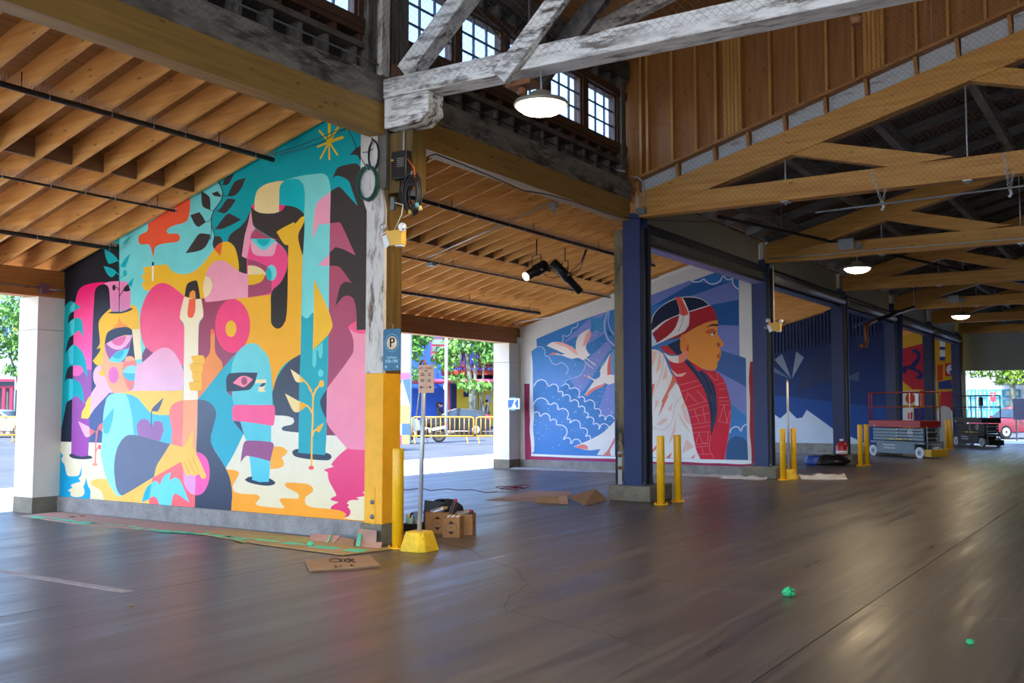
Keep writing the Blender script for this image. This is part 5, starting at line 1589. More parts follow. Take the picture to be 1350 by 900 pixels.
for u, v, c in ((549, 268, '#4f9aa8'), (553, 272, '#c9b070'), (540, 277, '#c9a640')):
    p = onY(u, v, 8.38)
    MB().tube([p, p + Vector((.02, 0, -.05))], .022, 8).build('plug', plain('plug_' + c[1:], c, .5), bpy.data.objects['cable_coil.002'])
# wires running from the first spiked pipe to the post, and along the laminated beam
wr_ = tag(empty('loose_wire', tuple(onY(458, 169, 8.4))), 'loose black wires strung from the spiked pipe to the white post', 'wire')
for seq in ([(358, 203), (390, 194), (420, 182), (445, 172), (458, 169)], [(360, 205), (400, 196), (425, 187), (445, 175), (458, 169)], [(458, 169), (466, 184), (474, 205), (482, 219), (487, 224)]):
    MB().tube([onY(u, v, 8.42) for u, v in seq], .0045, 5).build('wire_run', M_BLACK, wr_)
MB().tube([onY(u, v, 8.42) for u, v in ((478, 201), (486, 200), (491, 196))], .005, 5).build('wire_run', M_BLACK, wr_)
wr2 = tag(empty('loose_wire', (-7.2, 11, 4.5)), 'black wire pinned along the laminated beam above the stage lights', 'wire')
MB().tube([onY(552, 238, 8.5), onX(558, 222, -7.19), onX(565, 206, -7.19), onX(574, 203, -7.19)] + [onX(u, v, -7.19) for u, v in ((600, 213), (625, 223), (660, 238), (690, 251), (725, 257), (760, 267), (800, 281), (823, 288))], .008, 6).build('wire_run', M_BLACK, wr2)
MB().tube([onX(u, v, -7.0) for u, v in ((823, 286), (848, 289), (880, 291), (920, 292), (945, 292))], .006, 5).build('wire_run', M_BLACK, wr2)

def emergency_light(c, face, label, s=1.0):
    t = tag(empty('emergency_light', tuple(c)), label, 'emergency light')
    c = Vector(c)
    my = plain('ochre_plastic', '#e9b550', .5, var=.04)
    MB().box(c.x - .115 * s, c.x + .125 * s, c.y - .08, c.y, c.z - .085 * s, c.z + .085 * s).build('case', my, t, bevel=.008)
    MB().box(c.x + .03 * s, c.x + .115 * s, c.y - .075, c.y - .01, c.z - .10 * s, c.z - .086 * s).build('test_window', M_WHITEP2, t)
    for sx, dz in ((-.115, .13), (.115, .10)):
        p = c + Vector((sx * s, -.05, dz * s))
        MB().tube([p, p + Vector((-.02 if sx < 0 else .035, -.05, .0))], [.03 * s, .047 * s], 14).build('lamp_head', plain('lamp_head_grey', '#b9b7b0', .4, .3), t)
        q = p + Vector((-.02 if sx < 0 else .035, -.05, .0))
        MB().lathe([(0, -.004), (.038 * s, 0)], q, 12, 'Y').build('lamp_glass', plain('pale_glass', '#dfe4e6', .2), t)
        MB().tube([c + Vector((sx * s * .9, -.04, .085 * s)), p], .012, 6).build('lamp_neck', my, t)
    MB().prism([c + Vector((-.155 * s, -.086, .045 * s)), c + Vector((-.105 * s, -.088, .075 * s)), c + Vector((-.035 * s, -.088, -.075 * s)), c + Vector((-.10 * s, -.086, -.115 * s))], (0, .002, 0)).build('tag_card', M_WHITEP2, t)
    MB().prism([c + Vector((-.145 * s, -.0875, .042 * s)), c + Vector((-.10 * s, -.0895, .062 * s)), c + Vector((-.092 * s, -.0895, .045 * s)), c + Vector((-.137 * s, -.0875, .025 * s))], (0, .0005, 0)).build('tag_print', plain('tag_red', '#c7485a', .6), t)
    return t
M_WHITEP2 = plain('white_plastic', '#e6e8ea', .5, var=.03)
em = onY(524, 314.5, 8.44)
emergency_light(em, None, 'ochre emergency light with a paper tag on the timber post')
MB().tube([em + Vector((-.02, -.03, .09)), em + Vector((.09, -.04, .25)), em + Vector((.10, -.03, .36)), em + Vector((-.02, -.02, .40))], .007, 6).build('supply_cord', plain('cream_cord', '#d8cfae', .5), bpy.data.objects['emergency_light'])
MB().box(em.x - .10, em.x - .045, 8.43, 8.47, em.z + .33, em.z + .47).build('outlet_box', M_DULLSTEEL, bpy.data.objects['emergency_light'])
e2 = onY(1022.5, 431, 20.6)
emergency_light(e2, None, 'ochre emergency light hanging by the crane mural column', 1.05)
MB().box(-7.02, e2.x + .05, 20.60, 20.74, e2.z - .03, e2.z + .03).build('mount_bracket', M_DULLSTEEL, bpy.data.objects['emergency_light.001'])
MB().tube([(e2.x - .02, 20.58, 4.5), (e2.x - .02, 20.57, e2.z + .2), (e2.x, 20.56, e2.z + .08)], .012, 6).build('supply_cord', plain('cream_cord', '#d8cfae', .5), bpy.data.objects['emergency_light.001'])

# conduit elbow and box on top of the first navy column
ce = tag(empty('steel_conduit', (-6.95, 14.6, 4.7)), 'bent steel conduit dropping to the top of the first navy column', 'conduit')
MB().tube([onY(u, v, 14.52) for u, v in ((829, 232), (840, 233.5), (846, 238), (848.5, 246), (849, 281))], .014, 8).build('conduit_pipe', M_STEEL, ce)
MB().box(-7.02, -6.86, 14.45, 14.58, 4.62, 4.72).build('conduit_box', M_DULLSTEEL, ce)
MB().tube([onY(u, v, 14.45) for u, v in ((811, 224), (818, 225), (824, 226))], .02, 8).build('coupling', M_STEEL, ce)

# junction box and rod on the eave beam
jb = tag(empty('junction_box', tuple(onX(59, 381, -13.45))), 'purple grey junction box on the eave beam near the face mural', 'box')
p = onX(59, 381, -13.45)
MB().box(-13.50, -13.42, p.y - .06, p.y + .05, p.z - .07, p.z + .08).build('case', plain('mauve_box', '#6b4652', .6), jb)
MB().tube([(-13.45, p.y + .05, p.z), (-13.45, 8.6, p.z + .01)], .012, 6).build('conduit_pipe', M_STEEL, jb)
MB().tube([(-13.45, p.y - .06, p.z + .02), (-13.45, 3, p.z + .02)], .010, 6).build('conduit_pipe', M_DULLSTEEL, jb)
jb2 = tag(empty('junction_box', tuple(onX(686, 449, -13.45))), 'white outlet box on the eave beam near the crane mural', 'box')
p = onX(686, 449, -13.45)
MB().box(-13.50, -13.42, p.y - .08, p.y + .10, p.z - .08, p.z + .08).build('case', M_WHITEP2, jb2)
MB().tube([(-13.45, p.y, p.z + .08), (-13.45, p.y + .03, p.z + .28), (-13.40, 20.7, p.z + .42), (-12.5, 20.95, roofz(-12.5) - .06), (-9.6, 20.95, roofz(-9.6) - .06)], .014, 6).build('conduit_pipe', M_WHITEP2, jb2)
# picture taped to the second outer pillar
tp = tag(empty('taped_picture', (-13.6, 20.60, 1.7)), 'small blue and white picture taped to the white pillar', 'picture')
q0, q1 = onY(668, 525, 20.60), onY(685.5, 539, 20.60)
MB().box(q0.x, q1.x, 20.59, 20.598, q1.z, q0.z).build('sheet', M_WHITEP2, tp)
w_, h_ = q1.x - q0.x, q0.z - q1.z
MB().box(q0.x + w_ * .12, q1.x - w_ * .12, 20.588, 20.5895, q1.z + h_ * .12, q0.z - h_ * .14).build('print', plain('print_blue', '#3f74c4', .6, var=.4, scale=18), tp)
MB().prism([(q0.x + w_ * f, 20.587, q1.z + h_ * g) for f, g in ((.35, .12), (.75, .12), (.62, .6), (.8, .8), (.6, .85), (.5, .5))], (0, .0005, 0)).build('print_figure', plain('print_white', '#e9e4e4', .6), tp)
for zz in (q0.z + .0, q1.z - .02):
    MB().box(q0.x + w_ * .3, q1.x - w_ * .3, 20.585, 20.588, zz - .01, zz + .025).build('tape', plain('blue_tape', '#7fbfe0', .6), tp)

# ---------------------------------------------------------------- cardboard and floor clutter at the face mural
M_CARD = plain('brown_cardboard', '#a5815c', .85, var=.12, scale=3)
M_CARDP = plain('pinkish_cardboard', '#b58d78', .85, var=.08)
M_CARDY = plain('paint_dusted_cardboard', '#b3935c', .85, var=.2, scale=2.5)
M_MINT = plain('mint_masking_tape', '#59cfa0', .7, var=.1)
def sheet(name, pts, th, mat, label, cat='cardboard', group=None, parts=()):
    c = sum((Vector(p) for p in pts), Vector()) / len(pts)
    t = tag(empty(name, tuple(c)), label, cat, group)
    MB().prism([Vector(p) for p in pts], (0, 0, th)).build('board', mat, t)
    return t
lc = sheet('cardboard_sheet', [(-13.3, 7.95, 0), (-11.9, 7.80, 0), (-10.2, 7.92, 0), (-9.3, 8.0, 0), (-9.3, 8.55, 0), (-13.4, 8.55, 0)], .006, M_CARDP, 'long pale cardboard strip under the far half of the face mural', group='cardboard on the floor')
lc2 = sheet('cardboard_sheet', [(-9.7, 7.98, .007), (-8.3, 7.72, .007), (-7.0, 7.62, .007), (-6.86, 8.22, .007), (-7.6, 8.40, .007), (-9.6, 8.50, .007)], .007, M_CARDY, 'paint dusted cardboard sheet at the foot of the timber post', group='cardboard on the floor')
rnd = random.Random(12)
for k in range(26):
    xx = -13.1 + k * .235
    yy_ = 7.86 + .02 * math.sin(k) + (0 if xx < -9.4 else -.02)
    zz = .0075 if xx < -9.7 else .0155
    L_ = rnd.uniform(.12, .34)
    MB().box(xx, xx + L_, yy_ + rnd.uniform(-.02, .10), yy_ + .03 + rnd.uniform(.10, .14), zz, zz + .001).build('tape_strip', M_MINT, lc if xx < -9.7 else lc2)
for k in range(14):
    xx, yy_ = rnd.uniform(-9.3, -7.2), rnd.uniform(7.80, 8.25)
    a_ = rnd.uniform(-.4, .4)
    MB().bar((xx, yy_, .0148), (xx + .28 * math.cos(a_), yy_ + .28 * math.sin(a_), .0148), rnd.uniform(.02, .05), .001).build('overspray', plain('green_overspray', '#9db45c', .9), lc2)
def leaning(pts, th, mat, label, tape=None):
    c = sum((Vector(p) for p in pts), Vector()) / len(pts)
    t = tag(empty('leaning_cardboard', (c.x, c.y, min(Vector(p).z for p in pts))), label, 'cardboard', 'cardboard offcuts leaning on the curb')
    n = (Vector(pts[1]) - Vector(pts[0])).cross(Vector(pts[2]) - Vector(pts[0])).normalized()
    MB().prism([Vector(p) for p in pts], n * th).build('board', mat, t)
    return t, n
yb, yt = 8.46, 8.60
def lean_px(us, vs_b, vs_t):   # bottom edge on the floor, top against the curb
    b0, b1 = onZ(us[0], vs_b[0], .016), onZ(us[1], vs_b[1], .016)
    t0, t1 = onY(us[3], vs_t[1], 8.60), onY(us[2], vs_t[0], 8.60)
    return [b0, b1, t1, t0]
t_, n_ = leaning([onZ(408, 711.5, .016), onZ(441, 715.8, .016), onY(449, 706, 8.34), onY(411, 704, 8.42)], .005, M_CARDP, 'pale cardboard strip with a mint tape band leaning on the curb')
p = onY(436, 705.3, 8.35); q = onZ(432.5, 714.6, .018)
MB().bar(p + Vector((0, -.012, 0)), q + Vector((0, -.012, .004)), .05, .002, (0, -1, .4)).build('tape_strip', M_MINT, t_)
leaning([onZ(442, 716, .016), onZ(466, 719.5, .016), onY(468, 711, 8.32), onY(449, 708, 8.34)], .005, M_CARD, 'plain brown cardboard strip leaning on the curb')
t_, n_ = leaning([onZ(468.5, 719.2, .016), onZ(496, 722, .016), onY(497, 699.5, 8.36), onY(473.5, 697, 8.36)], .006, M_CARDP, 'cardboard stencil edged with mint tape against the post')
a0, a1 = onY(474, 697.5, 8.385), onY(497, 700, 8.385)
MB().prism([a0 + Vector((0, -.01, -.0)), a1 + Vector((0, -.01, 0)), a1 + Vector((0, -.014, -.05)), a0 + Vector((0, -.014, -.05))], (0, .003, 0)).build('tape_strip', M_MINT, t_)
MB().prism([a0 + Vector((0, -.012, 0)), a0 + Vector((.05, -.012, 0)), onZ(475.5, 720, .03) + Vector((0, -.02, 0)), onZ(471, 719.5, .03) + Vector((0, -.02, 0))], (0, .003, 0)).build('tape_strip', M_MINT, t_)
MB().prism([onY(481, 706, 8.35), onY(491, 706, 8.35), onY(492, 713, 8.31), onY(480, 712, 8.31)], (0, .002, 0)).build('red_paint_patch', plain('red_overspray', '#c8544a', .8), t_)
leaning([onZ(476.5, 721, .018), onZ(502, 723, .018), onY(504, 715, 8.24), onY(481, 714, 8.24)], .005, M_CARDP, 'small pale cardboard flap in front of the taped stencil')
mt = tag(empty('tape_ball', tuple(onZ(409.5, 719, .015))), 'crumpled mint tape ball on the paint dusted cardboard', 'litter')
def crumple(c, r, mat, par, seed, name='crumpled_paper', flat=.8):
    bm = bmesh.new()
    bmesh.ops.create_icosphere(bm, subdivisions=3, radius=r)
    rnd = random.Random(seed)
    for v in bm.verts:
        k = 1 + .55 * noise.noise(v.co * (2.6 / r) + Vector((seed, 0, 0))) + rnd.uniform(-.12, .12)
        v.co = Vector((v.co.x * k, v.co.y * k, max(-r * .75, v.co.z * k * flat)))
    me = bpy.data.meshes.new(name); bm.to_mesh(me); bm.free()
    zmin = min(v.co.z for v in me.vertices)
    for v in me.vertices: v.co += Vector(c) + Vector((0, 0, -zmin))
    me.materials.append(mat)
    o = bpy.data.objects.new(name, me); COL.objects.link(o)
    o.parent = par; o.matrix_parent_inverse = par.matrix_basis.inverted()
    return o
crumple(onZ(409.5, 719, .015), .028, M_MINT, mt, 3)
g1 = tag(empty('crumpled_ball', tuple(onZ(1040, 786))), 'larger crumpled green paper ball on the open floor', 'litter')
crumple(onZ(1040, 786), .045, plain('green_paper', '#2fae6b', .7, var=.3, scale=30), g1, 5)
g2 = tag(empty('crumpled_ball', tuple(onZ(1279, 849))), 'smaller crumpled green paper scrap by the floor joint', 'litter')
crumple(onZ(1279, 849), .022, plain('green_paper', '#2fae6b', .7, var=.3, scale=30), g2, 8)
# small pale scraps lying about
for k, (u, v, r_) in enumerate(((172, 798, .03), (745, 668, .05), (280, 702, .03), (900, 717, .015), (95, 681, .05), (108, 680, .04))):
    s_ = tag(empty('paper_scrap', tuple(onZ(u, v, .0))), ['scrap of brown paper on the floor past the parking line end', 'mint scrap in front of the opened cardboard box', 'orange scrap on the pale cardboard strip', 'tiny pale scrap in the middle of the open floor',
             'brown scrap beside the first pillar foot', 'thin brown scrap on the pale cardboard strip near the pillar'][k], 'litter')
    zz = .008 if k in (2, 4, 5) else .001
    p = onZ(u, v, zz)
    MB().prism([p + Vector((-r_, -r_ * .6, 0)), p + Vector((r_ * .8, -r_ * .8, 0)), p + Vector((r_, r_ * .5, .0)), p + Vector((-r_ * .6, r_ * .7, 0))], (0, 0, .004)).build('scrap', [M_CARD, M_MINT, plain('orange_scrap', '#e0a13a', .8), M_CARDP, plain('dark_scrap', '#6f4f33', .8), plain('dark_scrap', '#6f4f33', .8)][k], s_)

# flattened printed box in front of the mural
fb_ = [onZ(u, v, .014) for u, v in ((402, 739), (445, 735.5), (488, 733.5), (501, 745.5), (470, 748.5), (408, 752))]
fx = tag(empty('flattened_box', tuple(onZ(450, 743))), 'flattened brown cardboard box with black print on the floor', 'cardboard', 'cardboard on the floor')
P6 = fb_
MB().prism([P6[0], P6[1], P6[4], P6[5]], (0, 0, .012)).build('panel', M_CARD, fx)
MB().prism([P6[1], P6[2], P6[3], P6[4]], (0, 0, .010)).build('panel', M_CARD, fx)
MB().prism([P6[0] - Vector((0, 0, .013)), P6[5] - Vector((0, 0, .013)), P6[5], P6[0]], (.01, .01, 0)).build('folded_edge', M_CARD, fx)
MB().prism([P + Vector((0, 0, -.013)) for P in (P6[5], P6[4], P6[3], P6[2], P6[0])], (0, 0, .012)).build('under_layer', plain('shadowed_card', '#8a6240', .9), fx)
def on_box(u, v): return onZ(u, v, .0268)
ring = [on_box(442 + 8 * math.cos(a_), 738.4 + 2.1 * math.sin(a_)) for a_ in [i * .42 for i in range(15)]]
MB().tube(ring, .006, 4, closed=True).build('printed_emblem', M_INK, fx)
for a_, b_ in (((446, 737), (462, 737)), ((446, 740), (462, 740)), ((449, 736.8), (449, 740)), ((455, 736.8), (455, 740)), ((458, 735.5), (468, 741)), ((466, 736), (459, 741))):
    MB().bar(on_box(*a_), on_box(*b_), .022, .001).build('printed_emblem', M_INK, fx)
for (u0, v0, u1, v1) in ((440, 744.5, 444, 748.5), (446, 745.2, 451, 747)):
    MB().prism([on_box(u0, v0), on_box(u1, v0), on_box(u1 + 1, v1), on_box(u0 + 1, v1)], (0, 0, .0006)).build('printed_text', plain('faded_ink', '#6e5436', .9), fx)
MB().prism([on_box(461, 744), on_box(465, 744.4), on_box(465.5, 746), on_box(462, 745.6)], (0, 0, .0006)).build('hand_hole', M_INK, fx)

# ---------------------------------------------------------------- spray can boxes beside the post
M_BOXC = plain('kraft_box', '#9c6f42', .85, var=.1)
def can_box(u, v, rz, w, d, h, label, open_top=True):
    c = onZ(u, v); loc = (c.x, c.y, 0)
    t = tag(empty('cardboard_box', loc, rz), label, 'box', 'spray can boxes')
    T = Matrix.Translation(Vector(loc)) @ Matrix.Rotation(rz, 4, 'Z')
    def b(x0, x1, y0, y1, z0, z1, name, m):
        k = MB().box(x0, x1, y0, y1, z0, z1); k.v = [T @ p for p in k.v]; return k.build(name, m, t)
    th = .005
    b(0, w, 0, d, 0, th, 'box_bottom', M_BOXC)
    b(0, w, 0, th, th, h, 'box_side', M_BOXC); b(0, w, d - th, d, th, h, 'box_side', M_BOXC)
    b(0, th, th, d - th, th, h, 'box_side', M_BOXC); b(w - th, w, th, d - th, th, h, 'box_side', M_BOXC)
    if not open_top: b(th, w - th, th, d - th, h - .012, h - .008, 'box_insert', M_BOXC)
    R3 = T.to_3x3()
    # printed marks: arrows on the front, 94 on the side
    f = lambda x, z: T @ Vector((x, -.0008, z))
    for zc, s in ((h * .72, 1), (h * .24, -1)):
        MB().prism([f(w * .5, zc + s * .024), f(w * .5 - .034, zc - s * .012), f(w * .5 + .034, zc - s * .012)], R3 @ Vector((0, .0006, 0))).build('printed_arrow', M_INK, t)
    text_mesh('94', .026, f(w * .5, h * .48), R3 @ Vector((1, 0, 0)), UP, M_INK, t, depth=.0003)
    ringp = [f(w * .5 + .07 * math.cos(a_), h * .48 + .062 * math.sin(a_)) for a_ in [i * .35 for i in range(18)]]
    MB().tube(ringp, .0015, 4, closed=True).build('printed_ring', M_INK, t)
    text_mesh('94', .09, T @ Vector((w + .0008, d * .5, h * .5)), R3 @ Vector((0, 1, 0)), UP, M_INK, t, squash=.8, depth=.0003)
    return t, T
cb1, T1_ = can_box(583.5, 708, .42, .20, .24, .23, 'smaller spray can box marked 94 standing in front', False)
cb2, T2_ = can_box(560.5, 702.5, .42, .30, .22, .25, 'open cardboard box of spray cans next to the black crate')
cb3, T3_ = can_box(590, 704.3, .42, .30, .22, .24, 'open cardboard box with red capped cans behind the smaller box')
def can(T, x, y, z, d, mat, cap, label, L=.19, r=.033):
    p = T @ Vector((x, y, z)); d = (T.to_3x3() @ Vector(d)).normalized()
    t = tag(empty('spray_can', tuple(p)), label, 'spray can', 'loose spray cans in the boxes')
    MB().tube([p, p + d * .01, p + d * L * .82, p + d * L * .9], [r * .94, r, r, r * .6], 14).build('can_body', mat, t)
    MB().tube([p + d * L * .88, p + d * L * 1.08], [r * .62, r * .55], 12).build('cap', cap, t)
M_CAN = plain('silver_can', '#b9b4ba', .3, .5); M_CANK = plain('dark_can', '#3a3136', .4, .2); M_CAPR = plain('crimson_cap', '#c21f52', .4); M_CAPG = plain('gold_cap', '#b99a5a', .4, .3); M_CAPK = plain('black_cap', '#1b181b', .5)
can(T2_, .06, .06, .235, (.9, .1, .30), M_CAN, M_CAPG, 'silver spray can with gold base lying across the open box')
can(T2_, .10, .16, .235, (.8, .3, .25), M_CANK, M_CAPK, 'dark spray can lying behind the silver can')
can(T3_, .03, .05, .22, (.2, .3, .8), M_CANK, M_CAPR, 'spray can with crimson cap standing in the back box')
can(T3_, .09, .08, .23, (.95, .1, .15), plain('taupe_can', '#7d726a', .4, .3), M_CAPK, 'taupe spray can lying in the back box')
can(T3_, .25, .08, .15, (.1, .1, .9), M_CANK, M_CAPR, 'spray can with crimson cap at the corner of the back box', .13)
for k in range(6):
    can(T1_, .045 + (k % 3) * .055, .07 + (k // 3) * .09, .06, (0, 0, 1), M_CAN, plain('white_cap', '#d9d4d0', .5), 'white capped spray can sunk in the smaller box', .165, .024)
# black crate with rags and a jar
cr = tag(empty('tool_crate', tuple(onZ(548, 700))), 'low black crate holding brushes and paint pots behind the bollard', 'crate')
c = onZ(529, 700); M_CRATE = plain('black_plastic', '#1c1a1b', .5)
Tc = Matrix.Translation(Vector((c.x, c.y, 0))) @ Matrix.Rotation(.33, 4, 'Z')
def cbx(x0, x1, y0, y1, z0, z1, n, m, par=cr):
    k = MB().box(x0, x1, y0, y1, z0, z1); k.v = [Tc @ p for p in k.v]; return k.build(n, m, par)
cbx(0, .36, 0, .26, .0, .01, 'crate_floor', M_CRATE); cbx(0, .36, 0, .012, .01, .09, 'crate_side', M_CRATE); cbx(0, .36, .248, .26, .01, .09, 'crate_side', M_CRATE); cbx(0, .012, .012, .248, .01, .09, 'crate_side', M_CRATE); cbx(.348, .36, .012, .248, .01, .09, 'crate_side', M_CRATE)
cbx(.0, .36, 0, .26, .09, .094, 'crate_rim', plain('dark_green_rim', '#2f4438', .6)) if False else None
for k, (x, y, h, m) in enumerate(((.06, .10, .17, plain('white_pot', '#cfd2d6', .5)), (.12, .19, .19, plain('blue_pot', '#6f8fc4', .5)), (.09, .05, .14, plain('mint_pot', '#9fd0bf', .5)), (.17, .10, .12, M_CAN))):
    p = Tc @ Vector((x, y, .011))
    t = tag(empty('paint_pot', tuple(p)), ['white paint pot in the black crate', 'blue paint pot in the black crate', 'mint paint pot in the black crate', 'silver paint pot in the black crate'][k], 'pot', 'pots in the black crate')
    MB().lathe([(.0, 0), (.04, 0), (.042, h), (.036, h + .004), (.03, h + .02), (0, h + .022)], p, 14).build('pot_body', m, t)
br = tag(empty('paint_brush', tuple(Tc @ Vector((.02, .08, .02)))), 'wooden handled brush sticking out of the black crate', 'brush')
MB().bar(Tc @ Vector((.03, .05, .03)), Tc @ Vector((.12, .02, .20)), .014, .014).build('handle', plain('brush_wood', '#8a5a34', .6), br)
MB().bar(Tc @ Vector((.12, .02, .20)), Tc @ Vector((.135, .015, .225)), .03, .018).build('bristles', plain('brush_hair', '#4a3a2a', .9), br)
bg = tag(empty('cloth_bag', tuple(Tc @ Vector((.5, .45, 0)))), 'black and grey cloth bag slumped behind the spray can boxes', 'bag')
pb_ = Tc @ Vector((.42, .42, 0))
def blob(c, rx, ry, rz_, mat, par, name, seed, amp=.25):
    bm = bmesh.new(); bmesh.ops.create_icosphere(bm, subdivisions=3, radius=1)
    for v in bm.verts:
        k = 1 + amp * noise.noise(v.co * 1.7 + Vector((seed * 3.1, 0, 0))) + amp * .4 * noise.noise(v.co * 5 + Vector((0, seed, 0)))
        v.co = Vector((v.co.x * rx * k, v.co.y * ry * k, max(-.55 * rz_, v.co.z * rz_ * k)))
    me = bpy.data.meshes.new(name); bm.to_mesh(me); bm.free()
    zm = min(v.co.z for v in me.vertices)
    for v in me.vertices: v.co += Vector(c) + Vector((0, 0, -zm))
    for p_ in me.polygons: p_.use_smooth = True
    me.materials.append(mat)
    o = bpy.data.objects.new(name, me); COL.objects.link(o); o.parent = par; o.matrix_parent_inverse = par.matrix_basis.inverted()
    return o
blob(pb_, .32, .18, .23, plain('black_cloth', '#1d1b20', .9, var=.3), bg, 'bag_body', 2)
MB().tube([pb_ + Vector((-.1, -.05, .30)), pb_ + Vector((.0, -.05, .36)), pb_ + Vector((.12, -.02, .30))], .012, 6).build('bag_handle', M_BLACK, bg)
hs = tag(empty('art_portfolio', tuple(Tc @ Vector((.30, .20, 0)))), 'dark blue portfolio board stuck upright in the black crate', 'portfolio')
MB().prism([Tc @ Vector(p) for p in ((.22, .16, .02), (.35, .21, .03), (.46, .30, .33), (.22, .22, .36))], Tc.to_3x3() @ Vector((0, .008, 0))).build('board', plain('dark_blue_board', '#2b3440', .6), hs)

# ---------------------------------------------------------------- opened cardboard by the first navy column, red cord
ob = tag(empty('opened_box', tuple(onZ(725, 660))), 'large opened cardboard box lying before the first navy column', 'cardboard', 'cardboard on the floor')
def op(pts, name, m, n=(0, 0, .006)): MB().prism([Vector(p) for p in pts], n).build(name, m, ob)
op([onZ(640, 659.5, .0), onZ(708, 661, .0), onZ(752, 652, .08), onZ(690, 649, .05)], 'panel', M_CARDP)
op([onZ(690, 649, .05), onZ(752, 652, .08), onZ(753, 647.5, .09), onZ(700, 647.5, .03)], 'panel', M_CARDP)
op([onZ(704, 662.5, .0), onZ(749, 664, .0), onY(748, 653, onZ(749, 664).y + .12), onY(709, 654, onZ(706, 662).y + .12)], 'box_wall', M_CARD, (0, .006, 0))
op([onZ(770, 666, .0), onZ(801, 659, .0), onY(785, 644.5, onZ(801, 659).y - .2), onY(748, 654, onZ(770, 666).y + .25)], 'raised_flap', M_CARD, (0, .006, .002))
op([onZ(738, 664, .0), onZ(749, 664, .0), onY(748, 653, onZ(749, 664).y + .1), onY(737, 654, onZ(740, 664).y + .1)], 'flap', M_CARDP, (0, -.004, 0))
xc = tag(empty('extension_cord', tuple(onZ(600, 647))), 'red extension cord lying across the floor to the opened box', 'cord')
pts = [onZ(u, v, .006) for u, v in ((520, 645), (540, 645), (556, 643), (568, 646.5), (575, 645.5), (590, 644), (605, 646), (622, 645), (640, 649), (655, 648))]
MB().tube(pts, .006, 5).build('cord_run', plain('dark_red_cord', '#7d1f2c', .5), xc)
cc_ = onZ(668, 647)
for k in range(4):
    a0 = k * 1.3
    MB().tube([cc_ + Vector((.22 * math.cos(a_) * (1 - .1 * k) + .1 * k, .16 * math.sin(a_), .02 + .05 * abs(math.sin(a_ * .5 + a0)) + .012 * k)) for a_ in [i * .45 for i in range(14)]], .007, 5, closed=True).build('cord_loop', plain('dark_red_cord', '#7d1f2c', .5), xc)

# ---------------------------------------------------------------- clear plastic sheeting
def plastic_mat():
    m, nt, b = new_mat('clear_plastic_sheet')
    b.inputs['Base Color'].default_value = (.85, .86, .90, 1)
    b.inputs['Roughness'].default_value = .22
    b.inputs['Alpha'].default_value = .55
    vec = coords(nt); f = noise_ramp(nt, vec, 14, .3, .7, 4)
    bump(nt, b, f, .8, .03)
    return m
M_PLAS = plastic_mat()
def crumpled_strip(x0, x1, yc, w, hgt, label, seed, ang=0.0):
    t = tag(empty('plastic_sheet', ((x0 + x1) / 2, yc, 0)), label, 'plastic sheet', 'clear plastic sheeting on the floor')
    nx, ny = 60, 10
    vs, fs = [], []
    for i in range(nx + 1):
        for j in range(ny + 1):
            x = x0 + (x1 - x0) * i / nx; s = j / ny
            y = yc + (s - .5) * w * (1 + .25 * noise.noise(Vector((x * 2.1, seed, 0)))) + .06 * noise.noise(Vector((x * 3, 2, seed)))
            z = hgt * math.sin(math.pi * s) * (.35 + .65 * abs(noise.noise(Vector((x * 2.7, s * 3, seed))))) + .02 * abs(noise.noise(Vector((x * 9, s * 9, seed)))) + .003
            p = Vector((x - (x0 + x1) / 2, y - yc, z)); p.rotate(Matrix.Rotation(ang, 3, 'Z'))
            vs.append(p + Vector(((x0 + x1) / 2, yc, 0)))
    for i in range(nx):
        for j in range(ny):
            a_ = i * (ny + 1) + j
            fs.append((a_, a_ + 1, a_ + ny + 2, a_ + ny + 1))
    MB().add(vs, fs, True).build('crumpled_film', M_PLAS, t)
crumpled_strip(-13.4, -7.7, 20.72, .55, .07, 'strip of clear plastic sheeting along the foot of the crane mural', 1)
crumpled_strip(-7.9, -6.9, 20.35, .30, .10, 'bunched end of clear plastic beside the crane mural column', 2)
crumpled_strip(-6.5, -5.55, 21.2, .42, .17, 'crumpled roll of clear plastic beside the pole sign on the yellow foot', 4, .55)
crumpled_strip(-13.3, -7.8, 32.9, .5, .05, 'thin plastic sheeting along the foot of the navy mural', 6)

# ---------------------------------------------------------------- bag heap at the third column
hb_ = onZ(1080, 612)
b1 = tag(empty('plastic_bag', tuple(onZ(1084, 612))), 'blue printed plastic bag on the floor by the third column', 'bag')
blob(onZ(1075, 612.5), .30, .22, .16, plain('blue_bag_print', '#3157b8', .4, var=.6, scale=12), b1, 'bag_body', 4, .3)
b2 = tag(empty('plastic_bag', tuple(onZ(1102, 611))), 'black bin bag slumped against the third column pedestal', 'bag')
blob(onZ(1098, 613.2), .42, .25, .19, plain('black_bag_film', '#0f0f12', .35), b2, 'bag_body', 6, .3)
b3 = tag(empty('paper_bundle', tuple(onZ(1098, 609))), 'white paper bundle on top of the black bin bag', 'bundle')
blob(onZ(1097, 613.2) + Vector((0, 0, .17)), .17, .12, .08, M_WHITEP2, b3, 'bundle_body', 8, .2)
jg = tag(empty('red_jug', (-7.0, 26.76, .25)), 'red and white jug standing on the third column pedestal', 'jug')
jp = Vector((-7.12, 26.72, .25))
jp = onY(1110, 604, 26.75); jp.z = .25
MB().lathe([(.0, 0), (.14, 0), (.15, .03), (.15, .24), (.11, .30), (.05, .34), (.045, .37), (0, .37)], jp, 14).build('jug_body', plain('red_jug', '#b3202f', .4), jg)
MB().lathe([(.151, .04), (.152, .12), (.151, .121)], jp, 14).build('jug_label', M_WHITEP2, jg)
MB().lathe([(.05, .37), (.055, .42), (0, .43)], jp, 12).build('cap', M_WHITEP2, jg)
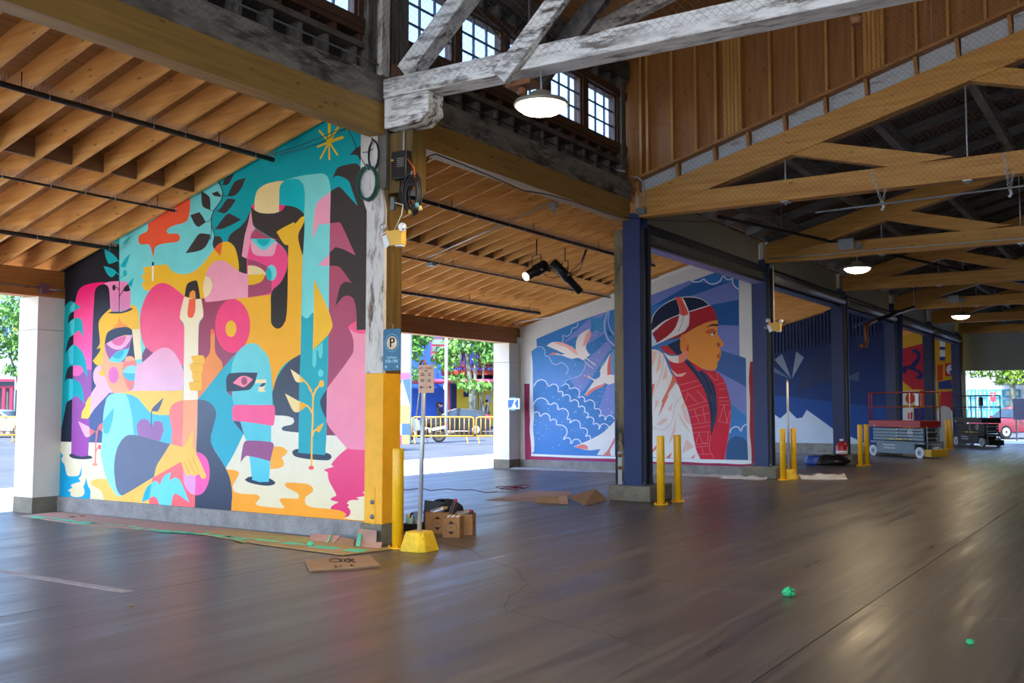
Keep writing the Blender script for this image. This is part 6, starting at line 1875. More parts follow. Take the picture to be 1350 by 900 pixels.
MB().tube([jp + Vector((.06, -.02, .33)), jp + Vector((.12, -.03, .36)), jp + Vector((.15, -.03, .25))], .018, 6).build('handle', plain('red_jug', '#b3202f', .4), jg)

# ---------------------------------------------------------------- scissor lifts
def scissor_lift(wl, wr, label, deck, stack, chassis, logo, words, black=False):
    wl, wr = Vector(wl), Vector(wr)
    ax = (wr - wl); L = ax.length; ax.normalize()
    rz = math.atan2(ax.y, ax.x)
    t = tag(empty('scissor_lift', (wl.x, wl.y, 0), rz), label, 'scissor lift')
    T = Matrix.Translation(Vector((wl.x, wl.y, 0))) @ Matrix.Rotation(rz, 4, 'Z')
    R3 = T.to_3x3()
    def b(x0, x1, y0, y1, z0, z1, name, m, par=None, bev=0):
        k = MB().box(x0, x1, y0, y1, z0, z1); k.v = [T @ p for p in k.v]; return k.build(name, m, par or t, bevel=bev)
    def tb(pts, r, name, m, par=None): return MB().tube([T @ Vector(p) for p in pts], r, 8).build(name, m, par or t)
    W = .76
    # y = 0 is the side that faces the hall, y = W the far side
    b(-.10, L + .10, .10, W - .10, .14, .24, 'chassis_floor', M_BLACK)
    b(.16, L - .20, .02, .10, .10, .44, 'side_tray', chassis, bev=.01)
    b(.16, L - .20, W - .10, W - .02, .10, .44, 'side_tray', chassis, bev=.01)
    b(-.16, L + .16, .06, W - .06, .40, .48, 'chassis_top', chassis, bev=.01)
    for x in (0, L):
        for y in (.02, W - .12):
            c = T @ Vector((x, y + .05, .165)); a_ = R3 @ Vector((0, -1 if y < .3 else 1, 0))
            MB().tube([c - a_ * .05, c + a_ * .05], .165, 22).build('wheel', plain('pale_tyre', '#c9cfd6', .6) if not black else plain('grey_tyre', '#a9b0b6', .6), t)
            MB().tube([c + a_ * .04, c + a_ * .058], .095, 16).build('wheel_hub', plain('hub_steel', '#8f979e', .5, .3), t)
            MB().tube([c + a_ * .05, c + a_ * .065], .03, 8).build('axle_nut', M_BLACK, t)
    # folded scissor arms
    for k in range(4):
        z0 = .50 + k * .095
        for y in (.10, W - .16):
            b(-.08, L * .48, y, y + .05, z0, z0 + .08, 'scissor_arm', stack, bev=.006)
            b(L * .50, L + .08, y + .012, y + .062, z0 + .01, z0 + .088, 'scissor_arm', stack, bev=.006)
        tb([(L * .49, .09, z0 + .045), (L * .49, W - .09, z0 + .045)], .028, 'pivot_pin', M_STEEL)
    b(-.06, L + .06, .17, W - .17, .50, .86, 'arm_core', plain('dark_core', '#2b3036', .7))
    # platform
    b(-.14, L + .10, -.01, W + .01, .90, 1.10, 'platform_deck', deck, bev=.01)
    b(-.14, L + .10, -.014, -.0105, .985, .992, 'deck_seam', M_BLACK)
    hz_ = 1.96
    rail = plain('lift_rail_red', '#8c1f1c', .5) if not black else M_BLACK
    for y in (.0, W):
        for x in ((-.12, .0, L + .08) if y == 0 else (-.12, L + .08)):
            tb([(x, y, 1.10), (x, y, hz_)], .019, 'rail_post', rail)
        tb([(-.12, y, hz_), (L + .08, y, hz_)], .019, 'guard_rail', rail)
        tb([(-.12, y, 1.52), (L + .08, y, 1.52)], .016, 'mid_rail', rail)
    for x in (-.12, L + .08):
        tb([(x, 0, hz_), (x, W, hz_)], .019, 'guard_rail', rail)
        tb([(x, 0, 1.52), (x, W, 1.52)], .016, 'mid_rail', rail)
    b(L - .12, L + .02, .02, .12, 1.56, 1.90, 'control_case', M_WHITEP2 if not black else M_BLACK)
    tb([(L * .84, .0, 1.10), (L * .84, .0, 1.94)], .014, 'gate_post', M_WHITEP2 if not black else M_BLACK)
    # entry ladder + pothole gear at the end
    for z in (.22, .40, .58, .76):
        b(L + .17, L + .22, .15, W - .15, z, z + .025, 'ladder_rung', M_STEEL)
    for y in (.15, W - .17):
        b(L + .17, L + .20, y, y + .02, .2, .95, 'ladder_side', M_DULLSTEEL)
    b(L + .12, L + .42, .08, W - .08, .06, .26, 'end_step', plain('step_yellow', '#c9981a', .6) if not black else M_BLACK)
    # marks
    f = lambda x, z: T @ Vector((x, -.0165, z))
    M_DEC = plain('white_decal', '#dfe4ea', .5)
    cxl = L * .78
    ring = [T @ Vector((cxl + .095 * math.cos(a_), .095, .74 + .095 * math.sin(a_))) for a_ in [i * .3 for i in range(21)]]
    MB().tube(ring, .012, 4, closed=True).build('round_logo', M_DEC, t)
    text_mesh('W', .14, T @ Vector((cxl, .090, .74)), R3 @ Vector((1, 0, 0)), UP, M_DEC, t, 'logo_letter')
    text_mesh(words[0], .085, T @ Vector((L * .36, .0185, .36)), R3 @ Vector((1, 0, 0)), UP, M_DEC, t)
    text_mesh(words[1], .085, T @ Vector((L * .36, .0185, .26)), R3 @ Vector((1, 0, 0)), UP, M_DEC, t)
    text_mesh(words[2], .07, f(.12, .945), R3 @ Vector((1, 0, 0)), UP, M_DEC, t)
    for x in (.32, .52, .66, .76):
        b(L * x, L * x + (.20 if x < .6 else .07), .094, .0985, .52, .56, 'warning_label', plain('label_yellow', '#d3b233', .6))
    return t
M_LRED = plain('lift_deck_red', '#a3231c', .5, var=.06); M_LGREY = plain('lift_arm_grey', '#6f8090', .5, var=.06)
M_LDARK = plain('lift_dark', '#16181c', .5, var=.1)
scissor_lift(onZ(1150.5, 600), onZ(1211.5, 604), 'red and grey scissor lift parked past the third column', M_LRED, M_LGREY, plain('lift_chassis_grey', '#647585', .5), True, ('WesternOne.ca', '1 877 875 9339', 'SJIII'))
scissor_lift(onZ(1259.5, 586), onZ(1293.5, 588.5), 'black scissor lift parked at the far opening', M_LDARK, M_LDARK, M_LDARK, True, ('WesternOne.ca', '1 877 875 9339', 'SJIII'), True)
pw = onZ(1241, 589)
wb = tag(empty('wrapped_board', (pw.x - .1, pw.y, 0)), 'boards wrapped in clear plastic leaning at the fifth column', 'bundle')
q0, q1 = onY(1236, 588, pw.y - .0), onY(1254, 535, pw.y)
pts = [(q0.x, pw.y, 0), (q1.x, pw.y, 0), (q1.x, pw.y, q1.z - .25), (q1.x - .12, pw.y, q1.z - .06), ((q0.x + q1.x) / 2, pw.y, q1.z), (q0.x + .1, pw.y, q1.z - .08), (q0.x, pw.y, q1.z - .3)]
MB().prism(pts, (0, .12, 0)).build('board', plain('pale_board', '#9fb0ae', .6, var=.4, scale=5), wb)
pts2 = [(p[0] + (.015 if p[0] > (q0.x + q1.x) / 2 else -.015), pw.y - .02, p[2] + (.012 if p[2] > 0 else 0.002)) for p in pts]
MB().prism(pts2, (0, .16, 0)).build('plastic_wrap', M_PLAS, wb)

# ---------------------------------------------------------------- hanging chains, thin pipe, orange elbow
def chain(p, q, label, tail=.2):
    t = tag(empty('hanging_chain', tuple(p)), label, 'chain', 'steel chains on the near laminated truss')
    p, q = Vector(p), Vector(q)
    def run(a_, b_, nm):
        n = max(3, int((b_ - a_).length / .045))
        m = MB()
        for i in range(n):
            c = a_.lerp(b_, (i + .5) / n); d = (b_ - a_).normalized()
            s = d.orthogonal() if i % 2 else d.cross(d.orthogonal())
            m.tube([c + d * .026 * math.cos(w) + s * .013 * math.sin(w) for w in [k * .9 for k in range(7)]], .0045, 4, closed=True)
        o = m.build(nm, M_STEEL, t); o['kind'] = 'stuff'
    run(p, q, 'chain_links'); run(q + Vector((.06, 0, .24)), q, 'chain_links')
    MB().tube([q + Vector((0, 0, .03)), q + Vector((.02, 0, -.06)), q + Vector((-.01, 0, -.10))], .022, 6).build('chain_bundle', M_STEEL, t)
chain(onY(1148, 226, 14.38), onY(1163, 268, 14.38), 'steel chain with a hook on the truss next to the plywood wall, mural side')
chain(onY(1323, 201, 14.38), onY(1331, 250, 14.38), 'steel chain with a heavier bundle farther along the same truss')
tpipe = tag(empty('thin_pipe', tuple(onY(1200, 265, 14.6))), 'thin steel pipe hung under the near laminated truss', 'pipe')
MB().tube([onY(1075, 280, 14.36), onY(1350, 245, 14.36), onY(1350, 245, 14.36) + Vector((1.5, 0, .02))], .014, 6).build('pipe', M_DULLSTEEL, tpipe)
MB().tube([onY(1075, 280, 14.36), onY(1000, 287, 14.36)], .006, 5).build('pipe_end', M_BLACK, tpipe)
cp2 = tag(empty('steel_conduit', tuple(onY(1200, 330, 20.6))), 'thin steel conduit along the truss that carries the middle lamp', 'conduit')
MB().tube([(-6.9, 20.58, 4.66), (-5.5, 20.58, 4.64), (-5.0, 20.58, 4.66), (-1.0, 20.58, 4.63), (3, 20.58, 4.63)], .012, 6).build('conduit_pipe', M_STEEL, cp2)
oh = tag(empty('orange_pipe', tuple(onY(1140, 435, 27.2))), 'orange elbow pipe hanging under the third header', 'pipe')
MB().tube([onX(u, v, -6.7) for u, v in ((1136, 456), (1141, 456), (1143, 450), (1142, 440), (1142, 430), (1146, 426), (1158, 421))], .05, 10).build('pipe', plain('orange_primer', '#8f4426', .6), oh)
e_ = onX(1205, 405, -6.2)
MB().tube([onX(1155, 422, -6.7), e_], .06, 10).build('black_pipe', M_BLACK, oh)
MB().tube([e_, e_ + Vector((0, 0, 1.2))], .012, 6).build('hanger_rod', M_STEEL, oh)
dg = tag(empty('diagonal_pipe', (-5, 25, 5)), 'black sprinkler pipe running up under the far roof', 'pipe')
MB().tube([Vector((-6.6, 17.0, 4.95)), Vector((-3.2, 30.5, 4.95)), Vector((-1.5, 37.0, 4.95))], .03, 8).build('pipe', M_BLACK, dg)
for f in (.1, .3, .5, .7, .9):
    p = Vector((-6.6, 17.0, 4.95)).lerp(Vector((-1.5, 37, 4.95)), f)
    MB().tube([p, p + Vector((0, 0, .55))], .006, 5).build('hanger_rod', M_STEEL, dg)
# ================================================================= OUTSIDE: STREET, BUILDING, TREES, CARS, PEOPLE
def EX(a_, d, z=0.0):
    return _R * a_ + _F0 * d + Vector((0, 0, z))
def ea(u, d): return (u - 675) / FPX * d / math.cos(PITCH) * (math.cos(PITCH) ** 2)   # sideways metres at distance d (near the horizon)
def ez(v, d): return ext(675, v, d).z
def aud(u, d, v=545): return ext(u, v, d).dot(_R)
RZ = YAW            # rotation that lines local x up with the street

M_ASPH = concrete('street_asphalt', '#4a5058', .85, True, .6)
M_APRON = concrete('pale_apron_concrete', '#d9d7d0', .85, False, 1.2)  # pale tone chosen to bounce sunlight up onto the joists
M_WALK = concrete('sidewalk_concrete', '#8b8e92', .85, False, 1.5)
ground = tag(MB().add([(-160, -90, -.035), (120, -90, -.035), (120, 190, -.035), (-160, 190, -.035)], [(0, 1, 2, 3)]).build('ground', M_ASPH),
             'pale grey asphalt street around the open hall', 'street', kind='structure')
MB().box(-18.2, -14.01, -30, 60, -.034, -.008).build('apron', M_APRON, ground)
MB().box(-14.0, 12.0, 46.25, 52, -.034, -.01).build('apron', M_APRON, ground)
walk = tag(empty('sidewalk', EX(-10, 58, 0), RZ), 'raised concrete sidewalk along the blue building', 'sidewalk', kind='structure')
def exbox(a0, a1, d0, d1, z0, z1, b=None):
    b = b or MB()
    pts = [EX(a_, d, z) for z in (z0, z1) for d in (d0, d1) for a_ in (a0, a1)]
    return b.add(pts, [(0, 2, 3, 1), (4, 5, 7, 6), (0, 1, 5, 4), (2, 6, 7, 3), (0, 4, 6, 2), (1, 3, 7, 5)])
exbox(-75, 12, 56.2, 62, -.034, .15).build('sidewalk_slab', M_WALK, walk)
exbox(-75, 12, 56.0, 56.2, -.034, .16).build('kerb', M_CONC, walk)

M_BLUE = plain('bright_blue_siding', '#0848a8', .7, var=.06)
M_DBLUE = plain('dark_blue_siding', '#08214a', .7, var=.06)
M_YELP = plain('yellow_door_panel', '#b8a51f', .6, var=.05)
M_REDF = plain('crimson_frame_paint', '#96123a', .6, var=.05)
M_CORAL = plain('coral_paint', '#b8432f', .6, var=.05)
M_PINKP = plain('pink_gutter_paint', '#b0365c', .5, var=.05)
M_WGLASS = plain('dull_window_glass', '#6f8a86', .15, var=.4, scale=2)
M_DGLASS = plain('dark_window_glass', '#28353d', .12, var=.3, scale=2)
M_WHITEP = plain('white_paint', '#c9cacb', .6, var=.03)
M_PALEROOF = plain('pale_metal_roof', '#73838f', .6, var=.08)
M_GREYW = plain('grey_siding', '#9aa7b0', .7, var=.08)
M_BARR = plain('barrier_yellow_paint', '#c48f26', .5, var=.06)
M_TYRE = plain('tyre_rubber', '#1b1c1f', .8, var=.1)
M_RIM = plain('silver_rim', '#c6c9cc', .3, .7, var=.05)

D = 60.0
def fz(v): return ez(v, D)
def fa(u): return aud(u, D)
bb = tag(empty('blue_building', EX(fa(610), D, .15), RZ), 'bright blue building with coral balcony and yellow doors across the street', 'building')
exbox(fa(470), fa(720), D, D + 8, .15, 9.5).build('wall', M_BLUE, bb)
exbox(fa(595), fa(720), D - .02, D - .005, fz(505), fz(494)).build('dark_band', M_DBLUE, bb)
exbox(fa(595), fa(602), D - .03, D - .005, .15, fz(505)).build('dark_blue_panel', M_DBLUE, bb)
for (u0, u1) in ((602, 630), (631, 659)):
    exbox(fa(u0), fa(u1), D - .06, D - .005, .35, fz(506)).build('yellow_door', M_YELP, bb)
exbox(fa(611), fa(621), D - .09, D - .06, fz(523), fz(516)).build('notice_board', M_DBLUE, bb)
exbox(fa(611), fa(621), D - .09, D - .06, fz(513), fz(508)).build('notice_board', M_GREYW, bb)
exbox(fa(640), fa(648), D - .09, D - .06, fz(530), fz(520)).build('notice_board', M_GREYW, bb)
def fwindow(u0, u1, v0, v1, nx, ny, par, fm=M_REDF, gm=M_WGLASS, w=.12):
    a0, a1, z0, z1 = fa(u0), fa(u1), fz(v1), fz(v0)
    wi = exbox(a0, a1, D - .10, D - .005, z0, z1).build('window', fm, par)
    for i in range(nx):
        for j in range(ny):
            exbox(a0 + (a1 - a0) * i / nx + w / 2, a0 + (a1 - a0) * (i + 1) / nx - w / 2, D - .12, D - .101, z0 + (z1 - z0) * j / ny + w / 2, z0 + (z1 - z0) * (j + 1) / ny - w / 2).build('pane', gm, wi)
fwindow(568, 587, 446, 474, 1, 3, bb); fwindow(588, 603, 446, 474, 1, 3, bb)
fwindow(660, 672, 446, 462, 2, 1, bb); fwindow(632, 650, 446, 480, 2, 1, bb, M_REDF, M_DGLASS)
for u in (606, 613, 636, 652, 664):
    exbox(fa(u), fa(u + 2.6), D - .16, D - .005, fz(489), fz(440)).build('post', M_REDF if u % 2 else M_BLUE, bb)
bal = exbox(fa(584), fa(720), D - 1.6, D - .005, fz(495), fz(489)).build('balcony', M_CORAL, bb)
for v, t in ((463.5, .10), (485.5, .08)):
    exbox(fa(584.5), fa(720), D - 1.58, D - 1.50, fz(v), fz(v) + t).build('balcony_rail', M_CORAL, bal)
u = 585.0
bar0 = None
while u < 700:
    exbox(fa(u), fa(u) + .055, D - 1.56, D - 1.52, fz(489), fz(463)).build('baluster', M_CORAL if int(u) % 7 else M_REDF, bal)
    u += 2.9
exbox(fa(584), fa(585.6), D - 1.6, D - 1.48, fz(489), fz(462)).build('rail_post', M_CORAL, bal)
exbox(fa(616), fa(617.6), D - 1.6, D - 1.48, fz(489), fz(462)).build('rail_post', M_CORAL, bal)
exbox(fa(592), fa(595), D - 1.5, D - 1.3, .15, fz(495)).build('balcony_post', M_CORAL, bb)
ca = exbox(fa(470), fa(720), D - 2.6, D - .2, fz(506), fz(504)).build('canopy', M_PINKP, bb)
MB().tube([EX(fa(538), D - 2.7, fz(503.5) + .0), EX(fa(720), D - 2.7, fz(503.5))], .11, 10).build('gutter', M_PINKP, ca)
for u in (591, 632, 671):
    MB().lathe([(.10, 0), (.12, .1), (.12, .42), (.06, .5)], EX(fa(u), D - 2.6, fz(515)), 10).build('lantern', M_WHITEP, bb)

lb = tag(empty('grey_building', EX(aud(15, D), D, .15), RZ), 'pale building with red trimmed canopy roof and dark red posts', 'building')
exbox(aud(-160, D), aud(70, D), D, D + 8, .15, 9.5).build('wall', plain('pale_blue_wall', '#6d8494', .7), lb)
exbox(aud(-160, D), aud(70, D), D - .03, D - .002, .15, ez(511, D)).build('shopfront', plain('shopfront_dark', '#4a4f63', .4), lb)
# sloping canopy roof
rf = MB().add([EX(aud(-160, D), D - 4.2, ez(500, D - 4)), EX(aud(70, D), D - 4.2, ez(500, D - 4)), EX(aud(70, D), D, ez(462, D)), EX(aud(-160, D), D, ez(462, D)),
               EX(aud(-160, D), D - 4.2, ez(500, D - 4) - .12), EX(aud(70, D), D - 4.2, ez(500, D - 4) - .12), EX(aud(70, D), D, ez(462, D) - .12), EX(aud(-160, D), D, ez(462, D) - .12)],
              [(0, 1, 2, 3), (7, 6, 5, 4), (0, 4, 5, 1), (1, 5, 6, 2), (2, 6, 7, 3), (3, 7, 4, 0)]).build('canopy_roof', M_PALEROOF, lb)
exbox(aud(-160, D), aud(70, D), D - 4.3, D - 4.21, ez(503, D - 4), ez(499.5, D - 4)).build('fascia', M_REDF, rf)
exbox(aud(-160, D), aud(70, D), D - 4.1, D - 3.9, ez(511, D - 4), ez(508.5, D - 4)).build('lintel', M_REDF, lb)
for u in (-45, 3, 13, 45):
    exbox(aud(u, D - 4), aud(u, D - 4) + .16, D - 4.1, D - 3.94, .15, ez(510, D - 4)).build('canopy_post', M_REDF, lb)
for u0, u1 in ((5, 11), (14, 20), (22, 33), (36, 50)):
    exbox(aud(u0, D), aud(u1, D), D - .06, D - .031, .5, ez(516, D)).build('window', M_WGLASS if u0 != 22 else M_DGLASS, lb)
for (u0, u1, v0, v1, c) in ((2, 8, 409, 422, M_DBLUE), (10, 17, 412, 424, M_WHITEP), (14, 20, 424, 436, M_YELP), (0, 6, 430, 445, M_BLUE), (28, 36, 425, 440, M_GREYW), (10, 14, 440, 452, M_YELP)):
    exbox(aud(u0, D), aud(u1, D), D - .05, D - .002, ez(v1, D), ez(v0, D)).build('window', c, lb)
MB().lathe([(.12, 0), (.14, .12), (.14, .5), (.07, .6)], EX(aud(22, D - 4), D - 4, ez(514, D - 4)), 10).build('lantern', M_WHITEP, lb)

# ---------------------------------------------------------------- trees
def leaf_mat(name, c1, c2):
    m, nt, b = new_mat(name)
    vec = coords(nt)
    f = noise_ramp(nt, vec, 1.5, .3, .7)
    nt.links.new(mixc(nt, f, lin(c1), lin(c2)), b.inputs['Base Color'])
    b.inputs['Roughness'].default_value = .6
    b.inputs['Subsurface Weight'].default_value = 0.0
    MATS[name] = m
    return m
M_LEAF = leaf_mat('spring_leaf_green', '#3a6b22', '#6a9c3c')
M_LEAF2 = leaf_mat('sunlit_leaf_green', '#44701a', '#86a02c')
M_BARK = plain('pale_bark', '#666a5c', .9, var=.25, scale=12)


def tree(loc, label, stems, blobs, lm, leaf=.16, seed=1, group=None):
    rnd = random.Random(seed)
    t = tag(empty('tree', loc), label, 'tree', group)
    b = MB()
    for pts, r0 in stems:
        n = len(pts)
        b.tube([Vector(loc) + _R * p[0] + _F0 * p[1] + Vector((0, 0, p[2])) for p in pts], [r0 * (1 - .7 * i / (n - 1)) for i in range(n)], 8)
    b.build('trunk', M_BARK, t)
    c = MB()
    for (ca_, cd, cz, ra, rz, n) in blobs:
        for _ in range(n):
            v = Vector((rnd.gauss(0, 1), rnd.gauss(0, 1), rnd.gauss(0, 1)))
            v = v.normalized() * rnd.random() ** .4
            p = Vector(loc) + _R * (ca_ + v.x * ra) + _F0 * (cd + v.y * ra) + Vector((0, 0, cz + v.z * rz))
            q = Vector((rnd.uniform(-1, 1), rnd.uniform(-1, 1), rnd.uniform(-.6, .6))).normalized()
            s = q.orthogonal().normalized()
            s = Matrix.Rotation(rnd.uniform(0, 6.28), 3, q) @ s
            w = leaf * rnd.uniform(.6, 1.3)
            e = q.cross(s)
            c.add([p - s * w, p + e * w * .45, p + s * w, p - e * w * .45], [(0, 1, 2, 3)])
    c.build('crown', lm, t)
    return t


T1 = EX(aud(624, 57.3), 57.3, .15)
tree(T1, 'slender multi-stemmed street tree before the yellow doors', [([(-.1, 0, 0), (-.1, 0, 2.2), (-.35, 0, 4.2), (-.6, 0, 6.3)], .22), ([(.05, 0, 0), (.1, 0, 2.5), (.15, .1, 6.5)], .18), ([(.35, .1, 0), (.55, .1, 3), (.75, 0, 6)], .10), ([(.6, .1, 0), (1.2, .1, 3.2), (1.6, 0, 5.5)], .07)],
     [(-1.5, 0, 4.2, .9, .8, 330), (-.3, .2, 5.3, 1.5, 1.0, 650), (1.0, 0, 4.6, 1.2, 1.1, 480), (1.9, .3, 3.8, .8, .8, 260), (.2, -.3, 2.6, 1.2, .35, 200), (-.9, 0, 3.0, .8, .3, 110), (0, 0, 6.8, 2.2, 1.0, 700)], M_LEAF, .17, 2, 'street trees')
T2 = EX(aud(541, 56.8), 56.8, .15)
tree(T2, 'thin street tree beside the checkered painted column', [([(0, 0, 0), (.05, 0, 3), (-.1, 0, 6.5)], .09), ([(.25, 0, 0), (.6, 0, 3), (1.1, 0, 5.8)], .05)],
     [(.1, 0, 4.8, .8, .9, 420), (.6, 0, 5.5, .8, .6, 300), (-.3, 0, 6.3, 1.3, .8, 420), (.15, 0, 3.3, .4, .5, 80)], M_LEAF, .16, 5, 'street trees')
T3 = EX(aud(18, 50), 50, 0)
tree(T3, 'leafy green street tree seen past the first white pillar', [([(.2, 0, 0), (.25, 0, 3), (.1, 0, 7)], .10), ([(.2, 0, 2.8), (-.6, 0, 5), (-.9, 0, 6.5)], .06)],
     [(-.9, 0, 4.7, 1.1, .8, 420), (.4, 0, 4.5, .8, .9, 330), (0, 0, 6.0, 1.6, .9, 620), (.1, 0, 3.4, .7, .35, 120), (-.2, 0, 7.3, 2.0, .9, 450)], M_LEAF, .15, 9, 'street trees')
fl = tag(empty('flower_basket', EX(aud(19, 55), 55, ez(455, 55))), 'hanging basket of orange red flowers by the canopy', 'flowers')
b = MB(); rnd = random.Random(4)
for _ in range(60):
    p = EX(aud(19, 55), 55, ez(452, 55)) + Vector((rnd.gauss(0, .22), rnd.gauss(0, .2), rnd.gauss(0, .14)))
    b.add([p + Vector((-.06, 0, -.05)), p + Vector((.06, .02, -.05)), p + Vector((.05, 0, .06)), p + Vector((-.05, .02, .06))], [(0, 1, 2, 3)])
b.build('blossoms', plain('orange_red_petals', '#e8542f', .6), fl)
MB().lathe([(.05, -.25), (.22, -.1), (.24, 0)], EX(aud(19, 55), 55, ez(455, 55)), 10).build('basket', M_BARK, fl)
MB().tube([EX(aud(19, 55), 55, ez(455, 55) - .2), EX(aud(19, 55), 55, 0)], .035, 6).build('post', M_GREYW, fl)

# ---------------------------------------------------------------- white lamp pole, checkered column
lp = tag(empty('lamp_pole', EX(aud(588, 53), 53, 0)), 'tall white pole standing before the coral balcony', 'pole')
MB().tube([EX(aud(588, 53), 53, 0), EX(aud(588, 53), 53, 7.5)], [.09, .075], 12).build('pole', M_WHITEP, lp)
MB().lathe([(.16, 0), (.16, .03), (.10, .08)], EX(aud(588, 53), 53, 0), 12).build('pole_base', M_GREYW, lp)
dc = 42.0
cc = tag(empty('painted_column', EX(aud(531, dc), dc, 0), RZ), 'tall white street column painted with checks and triangles', 'column')
c0, c1 = aud(519, dc), aud(540.3, dc)
def czz(v): return ez(v, dc)
exbox(c0, c1, dc, dc + .68, 0, 7).build('shaft', plain('column_white', '#a9aaab', .6), cc)
def cpat(a0, a1, v0, v1, m, n): exbox(a0, a1, dc - .006, dc - .001, czz(v1), czz(v0)).build(n, m, cc)
cm = c0 + (c1 - c0) * .52
cpat(c0, c1, 491, 499.5, plain('column_pink', '#a85088', .6), 'painted_band')
M_CBLU = plain('column_blue_grey', '#35597a', .6); M_CYEL = plain('column_pale_yellow', '#b3a355', .6); M_CPNK = plain('column_magenta', '#a33a68', .6)
for s0, s1, s2 in ((c0, cm - .33, c0), (cm + .33, c1, c1)):
    pass
MB().prism([EX(c0, dc - .006, czz(499.5)), EX(cm, dc - .006, czz(500)), EX(c0, dc - .006, czz(534))], _F0 * .004).build('painted_triangle', M_CBLU, cc)
MB().prism([EX(c1, dc - .006, czz(499.5)), EX(cm, dc - .006, czz(500)), EX(c1, dc - .006, czz(534))], _F0 * .004).build('painted_triangle', M_CBLU, cc)
cpat(c0, c1, 534, 558, M_CYEL, 'painted_band')
cpat(cm, c1, 558.3, 573, M_CBLU, 'painted_check'); cpat(cm, c1, 573.3, 585, M_CYEL, 'painted_check'); cpat(c0, cm, 573.3, 585, M_CPNK, 'painted_check')

# ---------------------------------------------------------------- crowd barriers
def make_barrier(loc, rz, L, label):
    t = tag(empty('crowd_barrier', loc, rz), label, 'barrier', 'yellow crowd barriers in the street')
    def P(x, z, y=0): return Matrix.Rotation(rz, 3, 'Z') @ Vector((x, y, z)) + Vector(loc)
    r = .035
    pts = [P(0, .30), P(0, 1.0), P(.03, 1.07), P(.10, 1.10), P(L - .10, 1.10), P(L - .03, 1.07), P(L, 1.0), P(L, .30)]
    MB().tube(pts, r, 8).build('frame', M_BARR, t)
    MB().tube([P(0, .32), P(L, .32)], r, 8).build('bottom_rail', M_BARR, t)
    k = max(2, int(L / .19))
    for i in range(1, k):
        MB().tube([P(L * i / k, .33), P(L * i / k, 1.08)], .016, 6).build('bar', M_BARR, t)
    for x in (.18, L - .18):
        MB().tube([P(x - .12, .3), P(x - .05, .04, -.02), P(x - .05, .02, -.28)], .022, 6).build('foot', M_BARR, t)
        MB().tube([P(x - .12, .3), P(x - .05, .04, .02), P(x - .05, .02, .28)], .022, 6).build('foot', M_BARR, t)
    return t
db = 41.5
make_barrier(EX(aud(543.5, db), db, 0), RZ, aud(624.5, db) - aud(543.5, db), 'yellow crowd barrier in front of the parked black hatchback')
make_barrier(EX(aud(628, db), db, 0), RZ, 2.3, 'yellow crowd barrier behind which two people walk')
make_barrier(EX(aud(-35, 43), 43, 0), RZ, aud(26, 43) - aud(-35, 43), 'yellow crowd barrier in front of the silver car')
make_barrier(EX(aud(27.5, 43), 43, 0), RZ, 2.4, 'yellow crowd barrier next to the first white pillar')
pb = onZ(671.5, 613)
make_barrier(tuple(pb), RZ + math.pi / 2 + .03, 2.4, 'yellow crowd barrier standing end-on by the pillar with the taped picture')

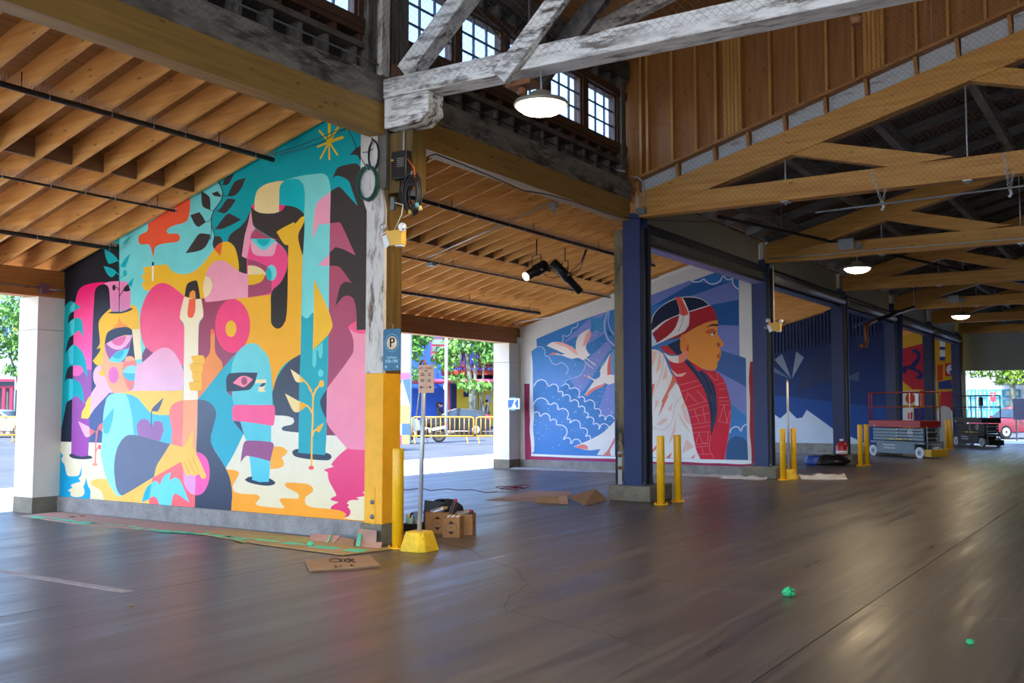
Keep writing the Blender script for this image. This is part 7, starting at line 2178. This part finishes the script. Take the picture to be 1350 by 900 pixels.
# ---------------------------------------------------------------- cars
def make_car(loc, rz, paint, label, L=4.1, H=1.48, W=1.75, hatch=True):
    """local x = forward, y = left; built round the origin then placed"""
    t = tag(empty('car', loc, rz), label, 'car')
    T = Matrix.Translation(Vector(loc)) @ Matrix.Rotation(rz, 4, 'Z')
    h = L / 2
    def side(prof, w0, w1, name, m, bev=.04, par=None):
        b = MB()
        n = len(prof)
        vs = [T @ Vector((x, s * (w0 if z < .75 else w0 + (w1 - w0) * min(1, (z - .75) / .7)), z)) for s in (-1, 1) for x, z in prof]
        b.add(vs, [list(range(n)), list(range(n, 2 * n))[::-1]] + [(i, (i + 1) % n, n + (i + 1) % n, n + i) for i in range(n)])
        return b.build(name, m, par or t, bevel=bev)
    body = [(-h, .38), (-h + .05, .30), (h - .15, .28), (h, .42), (h, .62), (h - .12, .78), (h - .95, .95), (h - 1.3, .98), (-h + .35, 1.02), (-h + .05, .92), (-h, .70)]
    side(body, W / 2, W / 2 - .06, 'body', paint)
    if hatch:
        cab = [(h - 1.35, .97), (h - 1.9, H - .12), (h - 2.3, H), (-h + .9, H - .02), (-h + .30, H - .18), (-h + .10, 1.0)]
    else:
        cab = [(h - 1.3, .97), (h - 2.0, H - .05), (h - 2.5, H), (-h + 1.2, H), (-h + .55, 1.02)]
    side(cab, W / 2 - .02, W / 2 - .16, 'cabin', paint, .05)
    for s in (-1, 1):
        y = lambda z: s * (W / 2 - .02 + (-.14) * min(1, max(0, (z - .75) / .7)) + .008)
        for pts in ([(h - 1.55, 1.0), (h - 2.0, H - .12), (h - 2.45, H - .08), (h - 2.45, 1.0)], [(h - 2.52, 1.0), (h - 2.52, H - .08), (-h + .95, H - .10), (-h + .42, 1.04)]):
            MB().prism([T @ Vector((x, y(z), z)) for x, z in pts], (T.to_3x3() @ Vector((0, -s * .004, 0)))).build('side_window', M_DGLASS, t)
        for x in (h - .82, -h + .78):
            c = T @ Vector((x, s * (W / 2 - .09), .32))
            ax = T.to_3x3() @ Vector((0, s, 0))
            MB().tube([c - ax * .1, c + ax * .10], .32, 20).build('tyre', M_TYRE, t)
            MB().tube([c, c + ax * .108], .21, 16).build('rim', M_RIM, t)
            MB().tube([c + ax * .1, c + ax * .115], .06, 8).build('hub', M_TYRE, t)
        MB().bar(T @ Vector((h - .35, s * (W / 2 - .32), .68)), T @ Vector((h - .12, s * (W / 2 - .25), .66)), .30, .14).build('headlight', M_RIM, t)
        MB().prism([T @ Vector((x, s * (W / 2 - .10), z)) for x, z in ((-h + .0, .82), (-h + .34, .98), (-h + .20, 1.14), (-h + .06, 1.05))], T.to_3x3() @ Vector((0, s * .095, 0))).build('tail_light', plain('tail_light_red', '#e0304a', .3), t)
        MB().bar(T @ Vector((h - 1.5, s * (W / 2 + .08), 1.03)), T @ Vector((h - 1.62, s * (W / 2 + .08), 1.03)), .16, .12).build('mirror', paint, t)
    MB().prism([T @ Vector((h - 1.36, -W / 2 + .12, 1.0)), T @ Vector((h - 1.36, W / 2 - .12, 1.0)), T @ Vector((h - 1.87, W / 2 - .2, H - .13)), T @ Vector((h - 1.87, -W / 2 + .2, H - .13))], T.to_3x3() @ Vector((.012, 0, .01))).build('windscreen', M_DGLASS, t)
    return t


M_CARBLK = plain('black_car_paint', '#16191e', .45, .0, var=.05)
M_CARSIL = plain('silver_car_paint', '#8f979c', .3, .4, var=.03, coat=.5)
M_CARRED = plain('red_car_paint', '#7d0c26', .3, .0, var=.05, coat=.6)
# street x axis points to the right of the view; the hatchback faces left
make_car(tuple(EX(aud(597, 55), 54.6, 0)), RZ + math.pi, M_CARBLK, 'black hatchback parked before the blue building', 4.2, 1.46)
make_car(tuple(EX(aud(8, 52), 51.5, 0)), RZ, M_CARSIL, 'silver car parked beyond the first white pillar', 4.4, 1.42, hatch=False)
rc = onZ(1345, 577)
make_car((rc.x - .1, rc.y, 0), YAW + .25 + math.pi, M_CARRED, 'red car parked outside the far opening', 4.5, 1.55)

# ---------------------------------------------------------------- motorcycle
def motorcycle(loc, rz, label):
    t = tag(empty('motorcycle', loc, rz), label, 'motorcycle')
    T = Matrix.Translation(Vector(loc)) @ Matrix.Rotation(rz, 4, 'Z')
    W_ = lambda x, z, y=0: T @ Vector((x, y, z))
    for x in (-.68, .70):
        c = W_(x, .31); ax = T.to_3x3() @ Vector((0, 1, 0))
        ring = [c + (T.to_3x3() @ Vector((math.cos(a_), 0, math.sin(a_)))) * .25 for a_ in [i * math.pi / 9 for i in range(18)]]
        MB().tube(ring, .065, 8, closed=True).build('tyre', M_TYRE, t)
        MB().tube([c - ax * .03, c + ax * .03], .17, 14).build('rim', plain('dark_rim', '#3a352a', .5, .3), t)
    wp = plain('white_fairing', '#e9ecee', .35, coat=.3)
    MB().prism([W_(x, z, -.14) for x, z in ((.30, .45), (.62, .62), (.72, .95), (.55, 1.08), (.20, .95), (.05, .55))], T.to_3x3() @ Vector((0, .28, 0))).build('front_fairing', wp, t, bevel=.04)
    MB().prism([W_(x, z, -.12) for x, z in ((-.95, .72), (-.30, .62), (.15, .72), (.1, .86), (-.35, .80), (-.98, .90))], T.to_3x3() @ Vector((0, .24, 0))).build('seat', M_TYRE, t, bevel=.03)
    MB().prism([W_(x, z, -.11) for x, z in ((-1.0, .60), (-.40, .48), (-.35, .60), (-.95, .74))], T.to_3x3() @ Vector((0, .22, 0))).build('tail_fairing', wp, t, bevel=.03)
    MB().box(0, 0, 0, 0, 0, 0)
    MB().prism([W_(x, z, -.16) for x, z in ((-.3, .2), (.25, .2), (.3, .5), (-.2, .55))], T.to_3x3() @ Vector((0, .32, 0))).build('engine', M_BLACK, t, bevel=.03)
    MB().tube([W_(.70, .31, .08), W_(.48, .98, .08)], .03, 8).build('fork', M_STEEL, t)
    MB().tube([W_(.70, .31, -.08), W_(.48, .98, -.08)], .03, 8).build('fork', M_STEEL, t)
    MB().tube([W_(.36, 1.05, .34), W_(.46, 1.02, .1), W_(.46, 1.02, -.1), W_(.36, 1.05, -.34)], .016, 6).build('handlebar', M_BLACK, t)
    MB().bar(W_(-1.0, .78, 0), W_(-1.05, .80, 0), .14, .07).build('tail_light', plain('tail_light_red', '#e0304a', .3), t)
    MB().tube([W_(-.1, .3, -.1), W_(-.18, .0, -.22)], .014, 6).build('kickstand', M_STEEL, t)
motorcycle(tuple(EX(aud(559, 43.5), 43.2, 0)), RZ + math.pi, 'white sport motorcycle parked beside the checkered painted column')
motorcycle(tuple(EX(aud(674, 57.4), 57.4, .15)), RZ, 'white motorcycle parked behind the second crowd barrier')


# ---------------------------------------------------------------- people across the street
def person(loc, rz, label, shirt, trousers, hair, stride=.25, H=1.72, long_hair=False, bag=None, sit=0):
    t = tag(empty('person', loc, rz), label, 'person')
    T = Matrix.Translation(Vector(loc)) @ Matrix.Rotation(rz, 4, 'Z') @ Matrix.Scale(H / 1.75, 4)
    nodes = {  # joint: (position, radius)   local x = facing direction
        'pelvis': ((0, 0, .95), .13), 'waist': ((0, 0, 1.10), .12), 'chest': ((.01, 0, 1.32), .145), 'neck0': ((0, 0, 1.47), .065), 'neck1': ((.01, 0, 1.53), .055),
        'headb': ((.03, 0, 1.60), .085), 'headt': ((.02, 0, 1.70), .085),
        'shl': ((0, .17, 1.42), .06), 'ell': ((-.08, .23, 1.15), .042), 'wrl': ((.08, .24, .93), .03), 'hdl': ((.12, .24, .85), .035),
        'shr': ((0, -.17, 1.42), .06), 'elr': ((-.02, -.23, 1.15), .042), 'wrr': ((.16, -.20, 1.05), .03), 'hdr': ((.22, -.17, 1.05), .035),
        'hil': ((0, .09, .90), .095), 'knl': ((stride * .55, .10, .50), .06), 'anl': ((stride, .10, .09), .042), 'tol': ((stride + .16, .11, .04), .035),
        'hir': ((0, -.09, .90), .095), 'knr': ((-stride * .2, -.10, .50), .06), 'anr': ((-stride, -.10, .11), .042), 'tor': ((-stride + .15, -.11, .04), .035)}
    ed = [('pelvis', 'waist'), ('waist', 'chest'), ('chest', 'neck0'), ('neck0', 'neck1'), ('neck1', 'headb'), ('headb', 'headt'), ('chest', 'shl'), ('shl', 'ell'), ('ell', 'wrl'), ('wrl', 'hdl'),
          ('chest', 'shr'), ('shr', 'elr'), ('elr', 'wrr'), ('wrr', 'hdr'), ('pelvis', 'hil'), ('hil', 'knl'), ('knl', 'anl'), ('anl', 'tol'), ('pelvis', 'hir'), ('hir', 'knr'), ('knr', 'anr'), ('anr', 'tor')]
    names = list(nodes)
    me = bpy.data.meshes.new('person_body')
    me.from_pydata([tuple(T @ Vector(nodes[n][0])) for n in names], [(names.index(p), names.index(q)) for p, q in ed], [])
    o = bpy.data.objects.new('body', me); COL.objects.link(o)
    sk = o.modifiers.new('skin', 'SKIN'); sk.use_smooth_shade = True
    for i, n in enumerate(names):
        v = me.skin_vertices[0].data[i]
        v.radius = (nodes[n][1] * H / 1.75,) * 2
        v.use_root = (n == 'pelvis')
    ss = o.modifiers.new('sub', 'SUBSURF'); ss.levels = 1; ss.render_levels = 2
    # colour by height and reach: skin, shirt, trousers, shoes are bands of one continuous body
    m, nt, b = new_mat('clothed_figure')
    geo = nt.nodes.new('ShaderNodeNewGeometry'); sep = nt.nodes.new('ShaderNodeSeparateXYZ')
    nt.links.new(geo.outputs['Position'], sep.inputs[0])
    def band(z, lo, hi):
        c = nt.nodes.new('ShaderNodeMath'); c.operation = 'GREATER_THAN'; c.inputs[1].default_value = loc[2] + z * H / 1.75
        nt.links.new(sep.outputs['Z'], c.inputs[0]); return mixc(nt, c.outputs[0], lo, hi)
    col = band(.10, lin('#e8e6e2'), lin(trousers)); col = band(.98, col, lin(shirt)); col = band(1.50, col, lin('#c9946f'))
    nt.links.new(col, b.inputs['Base Color']); b.inputs['Roughness'].default_value = .8
    me.materials.append(m)
    o.parent = t; o.matrix_parent_inverse = t.matrix_basis.inverted()
    hb = MB()
    hb.lathe([(.0, .115), (.06, .10), (.098, .05), (.105, 0), (.095, -.04), (.0, -.05)], (0, 0, 0), 14)
    if long_hair:
        hb.lathe([(.105, 0), (.11, -.12), (.10, -.26), (.03, -.30)], (-.05, 0, 0), 12)
    hb.v = [T @ (p + Vector((-.012, 0, 1.70))) for p in hb.v]
    hb.build('hair', plain('dark_hair', '#18151a', .7), t)
    if bag:
        MB().prism([T @ Vector(p) for p in ((.10, -.10, 1.05), (.10, .12, 1.05), (.10, .12, .82), (.10, -.10, .82))], T.to_3x3() @ Vector((.06, 0, 0))).build('bag', plain('maroon_bag', bag, .7), t)
    for s in (.03, -.03):
        MB().lathe([(0, -.008), (.012, 0), (0, .008)], T @ Vector((.105, s, 1.655)), 6).build('eye', M_BLACK, t)
    return t


dp = 58.2
person(tuple(EX(aud(642, dp), dp, .15)), RZ, 'walking person in navy shirt and trousers with maroon bag', '#1d2f6b', '#1f2748', '#16131a', .28, 1.75, bag='#8e1f4a')
person(tuple(EX(aud(636, dp + .7), dp + .7, .15)), RZ, 'walking person in white shirt beside the person with maroon bag', '#d9dfe6', '#2a3350', '#16131a', .24, 1.66)
person(tuple(EX(aud(578, dp), dp, .15)), RZ, 'long-haired person standing behind the black hatchback', '#2a2a32', '#23242c', '#16131a', .05, 1.64, long_hair=True)
person(tuple(EX(aud(581.5, dp + .6), dp + .6, .15)), RZ, 'person in dark clothes beside the long-haired person', '#3a3037', '#23242c', '#16131a', .05, 1.6)
person(tuple(EX(aud(541.8, 55), 54.5, 0)), RZ, 'person in dark clothes standing by the checkered painted column', '#20283a', '#1b2130', '#16131a', .06, 1.7)

# ---------------------------------------------------------------- beyond the far opening
fb = tag(empty('white_building', (-2, 92, 0)), 'white building with turquoise window frames beyond the far opening', 'building')
def FB(u, v, Yd): return onY(u, v, Yd)
Yd = 92.0
x0, x1 = FB(1262, 537, Yd).x, FB(1420, 537, Yd).x
MB().box(x0 - 6, x1, Yd, Yd + 8, 0, 9).build('wall', M_WHITEP, fb)
M_TEALF = plain('turquoise_frame', '#1d7f9a', .5)
for i, (u0, u1) in enumerate(((1275, 1287), (1289, 1302), (1304, 1322), (1324, 1345))):
    for j, (v0, v1) in enumerate(((513, 524), (526, 537), (539, 552))):
        p, q = FB(u0, v1, Yd - .2), FB(u1, v0, Yd - .2)
        wi = MB().box(p.x, q.x, Yd - .2, Yd - .01, p.z, q.z).build('window', M_TEALF, fb)
        mx_ = (p.x + q.x) / 2
        for xa, xb in ((p.x + .12, mx_ - .06), (mx_ + .06, q.x - .12)):
            MB().box(xa, xb, Yd - .24, Yd - .201, p.z + .15, q.z - .12).build('pane', M_WGLASS, wi)
p, q = FB(1300, 503, Yd - 9), FB(1420, 498, Yd - 9)
MB().box(p.x, q.x, Yd - 9, Yd - .3, p.z, p.z + .45).build('canopy', M_GREYW, fb)
p, q = FB(1311, 508, Yd - 12), FB(1420, 504, Yd - 12)
MB().box(p.x, q.x, Yd - 12, Yd - 11.6, p.z, p.z + .35).build('dark_beam', M_DGLASS, fb)
p = FB(1275, 500.5, Yd - .1)
text_mesh('BL T', 1.1, (p.x + 1.2, Yd - .02, p.z + .5), (1, 0, 0), (0, 0, 1), M_DBLUE, fb, 'sign_lettering')
tree((onY(1334, 537, 66).x, 66, 0), 'broad sunlit tree outside the far opening', [([(0, 0, 0), (.1, 0, 3), (0, 0, 6)], .22)],
     [(-1.6, 0, 4.2, 1.5, .9, 500), (1.0, 0, 4.6, 1.8, 1.3, 800), (-.2, .5, 5.4, 2.4, 1.2, 900), (.4, 0, 3.3, 1.6, .5, 260), (2.5, 0, 4.6, 1.6, 1.2, 500)], M_LEAF2, .2, 21, 'street trees')
gp = onZ(1346, 576)
gp.y -= 3.5
pg = tag(empty('utility_cabinet', (gp.x + .25, gp.y - 3, 0)), 'grey metal cabinet board in front of the red car', 'cabinet')
p0_, p1_ = onY(1336, 553, gp.y - 3), onY(1375, 525, gp.y - 3)
MB().box(p0_.x, p1_.x, gp.y - 3, gp.y - 2.75, p0_.z, p1_.z).build('board', plain('grey_cabinet', '#55576a', .5), pg)
for xx in (p0_.x + .1, p1_.x - .1):
    MB().box(xx - .03, xx + .03, gp.y - 2.9, gp.y - 2.84, 0, p0_.z).build('leg', M_DULLSTEEL, pg)
rs = tag(empty('stop_sign', (onY(1309, 529, 60).x, 60, 0)), 'red square notice sign on a turquoise post outside the far opening', 'sign')
p0_, p1_ = onY(1306, 529, 60), onY(1312.5, 517, 60)
MB().box(p0_.x, p1_.x, 60, 60.03, p0_.z, p1_.z).build('sign_plate', plain('red_sign', '#d8283a', .5), rs)
MB().lathe([(.0, 0), (.09, 0), (.09, .006)], ((p0_.x + p1_.x) / 2, 59.985, p1_.z - .17), 12, 'Y').build('sign_disc', M_WHITEP, rs)
MB().box((p0_.x + p1_.x) / 2 - .04, (p0_.x + p1_.x) / 2 + .04, 60.04, 60.1, 0, p1_.z).build('post', M_TEALF, rs)

# ---------------------------------------------------------------- unseen trees added beside the hall to shade the road
for k, (x, y, sd) in enumerate(((-25.5, 20.5, 31), (-30.5, 23.0, 32), (-35.5, 25.0, 33), (-41.0, 9.5, 34), (-33.0, 5.0, 35))):
    tree((x, y, -.03), ['shade tree on the street hidden behind the face mural, nearest the hall', 'second shade tree from the hall behind the face mural', 'third shade tree from the hall behind the face mural', 'shade tree across the road before the grey building',
         'shade tree on the street outside the near bay'][k], [([(0, 0, 0), (.1, 0, 3), (0, .1, 7)], .2), ([(0, 0, 3), (1.2, .3, 5.5), (2.0, .5, 8)], .1), ([(0, 0, 3.2), (-1.1, -.3, 6), (-1.8, -.2, 8.5)], .1)],
         [(0, 0, 8.5, 3.0, 2.2, 1100), (1.4, .6, 7.2, 2.0, 1.4, 500), (-1.5, -.5, 7.4, 2.0, 1.4, 500)], M_LEAF, .30, sd, 'street trees')
